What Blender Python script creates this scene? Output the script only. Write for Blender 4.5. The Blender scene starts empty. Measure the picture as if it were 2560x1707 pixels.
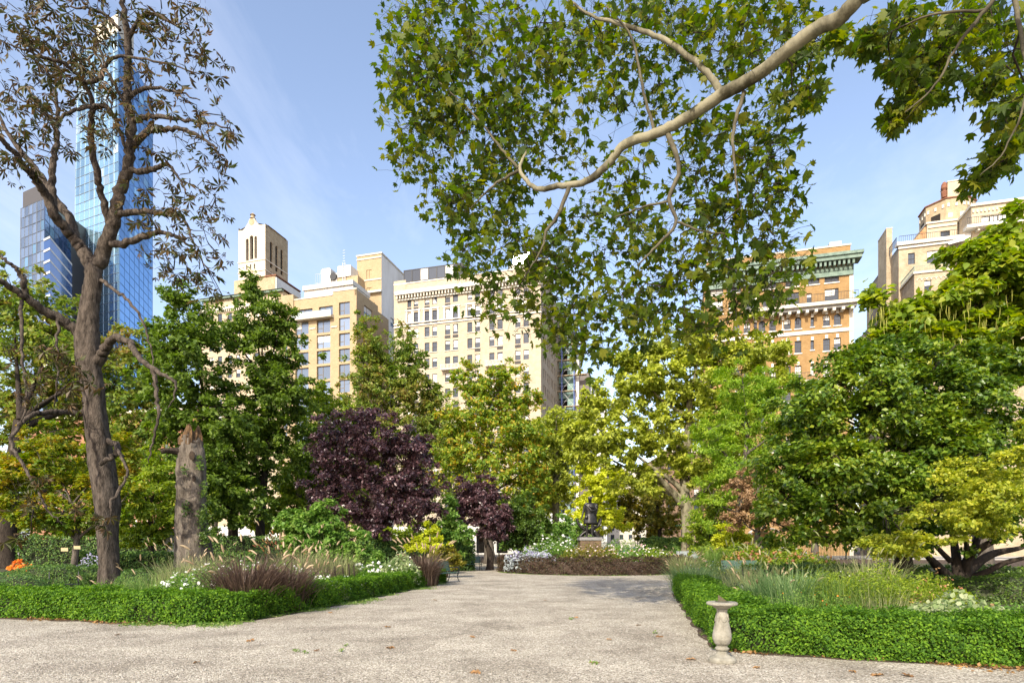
import bpy, math, random
import numpy as np
from mathutils import Vector, Matrix

sc = bpy.context.scene
R = math.radians
rng = np.random.default_rng(7)
random.seed(7)

# ------------------------------------------------------------------ camera, sky, sun, exposure
EYE, F, CX, HY = 1.6, 600.0, 512.0, 546.0
cam_d = bpy.data.cameras.new('camera')
cam = bpy.data.objects.new('camera', cam_d)
sc.collection.objects.link(cam)
cam.location = (0, 0, EYE)
cam.rotation_euler = (R(90), 0, 0)
cam_d.sensor_width = 36.0
cam_d.lens = 36.0 * F / 1024.0
cam_d.shift_y = (HY - 341.0) / 1024.0
cam_d.clip_start = 0.1
cam_d.clip_end = 3000.0
sc.camera = cam

SUN = Vector((-0.30, -0.76, 0.60)).normalized()      # towards the sun: behind the camera, a little to its left
w = bpy.data.worlds.new('World')
sc.world = w
w.use_nodes = True
wn, wl = w.node_tree.nodes, w.node_tree.links
for n_ in list(wn): wn.remove(n_)
def wnode(t, **kw):
    n = wn.new(t)
    for k, v in kw.items(): setattr(n, k, v)
    return n
w_out = wnode('ShaderNodeOutputWorld'); w_bg = wnode('ShaderNodeBackground')
sky = wnode('ShaderNodeTexSky', sky_type='NISHITA', sun_disc=False)
sky.sun_elevation = math.asin(SUN.z)
sky.sun_rotation = math.atan2(SUN.x, SUN.y)
sky.altitude = 50; sky.air_density = 1.0; sky.dust_density = 1.2; sky.ozone_density = 1.5
w_bg.inputs['Strength'].default_value = 0.14
# thin high cirrus: streaky noise on the sky plane
tc = wnode('ShaderNodeTexCoord'); sep = wnode('ShaderNodeSeparateXYZ')
wl.new(tc.outputs['Generated'], sep.inputs[0])
zc = wnode('ShaderNodeMath', operation='MAXIMUM'); zc.inputs[1].default_value = 0.03
wl.new(sep.outputs['Z'], zc.inputs[0])
dx = wnode('ShaderNodeMath', operation='DIVIDE'); dy = wnode('ShaderNodeMath', operation='DIVIDE')
wl.new(sep.outputs['X'], dx.inputs[0]); wl.new(zc.outputs[0], dx.inputs[1])
wl.new(sep.outputs['Y'], dy.inputs[0]); wl.new(zc.outputs[0], dy.inputs[1])
cmb = wnode('ShaderNodeCombineXYZ'); wl.new(dx.outputs[0], cmb.inputs[0]); wl.new(dy.outputs[0], cmb.inputs[1])
mp = wnode('ShaderNodeMapping'); wl.new(cmb.outputs[0], mp.inputs['Vector'])
mp.inputs['Location'].default_value = (0.35, 0.15, 0.0)
mp.inputs['Rotation'].default_value = (0, 0, R(32)); mp.inputs['Scale'].default_value = (1.2, 0.6, 1.0)
nz = wnode('ShaderNodeTexNoise'); nz.inputs['Scale'].default_value = 1.35; nz.inputs['Detail'].default_value = 9
nz.inputs['Roughness'].default_value = 0.62; nz.inputs['Distortion'].default_value = 0.5
wl.new(mp.outputs[0], nz.inputs['Vector'])
cr = wnode('ShaderNodeValToRGB'); cr.color_ramp.elements[0].position = 0.50; cr.color_ramp.elements[1].position = 0.98
cr.color_ramp.elements[1].color = (0.5, 0.5, 0.5, 1)
wl.new(nz.outputs['Fac'], cr.inputs['Fac'])
tint = wnode('ShaderNodeMix', data_type='RGBA', blend_type='MULTIPLY'); tint.inputs[0].default_value = 1.0
wl.new(sky.outputs[0], tint.inputs[6]); tint.inputs[7].default_value = (1.66, 1.44, 1.32, 1)
mixc = wnode('ShaderNodeMix', data_type='RGBA')
wl.new(cr.outputs['Color'], mixc.inputs[0]); wl.new(tint.outputs[2], mixc.inputs[6])
mixc.inputs[7].default_value = (5.6, 5.8, 6.6, 1)
wl.new(mixc.outputs[2], w_bg.inputs['Color']); wl.new(w_bg.outputs[0], w_out.inputs[0])

sun_d = bpy.data.lights.new('sun', 'SUN'); sun_d.energy = 3.9; sun_d.angle = R(0.53); sun_d.color = (1.0, 0.915, 0.75)
sun = bpy.data.objects.new('sun', sun_d); sc.collection.objects.link(sun)
sun.rotation_euler = SUN.to_track_quat('Z', 'Y').to_euler()

sc.view_settings.view_transform = 'Standard'
sc.view_settings.look = 'None'
sc.view_settings.gamma = 1.0
sc.view_settings.use_curve_mapping = False
sc.view_settings.exposure = 0.82
sc.cycles.max_bounces = 8; sc.cycles.diffuse_bounces = 4; sc.cycles.transmission_bounces = 6; sc.cycles.transparent_max_bounces = 8
sc.cycles.use_denoising = True

# ------------------------------------------------------------------ places and helpers
def W(px, py, Y):                      # the point Y metres ahead that stands at these coordinates of the view
    return np.array([(px - CX) / F * Y, Y, EYE + (HY - py) / F * Y])
def G(px, py):                         # the ground point there
    Y = F * EYE / (py - HY)
    return np.array([(px - CX) / F * Y, Y, 0.0])
def GX(px, Y): return (px - CX) / F * Y

def link(o, parent=None):
    sc.collection.objects.link(o)
    if parent is not None: o.parent = parent
    return o
def tag(o, label=None, cat=None, group=None, kind=None):
    if label: o['label'] = label
    if cat: o['category'] = cat
    if group: o['group'] = group
    if kind: o['kind'] = kind
    return o
def thing(name, loc, label, cat, group=None, rz=0.0):
    o = link(bpy.data.objects.new(name, None))
    o.location = [float(v) for v in loc]; o.rotation_euler = (0, 0, rz); o.empty_display_size = 0.3
    return tag(o, label, cat, group)

class Geo:                             # gathers shapes, then links them as ONE mesh object
    def __init__(s): s.V = []; s.Fc = []; s.n = 0
    def add(s, v, f):
        v = np.asarray(v, dtype=float).reshape(-1, 3)
        s.V.append(v); s.Fc += [tuple(i + s.n for i in q) for q in f]; s.n += len(v); return s
    def box(s, x0, x1, y0, y1, z0, z1):
        v = [(x0,y0,z0),(x1,y0,z0),(x1,y1,z0),(x0,y1,z0),(x0,y0,z1),(x1,y0,z1),(x1,y1,z1),(x0,y1,z1)]
        return s.add(v, [(3,2,1,0),(4,5,6,7),(0,1,5,4),(1,2,6,5),(2,3,7,6),(3,0,4,7)])
    def quad(s, a, b, c, d): return s.add([a,b,c,d], [(0,1,2,3)])
    def tube(s, pts, rad, k=6, cap=True):
        P = np.asarray(pts, float); m = len(P); r = np.broadcast_to(np.asarray(rad, float), (m,))
        T = np.gradient(P, axis=0); T /= np.linalg.norm(T, axis=1, keepdims=True) + 1e-9
        ref = np.array([0.0, 0, 1]) if abs(T[0][2]) < 0.9 else np.array([1.0, 0, 0])
        U = np.cross(T, ref); U /= np.linalg.norm(U, axis=1, keepdims=True) + 1e-9
        Vv = np.cross(T, U)
        a = np.linspace(0, 2 * np.pi, k, endpoint=False)
        ring = P[:, None, :] + r[:, None, None] * (np.cos(a)[None, :, None] * U[:, None, :] + np.sin(a)[None, :, None] * Vv[:, None, :])
        f = []
        for i in range(m - 1):
            for j in range(k):
                j2 = (j + 1) % k
                f.append((i*k + j, i*k + j2, (i+1)*k + j2, (i+1)*k + j))
        if cap and k > 2:
            f.append(tuple(range(k-1, -1, -1))); f.append(tuple((m-1)*k + j for j in range(k)))
        return s.add(ring.reshape(-1, 3), f)
    def lathe(s, prof, k=20, cx=0.0, cy=0.0, sx=1.0, sy=1.0, fold=None):
        v = []; f = []
        for (r, z) in prof:
            for j in range(k):
                a = 2 * math.pi * j / k
                rr = r * (1 + (fold(a, z) if fold else 0))
                v.append((cx + rr * sx * math.cos(a), cy + rr * sy * math.sin(a), z))
        m = len(prof)
        for i in range(m - 1):
            for j in range(k):
                j2 = (j + 1) % k
                f.append((i*k + j, i*k + j2, (i+1)*k + j2, (i+1)*k + j))
        f.append(tuple(range(k-1, -1, -1))); f.append(tuple((m-1)*k + j for j in range(k)))
        return s.add(v, f)
    def mesh(s, name, off=None):
        V = np.concatenate(s.V) if s.V else np.zeros((0, 3))
        if off is not None: V = V - np.asarray(off)
        me = bpy.data.meshes.new(name); me.from_pydata(V.tolist(), [], s.Fc); me.update()
        return me
    def build(s, name, mat, parent=None, off=None, smooth=False):
        me = s.mesh(name, off)
        if mat: me.materials.append(mat)
        if smooth:
            me.polygons.foreach_set('use_smooth', [True] * len(me.polygons))
        return link(bpy.data.objects.new(name, me), parent)
def mesh_obj(name, me, mat, parent=None, loc=None):
    if mat and not me.materials: me.materials.append(mat)
    o = link(bpy.data.objects.new(name, me), parent)
    if loc is not None: o.location = [float(v) for v in loc]
    return o
def copy_tree(o, parent=None):
    c = o.copy(); link(c, parent)
    for ch in list(o.children): copy_tree(ch, c)
    return c

# ------------------------------------------------------------------ materials
def mk(name):
    m = bpy.data.materials.new(name); m.use_nodes = True
    return m, m.node_tree.nodes, m.node_tree.links, m.node_tree.nodes['Principled BSDF']
def c4(c): return (c[0], c[1], c[2], 1.0)
def mat(name, a, b=None, scale=4.0, rough=0.8, bump=0.0, bscale=None, metal=0.0, detail=5, spec=0.4, stretch=None, lo=0.35, hi=0.65):
    m, N, L, P = mk(name)
    P.inputs['Roughness'].default_value = rough; P.inputs['Metallic'].default_value = metal
    P.inputs['Specular IOR Level'].default_value = spec
    P.inputs['Base Color'].default_value = c4(a)
    t = N.new('ShaderNodeTexCoord'); src = t.outputs['Object']
    if stretch:
        mpp = N.new('ShaderNodeMapping'); mpp.inputs['Scale'].default_value = stretch; L.new(src, mpp.inputs[0]); src = mpp.outputs[0]
    if b is not None:
        n = N.new('ShaderNodeTexNoise'); n.inputs['Scale'].default_value = scale; n.inputs['Detail'].default_value = detail
        n.inputs['Roughness'].default_value = 0.65
        L.new(src, n.inputs['Vector'])
        r = N.new('ShaderNodeValToRGB'); r.color_ramp.elements[0].color = c4(a); r.color_ramp.elements[1].color = c4(b)
        r.color_ramp.elements[0].position = lo; r.color_ramp.elements[1].position = hi
        L.new(n.outputs['Fac'], r.inputs['Fac']); L.new(r.outputs['Color'], P.inputs['Base Color'])
    if bump:
        n2 = N.new('ShaderNodeTexNoise'); n2.inputs['Scale'].default_value = bscale or scale * 3; n2.inputs['Detail'].default_value = 6
        L.new(src, n2.inputs['Vector'])
        bp = N.new('ShaderNodeBump'); bp.inputs['Strength'].default_value = bump; bp.inputs['Distance'].default_value = 0.05
        L.new(n2.outputs['Fac'], bp.inputs['Height']); L.new(bp.outputs[0], P.inputs['Normal'])
    return m
def brickmat(name, a, b, mortar, bw=0.42, bh=0.16, soot=0.25, axes=False):
    """brick bond with colour scatter and weathering; axes=True for walls that run along local y"""
    m, N, L, P = mk(name); P.inputs['Roughness'].default_value = 0.9; P.inputs['Specular IOR Level'].default_value = 0.2
    t = N.new('ShaderNodeTexCoord'); s = N.new('ShaderNodeSeparateXYZ'); L.new(t.outputs['Object'], s.inputs[0])
    ad = N.new('ShaderNodeMath'); ad.operation = 'ADD'; L.new(s.outputs['X'], ad.inputs[0]); L.new(s.outputs['Y'], ad.inputs[1])
    cb = N.new('ShaderNodeCombineXYZ'); L.new(ad.outputs[0], cb.inputs[0]); L.new(s.outputs['Z'], cb.inputs[1])
    br = N.new('ShaderNodeTexBrick'); L.new(cb.outputs[0], br.inputs['Vector'])
    br.inputs['Scale'].default_value = 1.0; br.inputs['Brick Width'].default_value = bw; br.inputs['Row Height'].default_value = bh
    br.inputs['Mortar Size'].default_value = 0.016; br.inputs['Color1'].default_value = c4(a); br.inputs['Color2'].default_value = c4(b)
    br.inputs['Mortar'].default_value = c4(mortar)
    n = N.new('ShaderNodeTexNoise'); n.inputs['Scale'].default_value = 0.55; n.inputs['Detail'].default_value = 10; n.inputs['Roughness'].default_value = 0.82
    L.new(t.outputs['Object'], n.inputs['Vector'])
    mx = N.new('ShaderNodeMix'); mx.data_type = 'RGBA'; mx.blend_type = 'MULTIPLY'
    r = N.new('ShaderNodeValToRGB'); r.color_ramp.elements[0].position = 0.3; r.color_ramp.elements[1].position = 0.6
    r.color_ramp.elements[0].color = (1 - soot * 1.5, 1 - soot * 1.65, 1 - soot * 1.8, 1); r.color_ramp.elements[1].color = (1, 1, 1, 1)
    L.new(n.outputs['Fac'], r.inputs[0]); mx.inputs[0].default_value = 1.0
    L.new(br.outputs['Color'], mx.inputs[6]); L.new(r.outputs[0], mx.inputs[7]); L.new(mx.outputs[2], P.inputs['Base Color'])
    return m
def glassmat(name, base=(0.05, 0.07, 0.09), rough=0.06, metal=0.0, spec=0.8, wob=0.0):
    m, N, L, P = mk(name)
    P.inputs['Base Color'].default_value = c4(base); P.inputs['Roughness'].default_value = rough
    P.inputs['Metallic'].default_value = metal; P.inputs['Specular IOR Level'].default_value = spec
    o = N.new('ShaderNodeObjectInfo'); hs = N.new('ShaderNodeHueSaturation')
    mr = N.new('ShaderNodeMapRange'); mr.inputs[3].default_value = 0.65; mr.inputs[4].default_value = 1.35
    L.new(o.outputs['Random'], mr.inputs[0]); L.new(mr.outputs[0], hs.inputs['Value'])
    hs.inputs['Color'].default_value = c4(base); L.new(hs.outputs[0], P.inputs['Base Color'])
    return m
def leafmat(name, cols, trans=0.38, rough=0.5, spec=0.3, big=0.35, bscale=0.6, gain=1.0):
    """leaf colours scattered per leaf and drifting through the crown; light passes through the blades"""
    m, N, L, P = mk(name); cols = [tuple(v * gain for v in c) for c in cols]
    g = N.new('ShaderNodeNewGeometry'); r = N.new('ShaderNodeValToRGB'); e = r.color_ramp.elements
    t = N.new('ShaderNodeTexCoord'); n = N.new('ShaderNodeTexNoise'); n.inputs['Scale'].default_value = bscale; n.inputs['Detail'].default_value = 3
    L.new(t.outputs['Object'], n.inputs['Vector'])
    n2 = N.new('ShaderNodeMapRange'); n2.inputs[1].default_value = 0.3; n2.inputs[2].default_value = 0.7; L.new(n.outputs['Fac'], n2.inputs[0])
    mx = N.new('ShaderNodeMix'); mx.inputs[0].default_value = big
    oi = N.new('ShaderNodeObjectInfo'); ad = N.new('ShaderNodeMath'); ad.operation = 'ADD'; fr = N.new('ShaderNodeMath'); fr.operation = 'FRACT'
    L.new(g.outputs['Random Per Island'], ad.inputs[0]); L.new(oi.outputs['Random'], ad.inputs[1]); L.new(ad.outputs[0], fr.inputs[0])
    L.new(fr.outputs[0], mx.inputs[2]); L.new(n2.outputs[0], mx.inputs[3])
    k = len(cols)
    e[0].position = 0.12; e[0].color = c4(cols[0]); e[1].position = 0.88; e[1].color = c4(cols[-1])
    for i in range(1, k - 1):
        q = e.new(0.12 + 0.76 * i / (k - 1)); q.color = c4(cols[i])
    L.new(mx.outputs[0], r.inputs[0])
    L.new(r.outputs[0], P.inputs['Base Color']); P.inputs['Roughness'].default_value = rough; P.inputs['Specular IOR Level'].default_value = spec
    tr = N.new('ShaderNodeBsdfTranslucent'); hs = N.new('ShaderNodeHueSaturation'); hs.inputs['Value'].default_value = 1.7; hs.inputs['Saturation'].default_value = 1.1
    hs.inputs['Hue'].default_value = 0.503
    L.new(r.outputs[0], hs.inputs['Color']); L.new(hs.outputs[0], tr.inputs['Color'])
    ms = N.new('ShaderNodeMixShader'); ms.inputs[0].default_value = trans
    L.new(P.outputs[0], ms.inputs[1]); L.new(tr.outputs[0], ms.inputs[2])
    L.new(ms.outputs[0], N['Material Output'].inputs['Surface'])
    return m
# ------------------------------------------------------------------ ground, paths, street
M = {}
M['soil'] = mat('soil', (0.035, 0.022, 0.014), (0.09, 0.058, 0.035), 3.0, 0.95, 0.6, 18)
M['asphalt'] = mat('asphalt', (0.045, 0.045, 0.048), (0.065, 0.063, 0.06), 2.0, 0.9, 0.2, 40)
M['pavement'] = mat('pavement', (0.28, 0.27, 0.25), (0.36, 0.34, 0.31), 1.2, 0.9, 0.15, 20)
M['kerb'] = mat('kerb_stone', (0.25, 0.25, 0.25), (0.33, 0.32, 0.3), 3, 0.85)
M['stone'] = mat('pale_stone', (0.50, 0.46, 0.38), (0.60, 0.56, 0.47), 2.0, 0.85, 0.1)
M['white_stone'] = mat('white_stone', (0.54, 0.52, 0.46), (0.64, 0.62, 0.57), 0.6, 0.85)
M['iron'] = mat('black_iron', (0.012, 0.013, 0.015), None, rough=0.5)
M['dark_metal'] = mat('dark_metal', (0.03, 0.03, 0.032), None, rough=0.45)
M['steel'] = mat('steel', (0.45, 0.46, 0.48), None, rough=0.35, metal=0.7)
M['copper'] = mat('verdigris', (0.10, 0.155, 0.125), (0.19, 0.26, 0.21), 1.5, 0.7)
M['glass'] = glassmat('window_glass', (0.045, 0.055, 0.07), 0.06, spec=0.55)
M['blind'] = mat('window_blind', (0.70, 0.69, 0.64), (0.60, 0.58, 0.54), 0.8, 0.8)
M['ac'] = mat('ac_grille', (0.035, 0.03, 0.028), None, rough=0.6)

def gravelmat():
    m, N, L, P = mk('gravel')
    P.inputs['Roughness'].default_value = 0.92; P.inputs['Specular IOR Level'].default_value = 0.25
    t = N.new('ShaderNodeTexCoord')
    v = N.new('ShaderNodeTexVoronoi'); v.inputs['Scale'].default_value = 52; L.new(t.outputs['Object'], v.inputs['Vector'])
    s = N.new('ShaderNodeSeparateColor'); L.new(v.outputs['Color'], s.inputs[0])
    r = N.new('ShaderNodeValToRGB'); e = r.color_ramp.elements
    e[0].position = 0.0; e[0].color = (0.09, 0.083, 0.072, 1); e[1].position = 1.0; e[1].color = (0.68, 0.655, 0.60, 1)
    for p_, c_ in ((0.2, (0.28, 0.255, 0.215)), (0.45, (0.40, 0.375, 0.325)), (0.65, (0.34, 0.31, 0.26)), (0.85, (0.51, 0.485, 0.43))):
        q = e.new(p_); q.color = c4(c_)
    L.new(s.outputs[0], r.inputs[0])
    n = N.new('ShaderNodeTexNoise'); n.inputs['Scale'].default_value = 0.7; n.inputs['Detail'].default_value = 9; n.inputs['Roughness'].default_value = 0.7
    L.new(t.outputs['Object'], n.inputs['Vector'])
    r2 = N.new('ShaderNodeValToRGB'); r2.color_ramp.elements[0].position = 0.28; r2.color_ramp.elements[1].position = 0.6
    r2.color_ramp.elements[0].color = (0.55, 0.50, 0.44, 1); r2.color_ramp.elements[1].color = (1.22, 1.17, 1.08, 1)
    L.new(n.outputs['Fac'], r2.inputs[0])
    mx = N.new('ShaderNodeMix'); mx.data_type = 'RGBA'; mx.blend_type = 'MULTIPLY'; mx.inputs[0].default_value = 1.0
    L.new(r.outputs[0], mx.inputs[6]); L.new(r2.outputs[0], mx.inputs[7])
    # brown grit and crushed leaf in drifts
    n3 = N.new('ShaderNodeTexNoise'); n3.inputs['Scale'].default_value = 9; n3.inputs['Detail'].default_value = 10; n3.inputs['Roughness'].default_value = 0.8
    L.new(t.outputs['Object'], n3.inputs['Vector'])
    r3 = N.new('ShaderNodeValToRGB'); r3.color_ramp.elements[0].position = 0.57; r3.color_ramp.elements[1].position = 0.68
    L.new(n3.outputs['Fac'], r3.inputs[0])
    sc_ = N.new('ShaderNodeMath'); sc_.operation = 'MULTIPLY'; sc_.inputs[1].default_value = 0.55; L.new(r3.outputs[0], sc_.inputs[0])
    m2 = N.new('ShaderNodeMix'); m2.data_type = 'RGBA'; L.new(sc_.outputs[0], m2.inputs[0]); L.new(mx.outputs[2], m2.inputs[6])
    m2.inputs[7].default_value = (0.16, 0.11, 0.07, 1)
    L.new(m2.outputs[2], P.inputs['Base Color'])
    b = N.new('ShaderNodeBump'); b.inputs['Strength'].default_value = 0.9; b.inputs['Distance'].default_value = 0.02
    iv = N.new('ShaderNodeMath'); iv.operation = 'SUBTRACT'; iv.inputs[0].default_value = 1.0; L.new(v.outputs['Distance'], iv.inputs[1])
    L.new(iv.outputs[0], b.inputs['Height']); L.new(b.outputs[0], P.inputs['Normal'])
    return m
M['gravel'] = gravelmat()
M['bed'] = mat('planting_bed_soil', (0.05, 0.034, 0.02), (0.055, 0.075, 0.02), 1.4, 0.95, 0.7, 25, lo=0.4, hi=0.6)

def sheet(name, pts, z, m, kind='structure'):
    g = Geo(); g.add([(p[0], p[1], z) for p in pts], [tuple(range(len(pts)))])
    return tag(g.build(name, m), kind=kind)
sheet('ground', [(-900, -60), (900, -60), (900, 1500), (-900, 1500)], 0.0, M['soil'])
# gravel forecourt, the walk to the statue and the ring walk round it
RC = np.array([5.25, 39.2]); RR = 6.0
sheet('gravel_path', [(-40, -20), (40, -20), (40, 20), (26, 30), (20, 50), (13, 58), (-5, 58), (-10, 50), (-7, 30), (-14, 20), (-40, 18)], 0.004, M['gravel'])
HL = [np.array(p) for p in ((-19.5, 15.2), (-14.0, 14.1), (-10.2, 13.2), (-8.0, 12.55), (-6.5, 12.35), (-5.75, 12.75), (-5.2, 14.6), (-4.35, 19.0), (-3.0, 27.0))]
HR = [np.array(p) for p in ((5.55, 20.4), (4.6, 16.0), (3.75, 12.0), (3.22, 9.45), (3.55, 9.05), (5.0, 8.45), (7.2, 7.75), (11.0, 6.6))]
sheet('left_flower_bed', [tuple(p) for p in HL] + [(-3.6, 30), (-6.5, 40), (-8, 57), (-60, 57), (-60, 16)], 0.012, M['bed'])
sheet('right_flower_bed', [(6.6, 24)] + [tuple(p) for p in HR] + [(40, 3), (40, 57), (13.5, 57), (13.2, 40), (11.5, 34), (8.2, 29.5)], 0.012, M['bed'])
ang = np.linspace(0, 2 * np.pi, 40, endpoint=False)
sheet('statue_bed', [(RC[0] + 5.6 * math.cos(a), RC[1] + 5.6 * math.sin(a)) for a in ang], 0.012, M['bed'])

# the street runs along the far side of the park, on a slant
SD = np.array([25.0, -7.0]); SD /= np.linalg.norm(SD); SN = np.array([-SD[1], SD[0]])     # along the house fronts; away from us
S0 = np.array([4.8, 112.0])
TH = math.atan2(SD[1], SD[0])
def line_pt(px, d=0.0):                # where this column of the view meets the line d metres behind the house fronts
    L0 = S0 + SN * d; k = (px - CX) / F
    u = (k * L0[1] - L0[0]) / (SD[0] - k * SD[1])
    return L0 + SD * u
def strip(name, d0, d1, z, m):
    a = S0 - SD * 230; b = S0 + SD * 200
    return sheet(name, [a + SN * d0, b + SN * d0, b + SN * d1, a + SN * d1], z, m)
strip('street', -19.0, -6.0, 0.004, M['asphalt'])
def kerbed(name, d0, d1):
    g = Geo(); a = S0 - SD * 230; b = S0 + SD * 200
    q = [a + SN * d0, b + SN * d0, b + SN * d1, a + SN * d1]
    v = [(p[0], p[1], z) for z in (-0.05, 0.13) for p in q]
    g.add(v, [(4,5,6,7),(0,1,5,4),(1,2,6,5),(2,3,7,6),(3,0,4,7)])
    return tag(g.build(name, M['pavement']), kind='structure')
kerbed('far_pavement', -6.0, 3.0); kerbed('park_pavement', -24.0, -19.0)

# ------------------------------------------------------------------ buildings
class Bld:
    """local x runs along the house front (as we see it, to the right), local y goes back, z up"""
    def __init__(s, name, label, cat, pxl, d=0.0, th=TH, at=None, group=None):
        s.dir = np.array([math.cos(th), math.sin(th)]); s.nb = np.array([-math.sin(th), math.cos(th)])
        s.L = np.array(line_pt(pxl, d)) if at is None else np.array(at, float)
        s.root = thing(name, (s.L[0], s.L[1], 0), label, cat, group, th)
        s.cache = {}
    def uz(s, px, py, d=0.0):
        L0 = s.L + s.nb * d; k = (px - CX) / F
        u = (k * L0[1] - L0[0]) / (s.dir[0] - k * s.dir[1])
        Y = L0[1] + u * s.dir[1]
        return u, EYE + (HY - py) / F * Y
    def u(s, px, d=0.0): return s.uz(px, 0, d)[0]
    def z(s, px, py, d=0.0): return s.uz(px, py, d)[1]
    def build(s, g, name, m, smooth=False): return g.build(name, m, s.root, smooth=smooth)
    def box(s, name, m, x0, x1, y0, y1, z0, z1):
        g = Geo(); g.box(x0, x1, y0, y1, z0, z1); return s.build(g, name, m)
    def wall(s, name, m, a0, a1, b0, b1, ops, fm, rev=0.22, arch=()):
        """a wall face with real openings; fm(a, depth, b) places it"""
        g = Geo()
        ops = [o for o in ops if o[0] > a0 + 0.02 and o[1] < a1 - 0.02 and o[2] > b0 + 0.02 and o[3] < b1 - 0.02]
        A = sorted({a0, a1, *[round(o[0], 4) for o in ops], *[round(o[1], 4) for o in ops]})
        B = sorted({b0, b1, *[round(o[2], 4) for o in ops], *[round(o[3], 4) for o in ops]})
        hole = np.zeros((len(A) - 1, len(B) - 1), bool)
        for o in ops:
            i0, i1 = A.index(round(o[0], 4)), A.index(round(o[1], 4)); j0, j1 = B.index(round(o[2], 4)), B.index(round(o[3], 4))
            hole[i0:i1, j0:j1] = True
        vid = {}
        V = []
        def v(i, j):
            if (i, j) not in vid: vid[(i, j)] = len(V); V.append(fm(A[i], 0.0, B[j]))
            return vid[(i, j)]
        Fc = []
        for j in range(len(B) - 1):
            i = 0
            while i < len(A) - 1:
                if not hole[i, j]: Fc.append((v(i, j), v(i+1, j), v(i+1, j+1), v(i, j+1)))
                i += 1
        g.add(V, Fc)
        for o in ops:
            x0, x1, z0, z1 = o[:4]
            c = [(x0, z0), (x1, z0), (x1, z1), (x0, z1)]
            for q in range(4):
                p, r = c[q], c[(q + 1) % 4]
                g.quad(fm(p[0], 0, p[1]), fm(r[0], 0, r[1]), fm(r[0], rev, r[1]), fm(p[0], rev, p[1]))
            if len(o) > 4 and o[4] == 'arch':
                r = (x1 - x0) / 2; xm = (x0 + x1) / 2; n = 7
                arc = [(xm - r * math.cos(t), z1 - r + r * math.sin(t)) for t in np.linspace(0, math.pi, 2 * n - 1)]
                left = [(x0, z1)] + arc[:n]; right = [(x1, z1)] + arc[n-1:][::-1]
                for poly in (left, right):
                    g.add([fm(p[0], 0.0, p[1]) for p in poly], [tuple(range(len(poly)))])
                for p, q in zip(arc[:-1], arc[1:]):
                    g.quad(fm(p[0], 0, p[1]), fm(q[0], 0, q[1]), fm(q[0], rev, q[1]), fm(p[0], rev, p[1]))
        return s.build(g, name, m)
    def front(s, name, m, a0, a1, b0, b1, ops=(), d=0.0, rev=0.22):
        return s.wall(name, m, a0, a1, b0, b1, ops, lambda a, e, b: (a, d + e, b), rev)
    def right(s, name, m, x, d0, d1, b0, b1, ops=(), rev=0.22):
        return s.wall(name, m, d0, d1, b0, b1, ops, lambda a, e, b: (x - e, a, b), rev)
    def left(s, name, m, x, d0, d1, b0, b1, ops=(), rev=0.22):
        return s.wall(name, m, d0, d1, b0, b1, ops, lambda a, e, b: (x + e, a, b), rev)
    def window(s, x, z, w, h, d=0.0, fm=None, style='sash', nx=1, nz=1, rz=0.0, pos=None, glass=None, frame=None, blind=0.5):
        """frame > pane (> nothing); a drawn blind hangs behind some of the panes"""
        key = (round(w, 2), round(h, 2), style, nx, nz)
        w, h = key[0], key[1]
        if key not in s.cache:
            t = min(0.09, w * 0.08); g = Geo()
            g.box(0, t, 0, .08, 0, h); g.box(w - t, w, 0, .08, 0, h); g.box(t, w - t, 0, .08, 0, t); g.box(t, w - t, 0, .08, h - t, h)
            if style == 'sash': g.box(t, w - t, 0.015, .075, h * .48, h * .48 + t * .9)
            b = 0.035
            for i in range(1, nx): g.box(w * i / nx - b, w * i / nx + b, 0.02, .07, t, h - t)
            for j in range(1, nz): g.box(t, w - t, 0.022, .068, h * j / nz - b, h * j / nz + b)
            if style == 'case': g.box(w * .42 - .05, w * .42 + .05, .01, .078, t, h - t); g.box(t, w * .42 - .05, 0.012, .075, h * .36, h * .36 + .09)
            gp = Geo(); gp.quad((t, 0, t), (w - t, 0, t), (w - t, 0, h - t), (t, 0, h - t))
            gb = Geo(); gb.quad((t, 0, 0), (w - t, 0, 0), (w - t, 0, 1), (t, 0, 1))
            s.cache[key] = (g.mesh('window'), gp.mesh('pane'), gb.mesh('blind'))
        me, mp_, mb = s.cache[key]
        o = mesh_obj('window', me, frame or M['dark_metal'], s.root)
        o.location = (x, d + 0.13, z) if pos is None else pos
        o.rotation_euler = (0, 0, rz)
        p = mesh_obj('pane', mp_, glass or M['glass'], o); p.location = (0, 0.05, 0)
        p.rotation_euler = (random.uniform(-.012, .012), 0, random.uniform(-.02, .02))
        if random.random() < blind:
            q = mesh_obj('blind', mb, M['blind'], o)
            hh = h * random.choice((.3, .45, .5, .5, .7, .9)); q.location = (0, 0.035, h - hh); q.scale = (1, 1, hh)
        return o
    def iron_rail(s, name, x0, x1, y, z, h=1.0, step=0.16, m=None):
        g = Geo(); g.box(x0, x1, y - .03, y + .03, z + h - .06, z + h); g.box(x0, x1, y - .02, y + .02, z + .08, z + .13)
        n = max(2, int((x1 - x0) / step))
        for i in range(n + 1):
            x = x0 + (x1 - x0) * i / n; g.box(x - .018, x + .018, y - .018, y + .018, z + .02, z + h - .03)
        return s.build(g, name, m or M['iron'])

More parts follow.
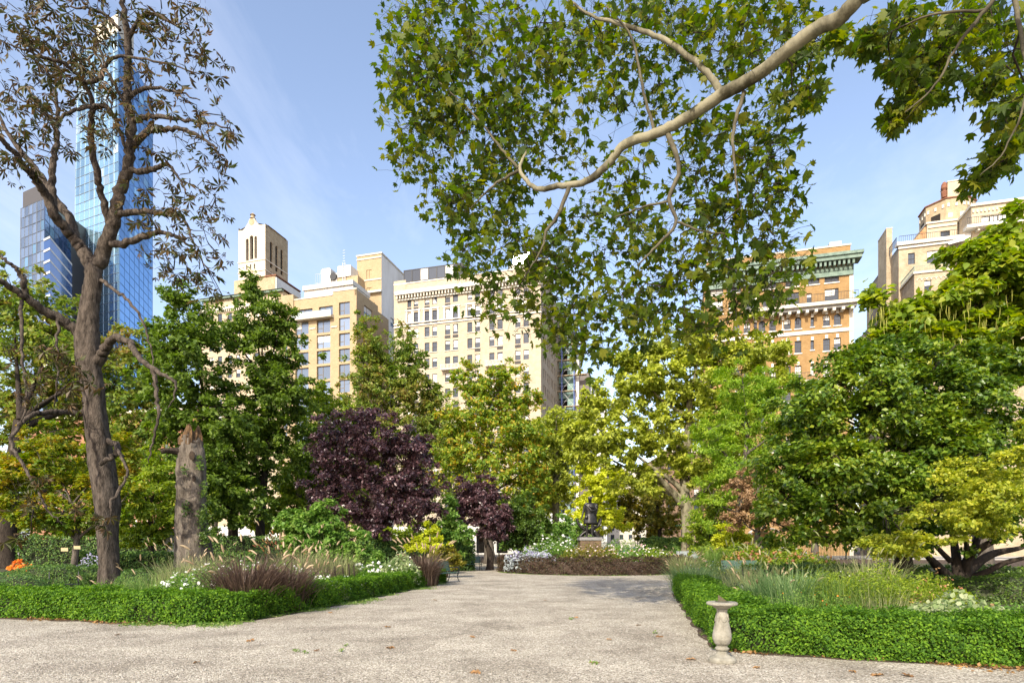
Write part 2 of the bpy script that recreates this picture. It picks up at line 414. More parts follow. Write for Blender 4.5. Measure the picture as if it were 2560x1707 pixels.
# --- tall hotel of cream brick (centre left)
M['cream_brick'] = brickmat('cream_brick', (0.48, 0.41, 0.305), (0.41, 0.335, 0.235), (0.48, 0.43, 0.345), soot=0.16)
def k4(x, y): return 380 + x * .12755, 224 + y * .12755
b = Bld('apartment_hotel', 'cream brick hotel block with paired sash windows and bracketed white cornice', 'building', 394)
WH = b.u(541); zt = b.z(541, 271); HD = 24.0
pairs = [(215,245),(265,300),(350,388),(410,448),(510,550),(572,612),(685,723),(745,785),(857,897),(920,962),(1060,1102),(1125,1167)]
cols = [(b.u(k4(p, 0)[0]), b.u(k4(q, 0)[0])) for p, q in pairs]
ref = 560
rows = []
for t_, bt in ((533,610),(657,735),(783,860),(908,985),(1035,1108)):
    px, y0 = k4(ref, bt); _, y1 = k4(ref, t_); rows.append((b.z(px, y0), b.z(px, y1)))
pit = (rows[0][0] - rows[4][0]) / 4
while rows[-1][0] - pit > 7: rows.append((rows[-1][0] - pit, rows[-1][1] - pit))
ops = [(c[0], c[1], r[0], r[1]) for r in rows for c in cols]
b.front('front_wall', M['cream_brick'], 0, WH, 5.6, zt, ops)
b.front('ground_floor', M['white_stone'], -0.05, WH + .05, 0, 5.6, [(1 + 4.1 * i, 3.2 + 4.1 * i, .4, 4.4) for i in range(int(WH / 4.2))], d=-.12)
for r in rows:
    for i, c in enumerate(cols):
        b.window(c[0], r[0], c[1] - c[0], r[1] - r[0], nx=1, nz=1, style='sash', blind=.62)
        if random.random() < .45: b.box('air_conditioner_grille', M['ac'], c[0] - .05, c[1] + .05, -.06, .05, r[0] - .72, r[0] - .18)
        elif i % 2 == 0: b.box('sill', M['stone'], c[0] - .1, cols[i + 1][1] + .1, -.12, .0, r[0] - .16, r[0] - .02)
for i in range(0, 12, 2):                # white stone surrounds of the second row
    c0, c1 = cols[i][0] - .32, cols[i + 1][1] + .32; r = rows[1]
    g = Geo(); g.box(c0, cols[i][0] - .02, -.07, .0, r[0] - .1, r[1] + .35); g.box(cols[i][1] + .02, cols[i+1][0] - .02, -.07, 0, r[0] - .1, r[1] + .35)
    g.box(cols[i+1][1] + .02, c1, -.07, 0, r[0] - .1, r[1] + .35); g.box(c0 - .15, c1 + .15, -.16, -.072, r[1] + .3, r[1] + .55)
    b.build(g, 'window_surround', M['white_stone'])
for zz in (rows[2][1] + .95, rows[2][1] + .38): b.box('string_course', M['white_stone'], 0, WH + .1, -.18, -.003, zz, zz + .2)
b.box('string_course', M['stone'], 0, WH + .1, -.1, -.003, rows[0][1] + 1.1, rows[0][1] + 1.25)
zc0 = zt - 2.6
b.box('cornice', M['white_stone'], .6, WH + .6, -.95, -.003, zt - 1.5, zt - .75)
b.box('cornice', M['white_stone'], .8, WH + .4, -.35, -.004, zt - 2.45, zt - 2.25)
for i in range(46):
    x = 1.0 + (WH - 1.2) * i / 45; b.box('cornice_bracket', M['stone'], x - .12, x + .12, -.75, -.003, zt - 2.2, zt - 1.51)
b.box('parapet', M['cream_brick'], -.02, WH + .02, .05, .5, zt, zt + .9)
b.box('parapet_coping', M['white_stone'], -.1, WH + .1, -.05, .6, zt + .903, zt + 1.1)
b.box('parapet_pier', M['cream_brick'], -.04, 2.6, -.02, .04, zt - 2, zt + 1.7)
sops = [(2.2 + 3.4 * i + j * 1.35, 3.1 + 3.4 * i + j * 1.35, r[0], r[1]) for i in range(6) for j in (0, 1) for r in rows]
b.right('side_wall', M['cream_brick'], WH, 0, HD, 0, zt, sops)
for o in sops:
    if o[2] > 20: b.window(0, 0, o[1] - o[0], o[3] - o[2], pos=(WH - .13, o[0], o[2]), rz=R(90), blind=.3)
g = Geo(); g.quad((0, 0, 0), (0, HD, 0), (0, HD, zt), (0, 0, zt)); g.quad((0, HD, 0), (WH, HD, 0), (WH, HD, zt), (0, HD, zt)); b.build(g, 'rear_wall', M['cream_brick'])
b.box('roof', M['asphalt'], 0.1, WH - .1, .6, HD - .1, zt - .4, zt + .1)
for i in (4, 8):                        # stone balconies on the lower floor
    r = rows[5]
    g = Geo(); g.box(cols[i][0] - .6, cols[i + 1][1] + .6, -1.0, -.004, r[1] + .35, r[1] + .6); g.box(cols[i][0] - .6, cols[i+1][1] + .6, -1.0, -.85, r[1] + 1.25, r[1] + 1.4)
    for q in range(14):
        x = cols[i][0] - .5 + q * (cols[i+1][1] - cols[i][0] + 1.0) / 13; g.box(x - .07, x + .07, -.98, -.87, r[1] + .6, r[1] + 1.25)
    b.build(g, 'balcony', M['stone'])
# glazed penthouse, its wind screen, and an added roof mirror aimed to throw the sun at the camera
u0, u1 = b.u(404, 4), b.u(462, 4); z1 = b.z(420, 268, 4)
g = Geo(); n = 7
for i in range(n + 1):
    x = u0 + (u1 - u0) * i / n; g.box(x - .09, x + .09, 3.95, 4.1, zt, z1)
g.box(u0, u1, 3.93, 4.12, z1 - .15, z1); g.box(u0, u1, 3.94, 4.11, zt + (z1 - zt) * .55, zt + (z1 - zt) * .55 + .12)
b.build(g, 'penthouse_frame', M['dark_metal'])
for i in range(n):
    for j in (0, 1):
        x0 = u0 + (u1 - u0) * i / n + .1; x1 = u0 + (u1 - u0) * (i + 1) / n - .1; zm = zt + (z1 - zt) * .55
        b.box('penthouse_pane', M['glass'] if (i + j) % 3 else M['blind'], x0, x1, 4.0, 4.04, (zt, zm + .12)[j], (zm, z1 - .15)[j])
b.box('penthouse_roof', M['white_stone'], u0 - .2, u1 + .2, 4.2, 11, z1 - .5, z1 + .02)
u0, u1 = b.u(508, 3), b.u(548, 3)
b.box('bulkhead', M['white_stone'], u0, u1, 3, 9, zt, b.z(520, 262, 3))
mir, N_, L_, P_ = mk('glint_mirror'); P_.inputs['Metallic'].default_value = 1.0; P_.inputs['Roughness'].default_value = 0.05; P_.inputs['Base Color'].default_value = (.9, .9, .88, 1)  # added mirror, turned so the sun glints towards the camera
gp = W(521, 258, 112.0); vdir = Vector((-gp[0], -gp[1], EYE - gp[2])).normalized(); hv = (vdir + SUN).normalized()
g = Geo(); g.box(-1.5, 1.5, -1.0, 1.0, -.04, 0.04)
o = g.build('glint_mirror_pane', mir, b.root)
b.root.rotation_euler[2]; Mr = Matrix.Translation(b.root.location) @ Matrix.Rotation(TH, 4, 'Z')
o.matrix_local = Mr.inverted() @ (Matrix.Translation(Vector(gp)) @ hv.to_track_quat('Z', 'Y').to_matrix().to_4x4())
g = Geo(); c_ = Mr.inverted() @ Vector(gp)
g.box(c_.x - .06, c_.x + .06, c_.y + .1, c_.y + .22, zt, c_.z + .3)
b.build(g, 'glint_mirror_stand', M['dark_metal'])

# --- orange brick block with the green copper cornice
M['orange_brick'] = brickmat('orange_brick', (0.34, 0.205, 0.078), (0.28, 0.16, 0.055), (0.35, 0.27, 0.165), soot=0.2)
def k5(x, y): return 680 + x * .148, 168 + y * .148
b = Bld('brick_apartment_block', 'orange brick apartment block with green copper cornice and iron balcony', 'building', 704)
WO = b.u(853); zt = b.z(853, 262)
def zz5(y, x=1024): p = k5(x, y); return b.z(*p)
def uu5(x): return b.u(k5(x, 0)[0])
ops = []; wins = []
def addw(x0, x1, yt, yb, kind='rect', nx=2, nz=4, yref=1024, style='sash', blind=.5):
    a0, a1 = uu5(x0), uu5(x1); z0, z1 = zz5(yb, yref), zz5(yt, yref)
    ops.append((a0, a1, z0, z1) + (('arch',) if kind == 'arch' else ())); wins.append((a0, z0, a1 - a0, z1 - z0, nx, nz, style, blind))
big = [(977,1072),(845,940),(712,805),(560,652),(440,530),(318,408),(205,290)]
for i, (x0, x1) in enumerate(big):
    addw(x0, x1, 665, 770, nx=2, nz=3, style='plain')
    if i in (1, 5): addw(x0 + 10, x1 - 50, 828, 905, nx=1, nz=1)
    else: addw(x0, x1, 812, 908, nx=2, nz=2, style='plain', blind=.8)
small = [(1040,1087),(967,1013),(775,820),(703,748),(603,648),(531,576),(430,475),(358,403),(255,300),(190,235)]
for x0, x1 in small:
    addw(x0, x1, 985, 1062, 'arch', nx=3, nz=4)
    for t_ in (1147, 1315, 1483, 1651, 1819, 1987): addw(x0, x1, t_, t_ + 82, nx=3, nz=4)
for x0, x1 in ((882, 905), (690, 700), (500, 520)):
    for t_ in (995, 1152, 1320, 1488, 1656): addw(x0, x1, t_, t_ + 62, nx=1, nz=1)
b.front('front_wall', M['orange_brick'], 0, WO, 0, zt, ops, rev=.3)
for wv in wins: b.window(wv[0], wv[1], wv[2], wv[3], nx=wv[4], nz=wv[5], style=wv[6], d=.08, blind=wv[7])
for o in ops:
    if o[3] < zz5(960): b.box('keystone', M['white_stone'], (o[0]+o[1])/2 - .2, (o[0]+o[1])/2 + .2, -.12, -.003, o[3] + .03, o[3] + .62)
    b.box('sill', M['white_stone'], o[0] - .12, o[1] + .12, -.13, -.003, o[2] - .2, o[2] - .02)
for x0, x1 in big:                      # iron guards in front of the tall windows
    b.iron_rail('window_guard', uu5(x0), uu5(x1), -.12, zz5(770), .95, .2)
HDo = 20
b.right('side_wall', M['orange_brick'], WO, 0, HDo, 0, zt); b.left('side_wall', M['orange_brick'], 0, 0, HDo, 0, zt)
b.box('lit_corner_strip', M['stone'], WO - .55, WO + .06, -.09, -.004, 0, zt)  # pale strip stands for the light on the narrow side face
b.box('frieze', M['copper'], -.05, WO + .05, -.3, -.004, zt - 2.0, zt - .5)
b.box('cornice', M['copper'], -.9, WO + 1.0, -1.5, 1.0, zt + .15, zt + .75)
b.box('cornice_edge', M['copper'], -1.1, WO + 1.2, -1.75, 1.2, zt + .76, zt + 1.25)
for i in range(34):
    x = .2 + (WO - .4) * i / 33; b.box('cornice_bracket', M['copper'], x - .16, x + .16, -1.25, -.31, zt - .6, zt + .14)
g = Geo()
for i in range(90):
    x = .1 + (WO - .2) * i / 89; g.box(x - .08, x + .08, -.45, -.302, zt - 1.2, zt - .85)
tag(b.build(g, 'dentils', M['copper']), kind='stuff')
b.box('parapet', M['orange_brick'], .4, WO - .3, .3, .8, zt + 1.26, zt + 3.0); b.box('parapet_coping', M['stone'], .3, WO - .2, .2, .9, zt + 3.003, zt + 3.25)
b.box('chimney', M['stone'], WO - 3.2, WO - 1.4, 1.2, 2.6, zt + 1.3, zt + 4.3)
b.box('roof', M['asphalt'], .4, WO - .4, .81, HDo, zt + .8, zt + 1.3)
zb = zz5(918)
b.box('balcony_slab', M['stone'], uu5(430), WO + .5, -1.7, -.005, zb - .55, zb); b.box('balcony_moulding', M['kerb'], uu5(430) + .2, WO + .3, -1.2, -.006, zb - 1.0, zb - .56)
for i in range(13):
    x = uu5(445) + (WO - uu5(445) - .4) * i / 12; b.box('balcony_bracket', M['stone'], x - .22, x + .22, -1.45, -.007, zb - 1.5, zb - 1.01)
b.iron_rail('balcony_rail', uu5(430), WO + .4, -1.6, zb, 1.35, .22)
b.box('string_course', M['white_stone'], -.02, WO + .02, -.16, -.003, zz5(1108), zz5(1085))
zb = zz5(1432)
b.box('balcony_slab', M['white_stone'], uu5(700), WO - 5, -1.4, -.005, zb - .6, zb); b.iron_rail('balcony_rail', uu5(700), WO - 5, -1.3, zb, 1.3, .22)
b.box('penthouse', M['steel'], 1.5, uu5(420), 2.5, 8, zt + 1.3, zt + 4.2)

# --- tan brick modern block with big steel windows
M['tan_brick'] = brickmat('tan_brick', (0.42, 0.32, 0.185), (0.355, 0.26, 0.145), (0.43, 0.36, 0.26), soot=0.12)
M['bronze_frame'] = mat('bronze_frame', (0.16, 0.115, 0.05), None, rough=0.4, metal=0.3)
M['big_glass'] = glassmat('picture_glass', (0.20, 0.24, 0.29), 0.04, metal=0.55, spec=0.9)
def k3(x, y): return 192 + x * .12752, 200 + y * .12752
b = Bld('tan_brick_flats', 'tan brick modern flats with large bronze framed windows and stepped roof', 'building', 280)
def zz3(y, x=1200, d=0): p = k3(x, y); return b.z(p[0], p[1], d)
def uu3(x, d=0): return b.u(k3(x, 0)[0], d)
WM = uu3(1290); zt = zz3(700, 1250); ztl = zz3(772, 900)
ops = []; wins = []
def mw(x0, x1, yt, yb, xr=None):
    o = (uu3(x0), uu3(x1), zz3(yb, xr or (x0 + x1) / 2), zz3(yt, xr or (x0 + x1) / 2)); ops.append(o); wins.append(o)
for i in range(9):
    p = 121.5
    mw(1152, 1238, 797 + p * i, 897 + p * i)
    if i >= 1: mw(978, 1084, 812 + p * i, 915 + p * i); mw(810, 914, 828 + p * i, 930 + p * i)
    else: mw(995, 1104, 830, 900); mw(830, 945, 852, 918)
    if i >= 1: mw(712, 748, 845 + p * i, 945 + p * i)
um = uu3(1105); mid = [o for o in ops if o[1] < um + .1]; tow = [o for o in ops if o[0] >= um]
b.front('front_wall', M['tan_brick'], 0, um, 0, ztl, mid, rev=.35)
b.front('front_wall', M['tan_brick'], um, WM, 0, zt, tow, rev=.35)
b.left('tower_return', M['tan_brick'], um, .01, 9, ztl, zt)
for o in wins: b.window(o[0], o[2], o[1] - o[0], o[3] - o[2], style='case', d=.15, frame=M['bronze_frame'], glass=M['big_glass'], blind=.15)
sops = [(3.0, 6.6, zz3(922 + 0, 1340, 4), zz3(835, 1340, 4))]
b.right('side_wall', M['tan_brick'], WM, 0, 14, 0, zt - 1.2, sops)
b.window(0, 0, 3.6, sops[0][3] - sops[0][2], pos=(WM - .2, 3.0, sops[0][2]), rz=R(90), style='case', frame=M['bronze_frame'], glass=M['big_glass'])
b.box('side_parapet', M['tan_brick'], WM - .4, WM - .002, 0, 9, zt - 1.2, zt)
b.box('coping', M['stone'], um - .1, WM + .1, -.1, .4, zt + .003, zt + .25); b.box('coping', M['stone'], -.1, um - .11, -.1, .4, ztl + .003, ztl + .22)
b.box('corner_pier', M['tan_brick'], -.2, uu3(800), -.25, 8, ztl - 4, ztl + 1.2)
b.box('roof', M['asphalt'], .1, WM - .41, .5, 14, ztl - .6, ztl - .1)
zb = zz3(928, 950)
b.box('balcony_slab', M['stone'], uu3(790), uu3(1112), -1.1, -.004, zb - .3, zb)
gl2, N_, L_, P_ = mk('balcony_glass'); P_.inputs['Base Color'].default_value = (.55, .63, .66, 1); P_.inputs['Roughness'].default_value = .08; P_.inputs['Alpha'].default_value = .55
b.box('balcony_glass', gl2, uu3(800), uu3(1108), -1.02, -1.0, zb, zb + 1.15)
for y in (1000, 1005): b.box('ledge', M['stone'], uu3(925 if y == 1000 else 1092), uu3(968 if y == 1000 else 1140), -.15, -.003, zz3(y + 10, 950), zz3(y, 950))
# white stepped penthouse and roof plant behind the parapet
M['white_paint'] = mat('white_render', (0.60, 0.58, 0.54), (0.68, 0.67, 0.64), 0.4, 0.8)
M['stained_white'] = mat('stained_white_render', (0.50, 0.47, 0.42), (0.72, 0.70, 0.66), 0.12, 0.85, stretch=(1, 1, .35))
dd = 7
b.box('white_penthouse', M['white_paint'], uu3(882, dd), uu3(1262, dd), dd, dd + 7, ztl, zz3(690, 1050, dd)); b.box('penthouse_cornice', M['white_stone'], uu3(876, dd), uu3(1268, dd), dd - .4, dd + 7.2, zz3(690, 1050, dd) + .003, zz3(655, 1050, dd))
b.box('roof_railing_glass', gl2, uu3(860), uu3(1100), .8, .84, ztl, ztl + 1.0)
dd = 13
b.box('plant_room', M['tan_brick'], uu3(1095, dd), uu3(1300, dd), dd, dd + 7, ztl, zz3(600, 1200, dd))
b.box('roof_chimney', M['white_paint'], uu3(1022, dd), uu3(1095, dd) - .003, dd - .5, dd + 3, ztl, zz3(550, 1050, dd)); b.box('chimney_cap', M['stone'], uu3(1030, dd), uu3(1088, dd), dd - .4, dd + 2.6, zz3(550, 1050, dd) + .002, zz3(540, 1050, dd))
b.box('white_plant_box', M['white_paint'], uu3(1148, dd), uu3(1248, dd), dd - .3, dd + 6, zz3(600, 1200, dd) + .002, zz3(515, 1200, dd))
g = Geo(); fx = uu3(1116, dd); fz = zz3(603, 1116, dd); a = np.linspace(0, 2*np.pi, 20, endpoint=False)
g.tube([(fx, dd - .55, fz), (fx, dd - .1, fz)], .85, 20); b.build(g, 'round_vent', M['dark_metal'])
b.box('vent_panel', M['white_paint'], uu3(1098, dd), uu3(1140, dd), dd - .15, dd - .05, zz3(640, 1116, dd), zz3(575, 1116, dd))
g = Geo(); lx = uu3(1200, dd); z0, z1 = zz3(600, 1200, dd), zz3(495, 1200, dd)
for sx in (-.3, .3): g.box(lx + sx - .05, lx + sx + .05, dd - .5, dd - .4, z0 - 1, z1)
for i in range(12): g.box(lx - .3, lx + .3, dd - .48, dd - .42, z0 - .8 + i * .6, z0 - .72 + i * .6)
b.build(g, 'roof_ladder', M['steel'])
b.iron_rail('roof_rail', uu3(968, dd), uu3(1018, dd), dd, zz3(650, 990, dd), 2.2, .5, M['steel'])

# --- the taller block behind it: tan brick front, bare white flank
b = Bld('water_tank_tower', 'narrow tan brick lift tower with bare white side wall above the flats', 'building', 357, d=16)
b2z = lambda y: b.z(375, 200 + y * .12752)
WT = b.u(381.5); zt = b2z(425)
b.front('front_wall', M['tan_brick'], 0, WT, 0, zt, [(b.u(366.5), b.u(371.6), b2z(608), b2z(538)), (b.u(366.5), b.u(371.6), b2z(705), b2z(678))], rev=.3)
for zz_ in (b2z(608), b2z(705)):
    b.box('louvre', M['tan_brick'], b.u(366.7), b.u(368.9), .12, .2, zz_, zz_ + (5.0 if zz_ > b2z(650) else 1.9)); b.box('louvre', M['tan_brick'], b.u(369.2), b.u(371.4), .12, .2, zz_, zz_ + (5.0 if zz_ > b2z(650) else 1.9))
wop = [(4.5, 8.5, b2z(935) , b2z(865))]
b.right('white_flank', M['stained_white'], WT, 0, 17, 0, zt, wop)
b.window(0, 0, 4.0, wop[0][3] - wop[0][2], pos=(WT - .13, 4.5, wop[0][2]), rz=R(90), style='case', glass=M['glass'])
b.left('side_wall', M['tan_brick'], 0, 0, 17, 0, zt)
b.box('coping', M['stone'], -.15, WT + .15, -.15, 17, zt + .003, zt + .35)
b.box('string_course', M['stone'], -.05, WT + .05, -.15, -.003, b2z(455), b2z(445)); b.box('string_course', M['stone'], -.05, WT + .05, -.15, -.003, b2z(625), b2z(615))
b.box('lower_cornice', M['white_stone'], b.u(362), WT + .3, -.8, -.004, b2z(730), b2z(715))

# --- bell tower with gable, arches and a side pitched roof
M['tower_stone'] = mat('tower_limestone', (0.54, 0.47, 0.36), (0.62, 0.56, 0.45), 0.5, 0.9, 0.1, 3)
M['tower_brick'] = brickmat('tower_brick', (0.46, 0.37, 0.24), (0.40, 0.31, 0.19), (0.45, 0.38, 0.28), .5, .2, soot=.3)
M['terracotta'] = mat('terracotta_tile', (0.17, 0.07, 0.04), (0.24, 0.105, 0.06), 2, 0.85)
M['shade_black'] = mat('interior_shade', (0.02, 0.016, 0.012), None, rough=0.9)  # near-black paint standing in for shade inside openings
b = Bld('bell_tower', 'slender beige bell tower with three tall arches under a curved gable', 'building', 238.5, at=line_pt(238.5, 26))
WB = b.u(265.3); kb = lambda y, x=470: b.z(192 + x * .12752, 200 + y * .12752); ub = lambda x: b.u(192 + x * .12752)
zs = kb(228); DB = 9.5
ops = [(ub(422), ub(444), kb(468), kb(295), 'arch'), (ub(452), ub(480), kb(462), kb(275), 'arch'), (ub(488), ub(509), kb(460), kb(285), 'arch')] + [(ub(x) , ub(x + 11), kb(540), kb(500)) for x in (424, 454, 484)]
b.front('front_wall', M['tower_stone'], 0, WB, 0, zs, ops, rev=.9)
b.box('arch_shade_block', M['shade_black'], .3, WB - .3, 1.2, DB - 1.2, kb(560), zs - .3)  # near-black block paints the shade behind the arches
g = Geo(); xm = WB / 2                   # curved gable wall with shoulders
prof = [(0, zs), (0, kb(222)), (WB * .16, kb(222)), (WB * .25, kb(205)), (WB * .36, kb(172)), (WB * .40, kb(150)), (WB * .43, kb(140)), (WB * .57, kb(140)), (WB * .60, kb(150)), (WB * .64, kb(170)), (WB * .75, kb(198)), (WB * .84, kb(205)), (WB, kb(205)), (WB, zs)]
n = len(prof); g.add([(x, y, z) for y in (0, .8) for x, z in prof], [tuple(range(n)), tuple(range(2*n-1, n-1, -1))] + [(i, (i+1) % n, n + (i+1) % n, n + i) for i in range(n)])
b.build(g, 'front_gable', M['tower_stone'])
g = Geo(); g.add([(x, y + DB - .8, z) for y in (0, .8) for x, z in prof], [tuple(range(n)), tuple(range(2*n-1, n-1, -1))] + [(i, (i+1) % n, n + (i+1) % n, n + i) for i in range(n)]); b.build(g, 'rear_gable', M['tower_stone'])
for yy in (.4, DB - .4):
    g = Geo(); g.lathe([(.55, kb(140)), (.8, kb(138)), (.5, kb(130)), (.45, kb(112)), (.75, kb(110)), (.5, kb(104)), (.28, kb(98)), (.1, kb(93))], 10, xm, yy); b.build(g, 'finial', M['tower_brick'])
g = Geo(); g.tube([(xm, -.06, kb(168)), (xm, .02, kb(168))], .85, 16); b.build(g, 'roundel', M['tower_brick'])
for x in (ub(448), ub(484)):
    g = Geo(); g.tube([(x, .15, kb(462)), (x, .15, kb(330))], .22, 8); b.build(g, 'arch_column', M['tower_stone'])
sop = [(1.9 + i * 2.2, 2.9 + i * 2.2, kb(515), kb(310), 'arch') for i in range(3)] + [(2.0 + i * 2.2, 2.75 + i * 2.2, kb(590), kb(545)) for i in range(3)]
b.right('side_wall', M['tower_brick'], WB, .01, DB, 0, zs + 1.0, sop, rev=.8); b.left('side_wall', M['tower_brick'], 0, .01, DB, 0, zs + 1.0)
g = Geo(); zr = kb(160)
g.add([(-.3, .8, zs + .9), (WB + .3, .8, zs + .9), (WB + .3, DB - .8, zs + .9), (-.3, DB - .8, zs + .9), (xm, .8, zr), (xm, DB - .8, zr)], [(1, 2, 5, 4), (3, 0, 4, 5)]); b.build(g, 'tiled_roof', M['terracotta'])
for y_ in (480, 562): b.box('string_course', M['tower_stone'], -.12, WB + .12, -.15, DB, kb(y_), kb(y_ - 8))
b.front('lower_wall', M['tower_brick'], -1.0, WB + .4, 0, kb(620), d=-.5)
b.box('wing_wall', M['tower_brick'], WB - 1, WB + 4.2, -1.5, 9, 0, kb(640)); b.box('wing_flank', M['white_paint'], WB + 4.201, WB + 4.5, -1.4, 9, 0, kb(650)); b.box('wing_coping', M['terracotta'], WB - 1.2, WB + 4.6, -1.7, 9, kb(640) + .003, kb(632))

# --- cream flats with the red tiled eaves
M['beige_brick'] = brickmat('beige_brick', (0.50, 0.41, 0.285), (0.44, 0.35, 0.23), (0.50, 0.44, 0.34), soot=.15)
b = Bld('tile_roofed_flats', 'cream brick flats with red tiled eaves and white stone ground floor', 'building', 200)
WC = b.u(279.5); k_ = lambda y, x=290: b.z(192 + x * .12752, 200 + y * .12752); uc = lambda x: b.u(192 + x * .12752)
zt = k_(835); rows = [(k_(945 + 112 * i), k_(880 + 112 * i)) for i in range(10)]; rows = [r for r in rows if r[0] > 6.5]
cols = [(uc(x), uc(x + 33)) for x in (135, 203, 280, 346, 420, 490, 560, 630)]
ops = [(c[0], c[1], r[0], r[1]) for r in rows for c in cols]
b.front('front_wall', M['beige_brick'], 0, WC, 6.0, zt, ops); b.right('side_wall', M['beige_brick'], WC, 0, 15, 0, zt); b.left('side_wall', M['beige_brick'], 0, 0, 15, 0, zt)
b.front('ground_floor', M['white_paint'], -.05, WC + .05, 0, 6.0, [(1.5 + 2.6 * i, 2.9 + 2.6 * i, .6 if i % 3 else .1, 3.6) for i in range(6)], d=-.1)
for i in range(6): b.window(1.5 + 2.6 * i, .7, 1.4, 2.9, d=0, nx=2, nz=3)
for o in ops: b.window(o[0], o[2], o[1] - o[0], o[3] - o[2], nx=1, nz=1, blind=.4)
b.box('dentil_cornice', M['stone'], -.1, WC + .1, -.5, -.003, zt - .6, zt)
for i in range(40):
    x = .2 + (WC - .4) * i / 39; b.box('cornice_bracket', M['stone'], x - .1, x + .1, -.42, -.003, zt - 1.1, zt - .61)
b.box('upper_wall', M['beige_brick'], 0, WC, 1.0, 14, zt + .003, k_(745)); b.box('gutter', M['copper'], -.3, WC + .3, .3, 1.0, k_(755), k_(735))
g = Geo(); g.add([(-.6, .1, k_(740)), (WC + .6, .1, k_(740)), (WC + .6, 15, k_(740)), (-.6, 15, k_(740)), (3, 7, k_(690)), (WC - 3, 7, k_(690))], [(0, 1, 5, 4), (1, 2, 5), (2, 3, 4, 5), (3, 0, 4)]); b.build(g, 'tiled_roof', M['terracotta'])

# --- red brick house further along, mostly behind the trees
M['red_brick'] = brickmat('red_brick', (0.36, 0.16, 0.09), (0.29, 0.12, 0.07), (0.38, 0.28, 0.2), soot=.2)
b = Bld('red_brick_house', 'red brick house glimpsed between the trees beside the old chestnut trunk', 'building', 30)
WR = b.u(199); zt = b.z(110, 415); ops = [(1.5 + 3 * i, 2.8 + 3 * i, 2 + 3.6 * j, 4.2 + 3.6 * j) for i in range(int(WR / 3) - 1) for j in range(int(zt / 3.6) - 1)]
b.front('front_wall', M['red_brick'], 0, WR, 0, zt, ops); b.right('side_wall', M['red_brick'], WR, 0, 12, 0, zt)
for o in ops: b.window(o[0], o[2], 1.3, 2.2, nx=2, nz=2)
b.box('cornice', M['stone'], -.2, WR + .2, -.5, .6, zt + .003, zt + .8)

# --- cream setback block with the octagonal roof tower (far right)
def k9(x, y): return 864 + x * .08672, 168 + y * .08672
M['tan_weathered'] = brickmat('weathered_cream_brick', (0.45, 0.375, 0.26), (0.38, 0.30, 0.195), (0.45, 0.39, 0.3), soot=.28)
b = Bld('setback_apartment_block', 'cream brick block stepping back in terraces below an octagonal roof tower', 'building', 914.3)
Z9 = lambda x, y, d: b.z(*k9(x, y), d); U9 = lambda x, d: b.u(k9(x, 0)[0], d)
zt = Z9(600, 1220, 0); uR = b.u(1100)
ops = [(U9(695, 0), U9(775, 0), Z9(735, 1410, 0) - 3.2 * i, Z9(735, 1290, 0) - 3.2 * i) for i in range(6)] + [(U9(1010, 0), U9(1090, 0), Z9(735, 1410, 0) - 3.2 * i, Z9(735, 1290, 0) - 3.2 * i) for i in range(6)]
b.front('lower_front', M['tan_weathered'], 0, uR, 0, zt, ops); b.left('lower_side', M['tan_weathered'], 0, 0, 30, 0, zt)
for o in ops: b.window(o[0], o[2], o[1] - o[0], o[3] - o[2], blind=.8)
b.box('lower_coping', M['stone'], -.2, uR, -.2, 6, zt + .003, zt + .35)
g = Geo()
for i in range(7):                      # blind arcade under the coping
    x = U9(600 + 55 * i, 0); a = np.linspace(0, math.pi, 9); r0 = .35
    g.tube([(x + .45 - r0 * math.cos(t), -.05, zt - 1.1 + r0 * math.sin(t)) for t in a], .07, 5)
b.build(g, 'blind_arcade', M['stone'])
M['green_rail'] = mat('green_painted_iron', (0.13, 0.24, 0.21), None, rough=.6)
b.iron_rail('terrace_rail', 0, U9(975, 0), -.05, zt + .35, .9, .35, M['green_rail'])
g = Geo(); g.box(-.08, .0, 0, 6, zt + 1.15, zt + 1.25)
for i in range(16): g.box(-.07, -.02, i * .38, i * .38 + .05, zt + .35, zt + 1.2)
b.build(g, 'terrace_rail', M['green_rail'])
d = 6.0; xl = U9(400, d); zt2 = Z9(420, 900, d); xr = U9(1215, d)
ops = [(U9(508, d), U9(588, d), Z9(550, 1105, d), Z9(550, 975, d)), (U9(725, d), U9(905, d), Z9(815, 1085, d), Z9(815, 945, d))]
b.front('middle_front', M['tan_weathered'], xl, xr, zt - 3, zt2, ops, d=d); b.left('middle_side', M['tan_weathered'], xl, d, 24, 0, zt2)
b.window(ops[0][0], ops[0][2], ops[0][1] - ops[0][0], ops[0][3] - ops[0][2], d=d, nx=2); b.window(ops[1][0], ops[1][2], ops[1][1] - ops[1][0], ops[1][3] - ops[1][2], d=d, style='case', nx=1)
b.box('middle_coping', M['white_stone'], xl - .4, xr, d - .5, d + .6, zt2 + .003, zt2 + .55); b.box('middle_string', M['white_stone'], xl - .1, xr, d - .25, d - .003, zt2 - .5, zt2 - .2)
b.iron_rail('terrace_rail', xl, U9(1060, d), d - .2, zt2 + .55, 1.1, .3)
g = Geo(); g.box(xl - .35, xl - .28, d, 14, zt2 + 1.5, zt2 + 1.6)
for i in range(24): g.box(xl - .34, xl - .29, d + i * .33, d + i * .33 + .05, zt2 + .2, zt2 + 1.55)
b.build(g, 'terrace_rail', M['iron'])
b.box('terrace_floor', M['pavement'], xl, xr, d + .1, 20, zt2 - .5, zt2 - .05)
d2 = 9.8; x0, x1 = U9(258, d2), U9(326, d2)
b.box('chimney_slab', M['tan_weathered'], x0, x1, d2, d2 + 4.6, 0, Z9(290, 695, d2)); b.box('chimney_coping', M['stone'], x0 - .05, x1 + .08, d2 - .05, d2 + 4.65, Z9(290, 695, d2) + .003, Z9(290, 685, d2))
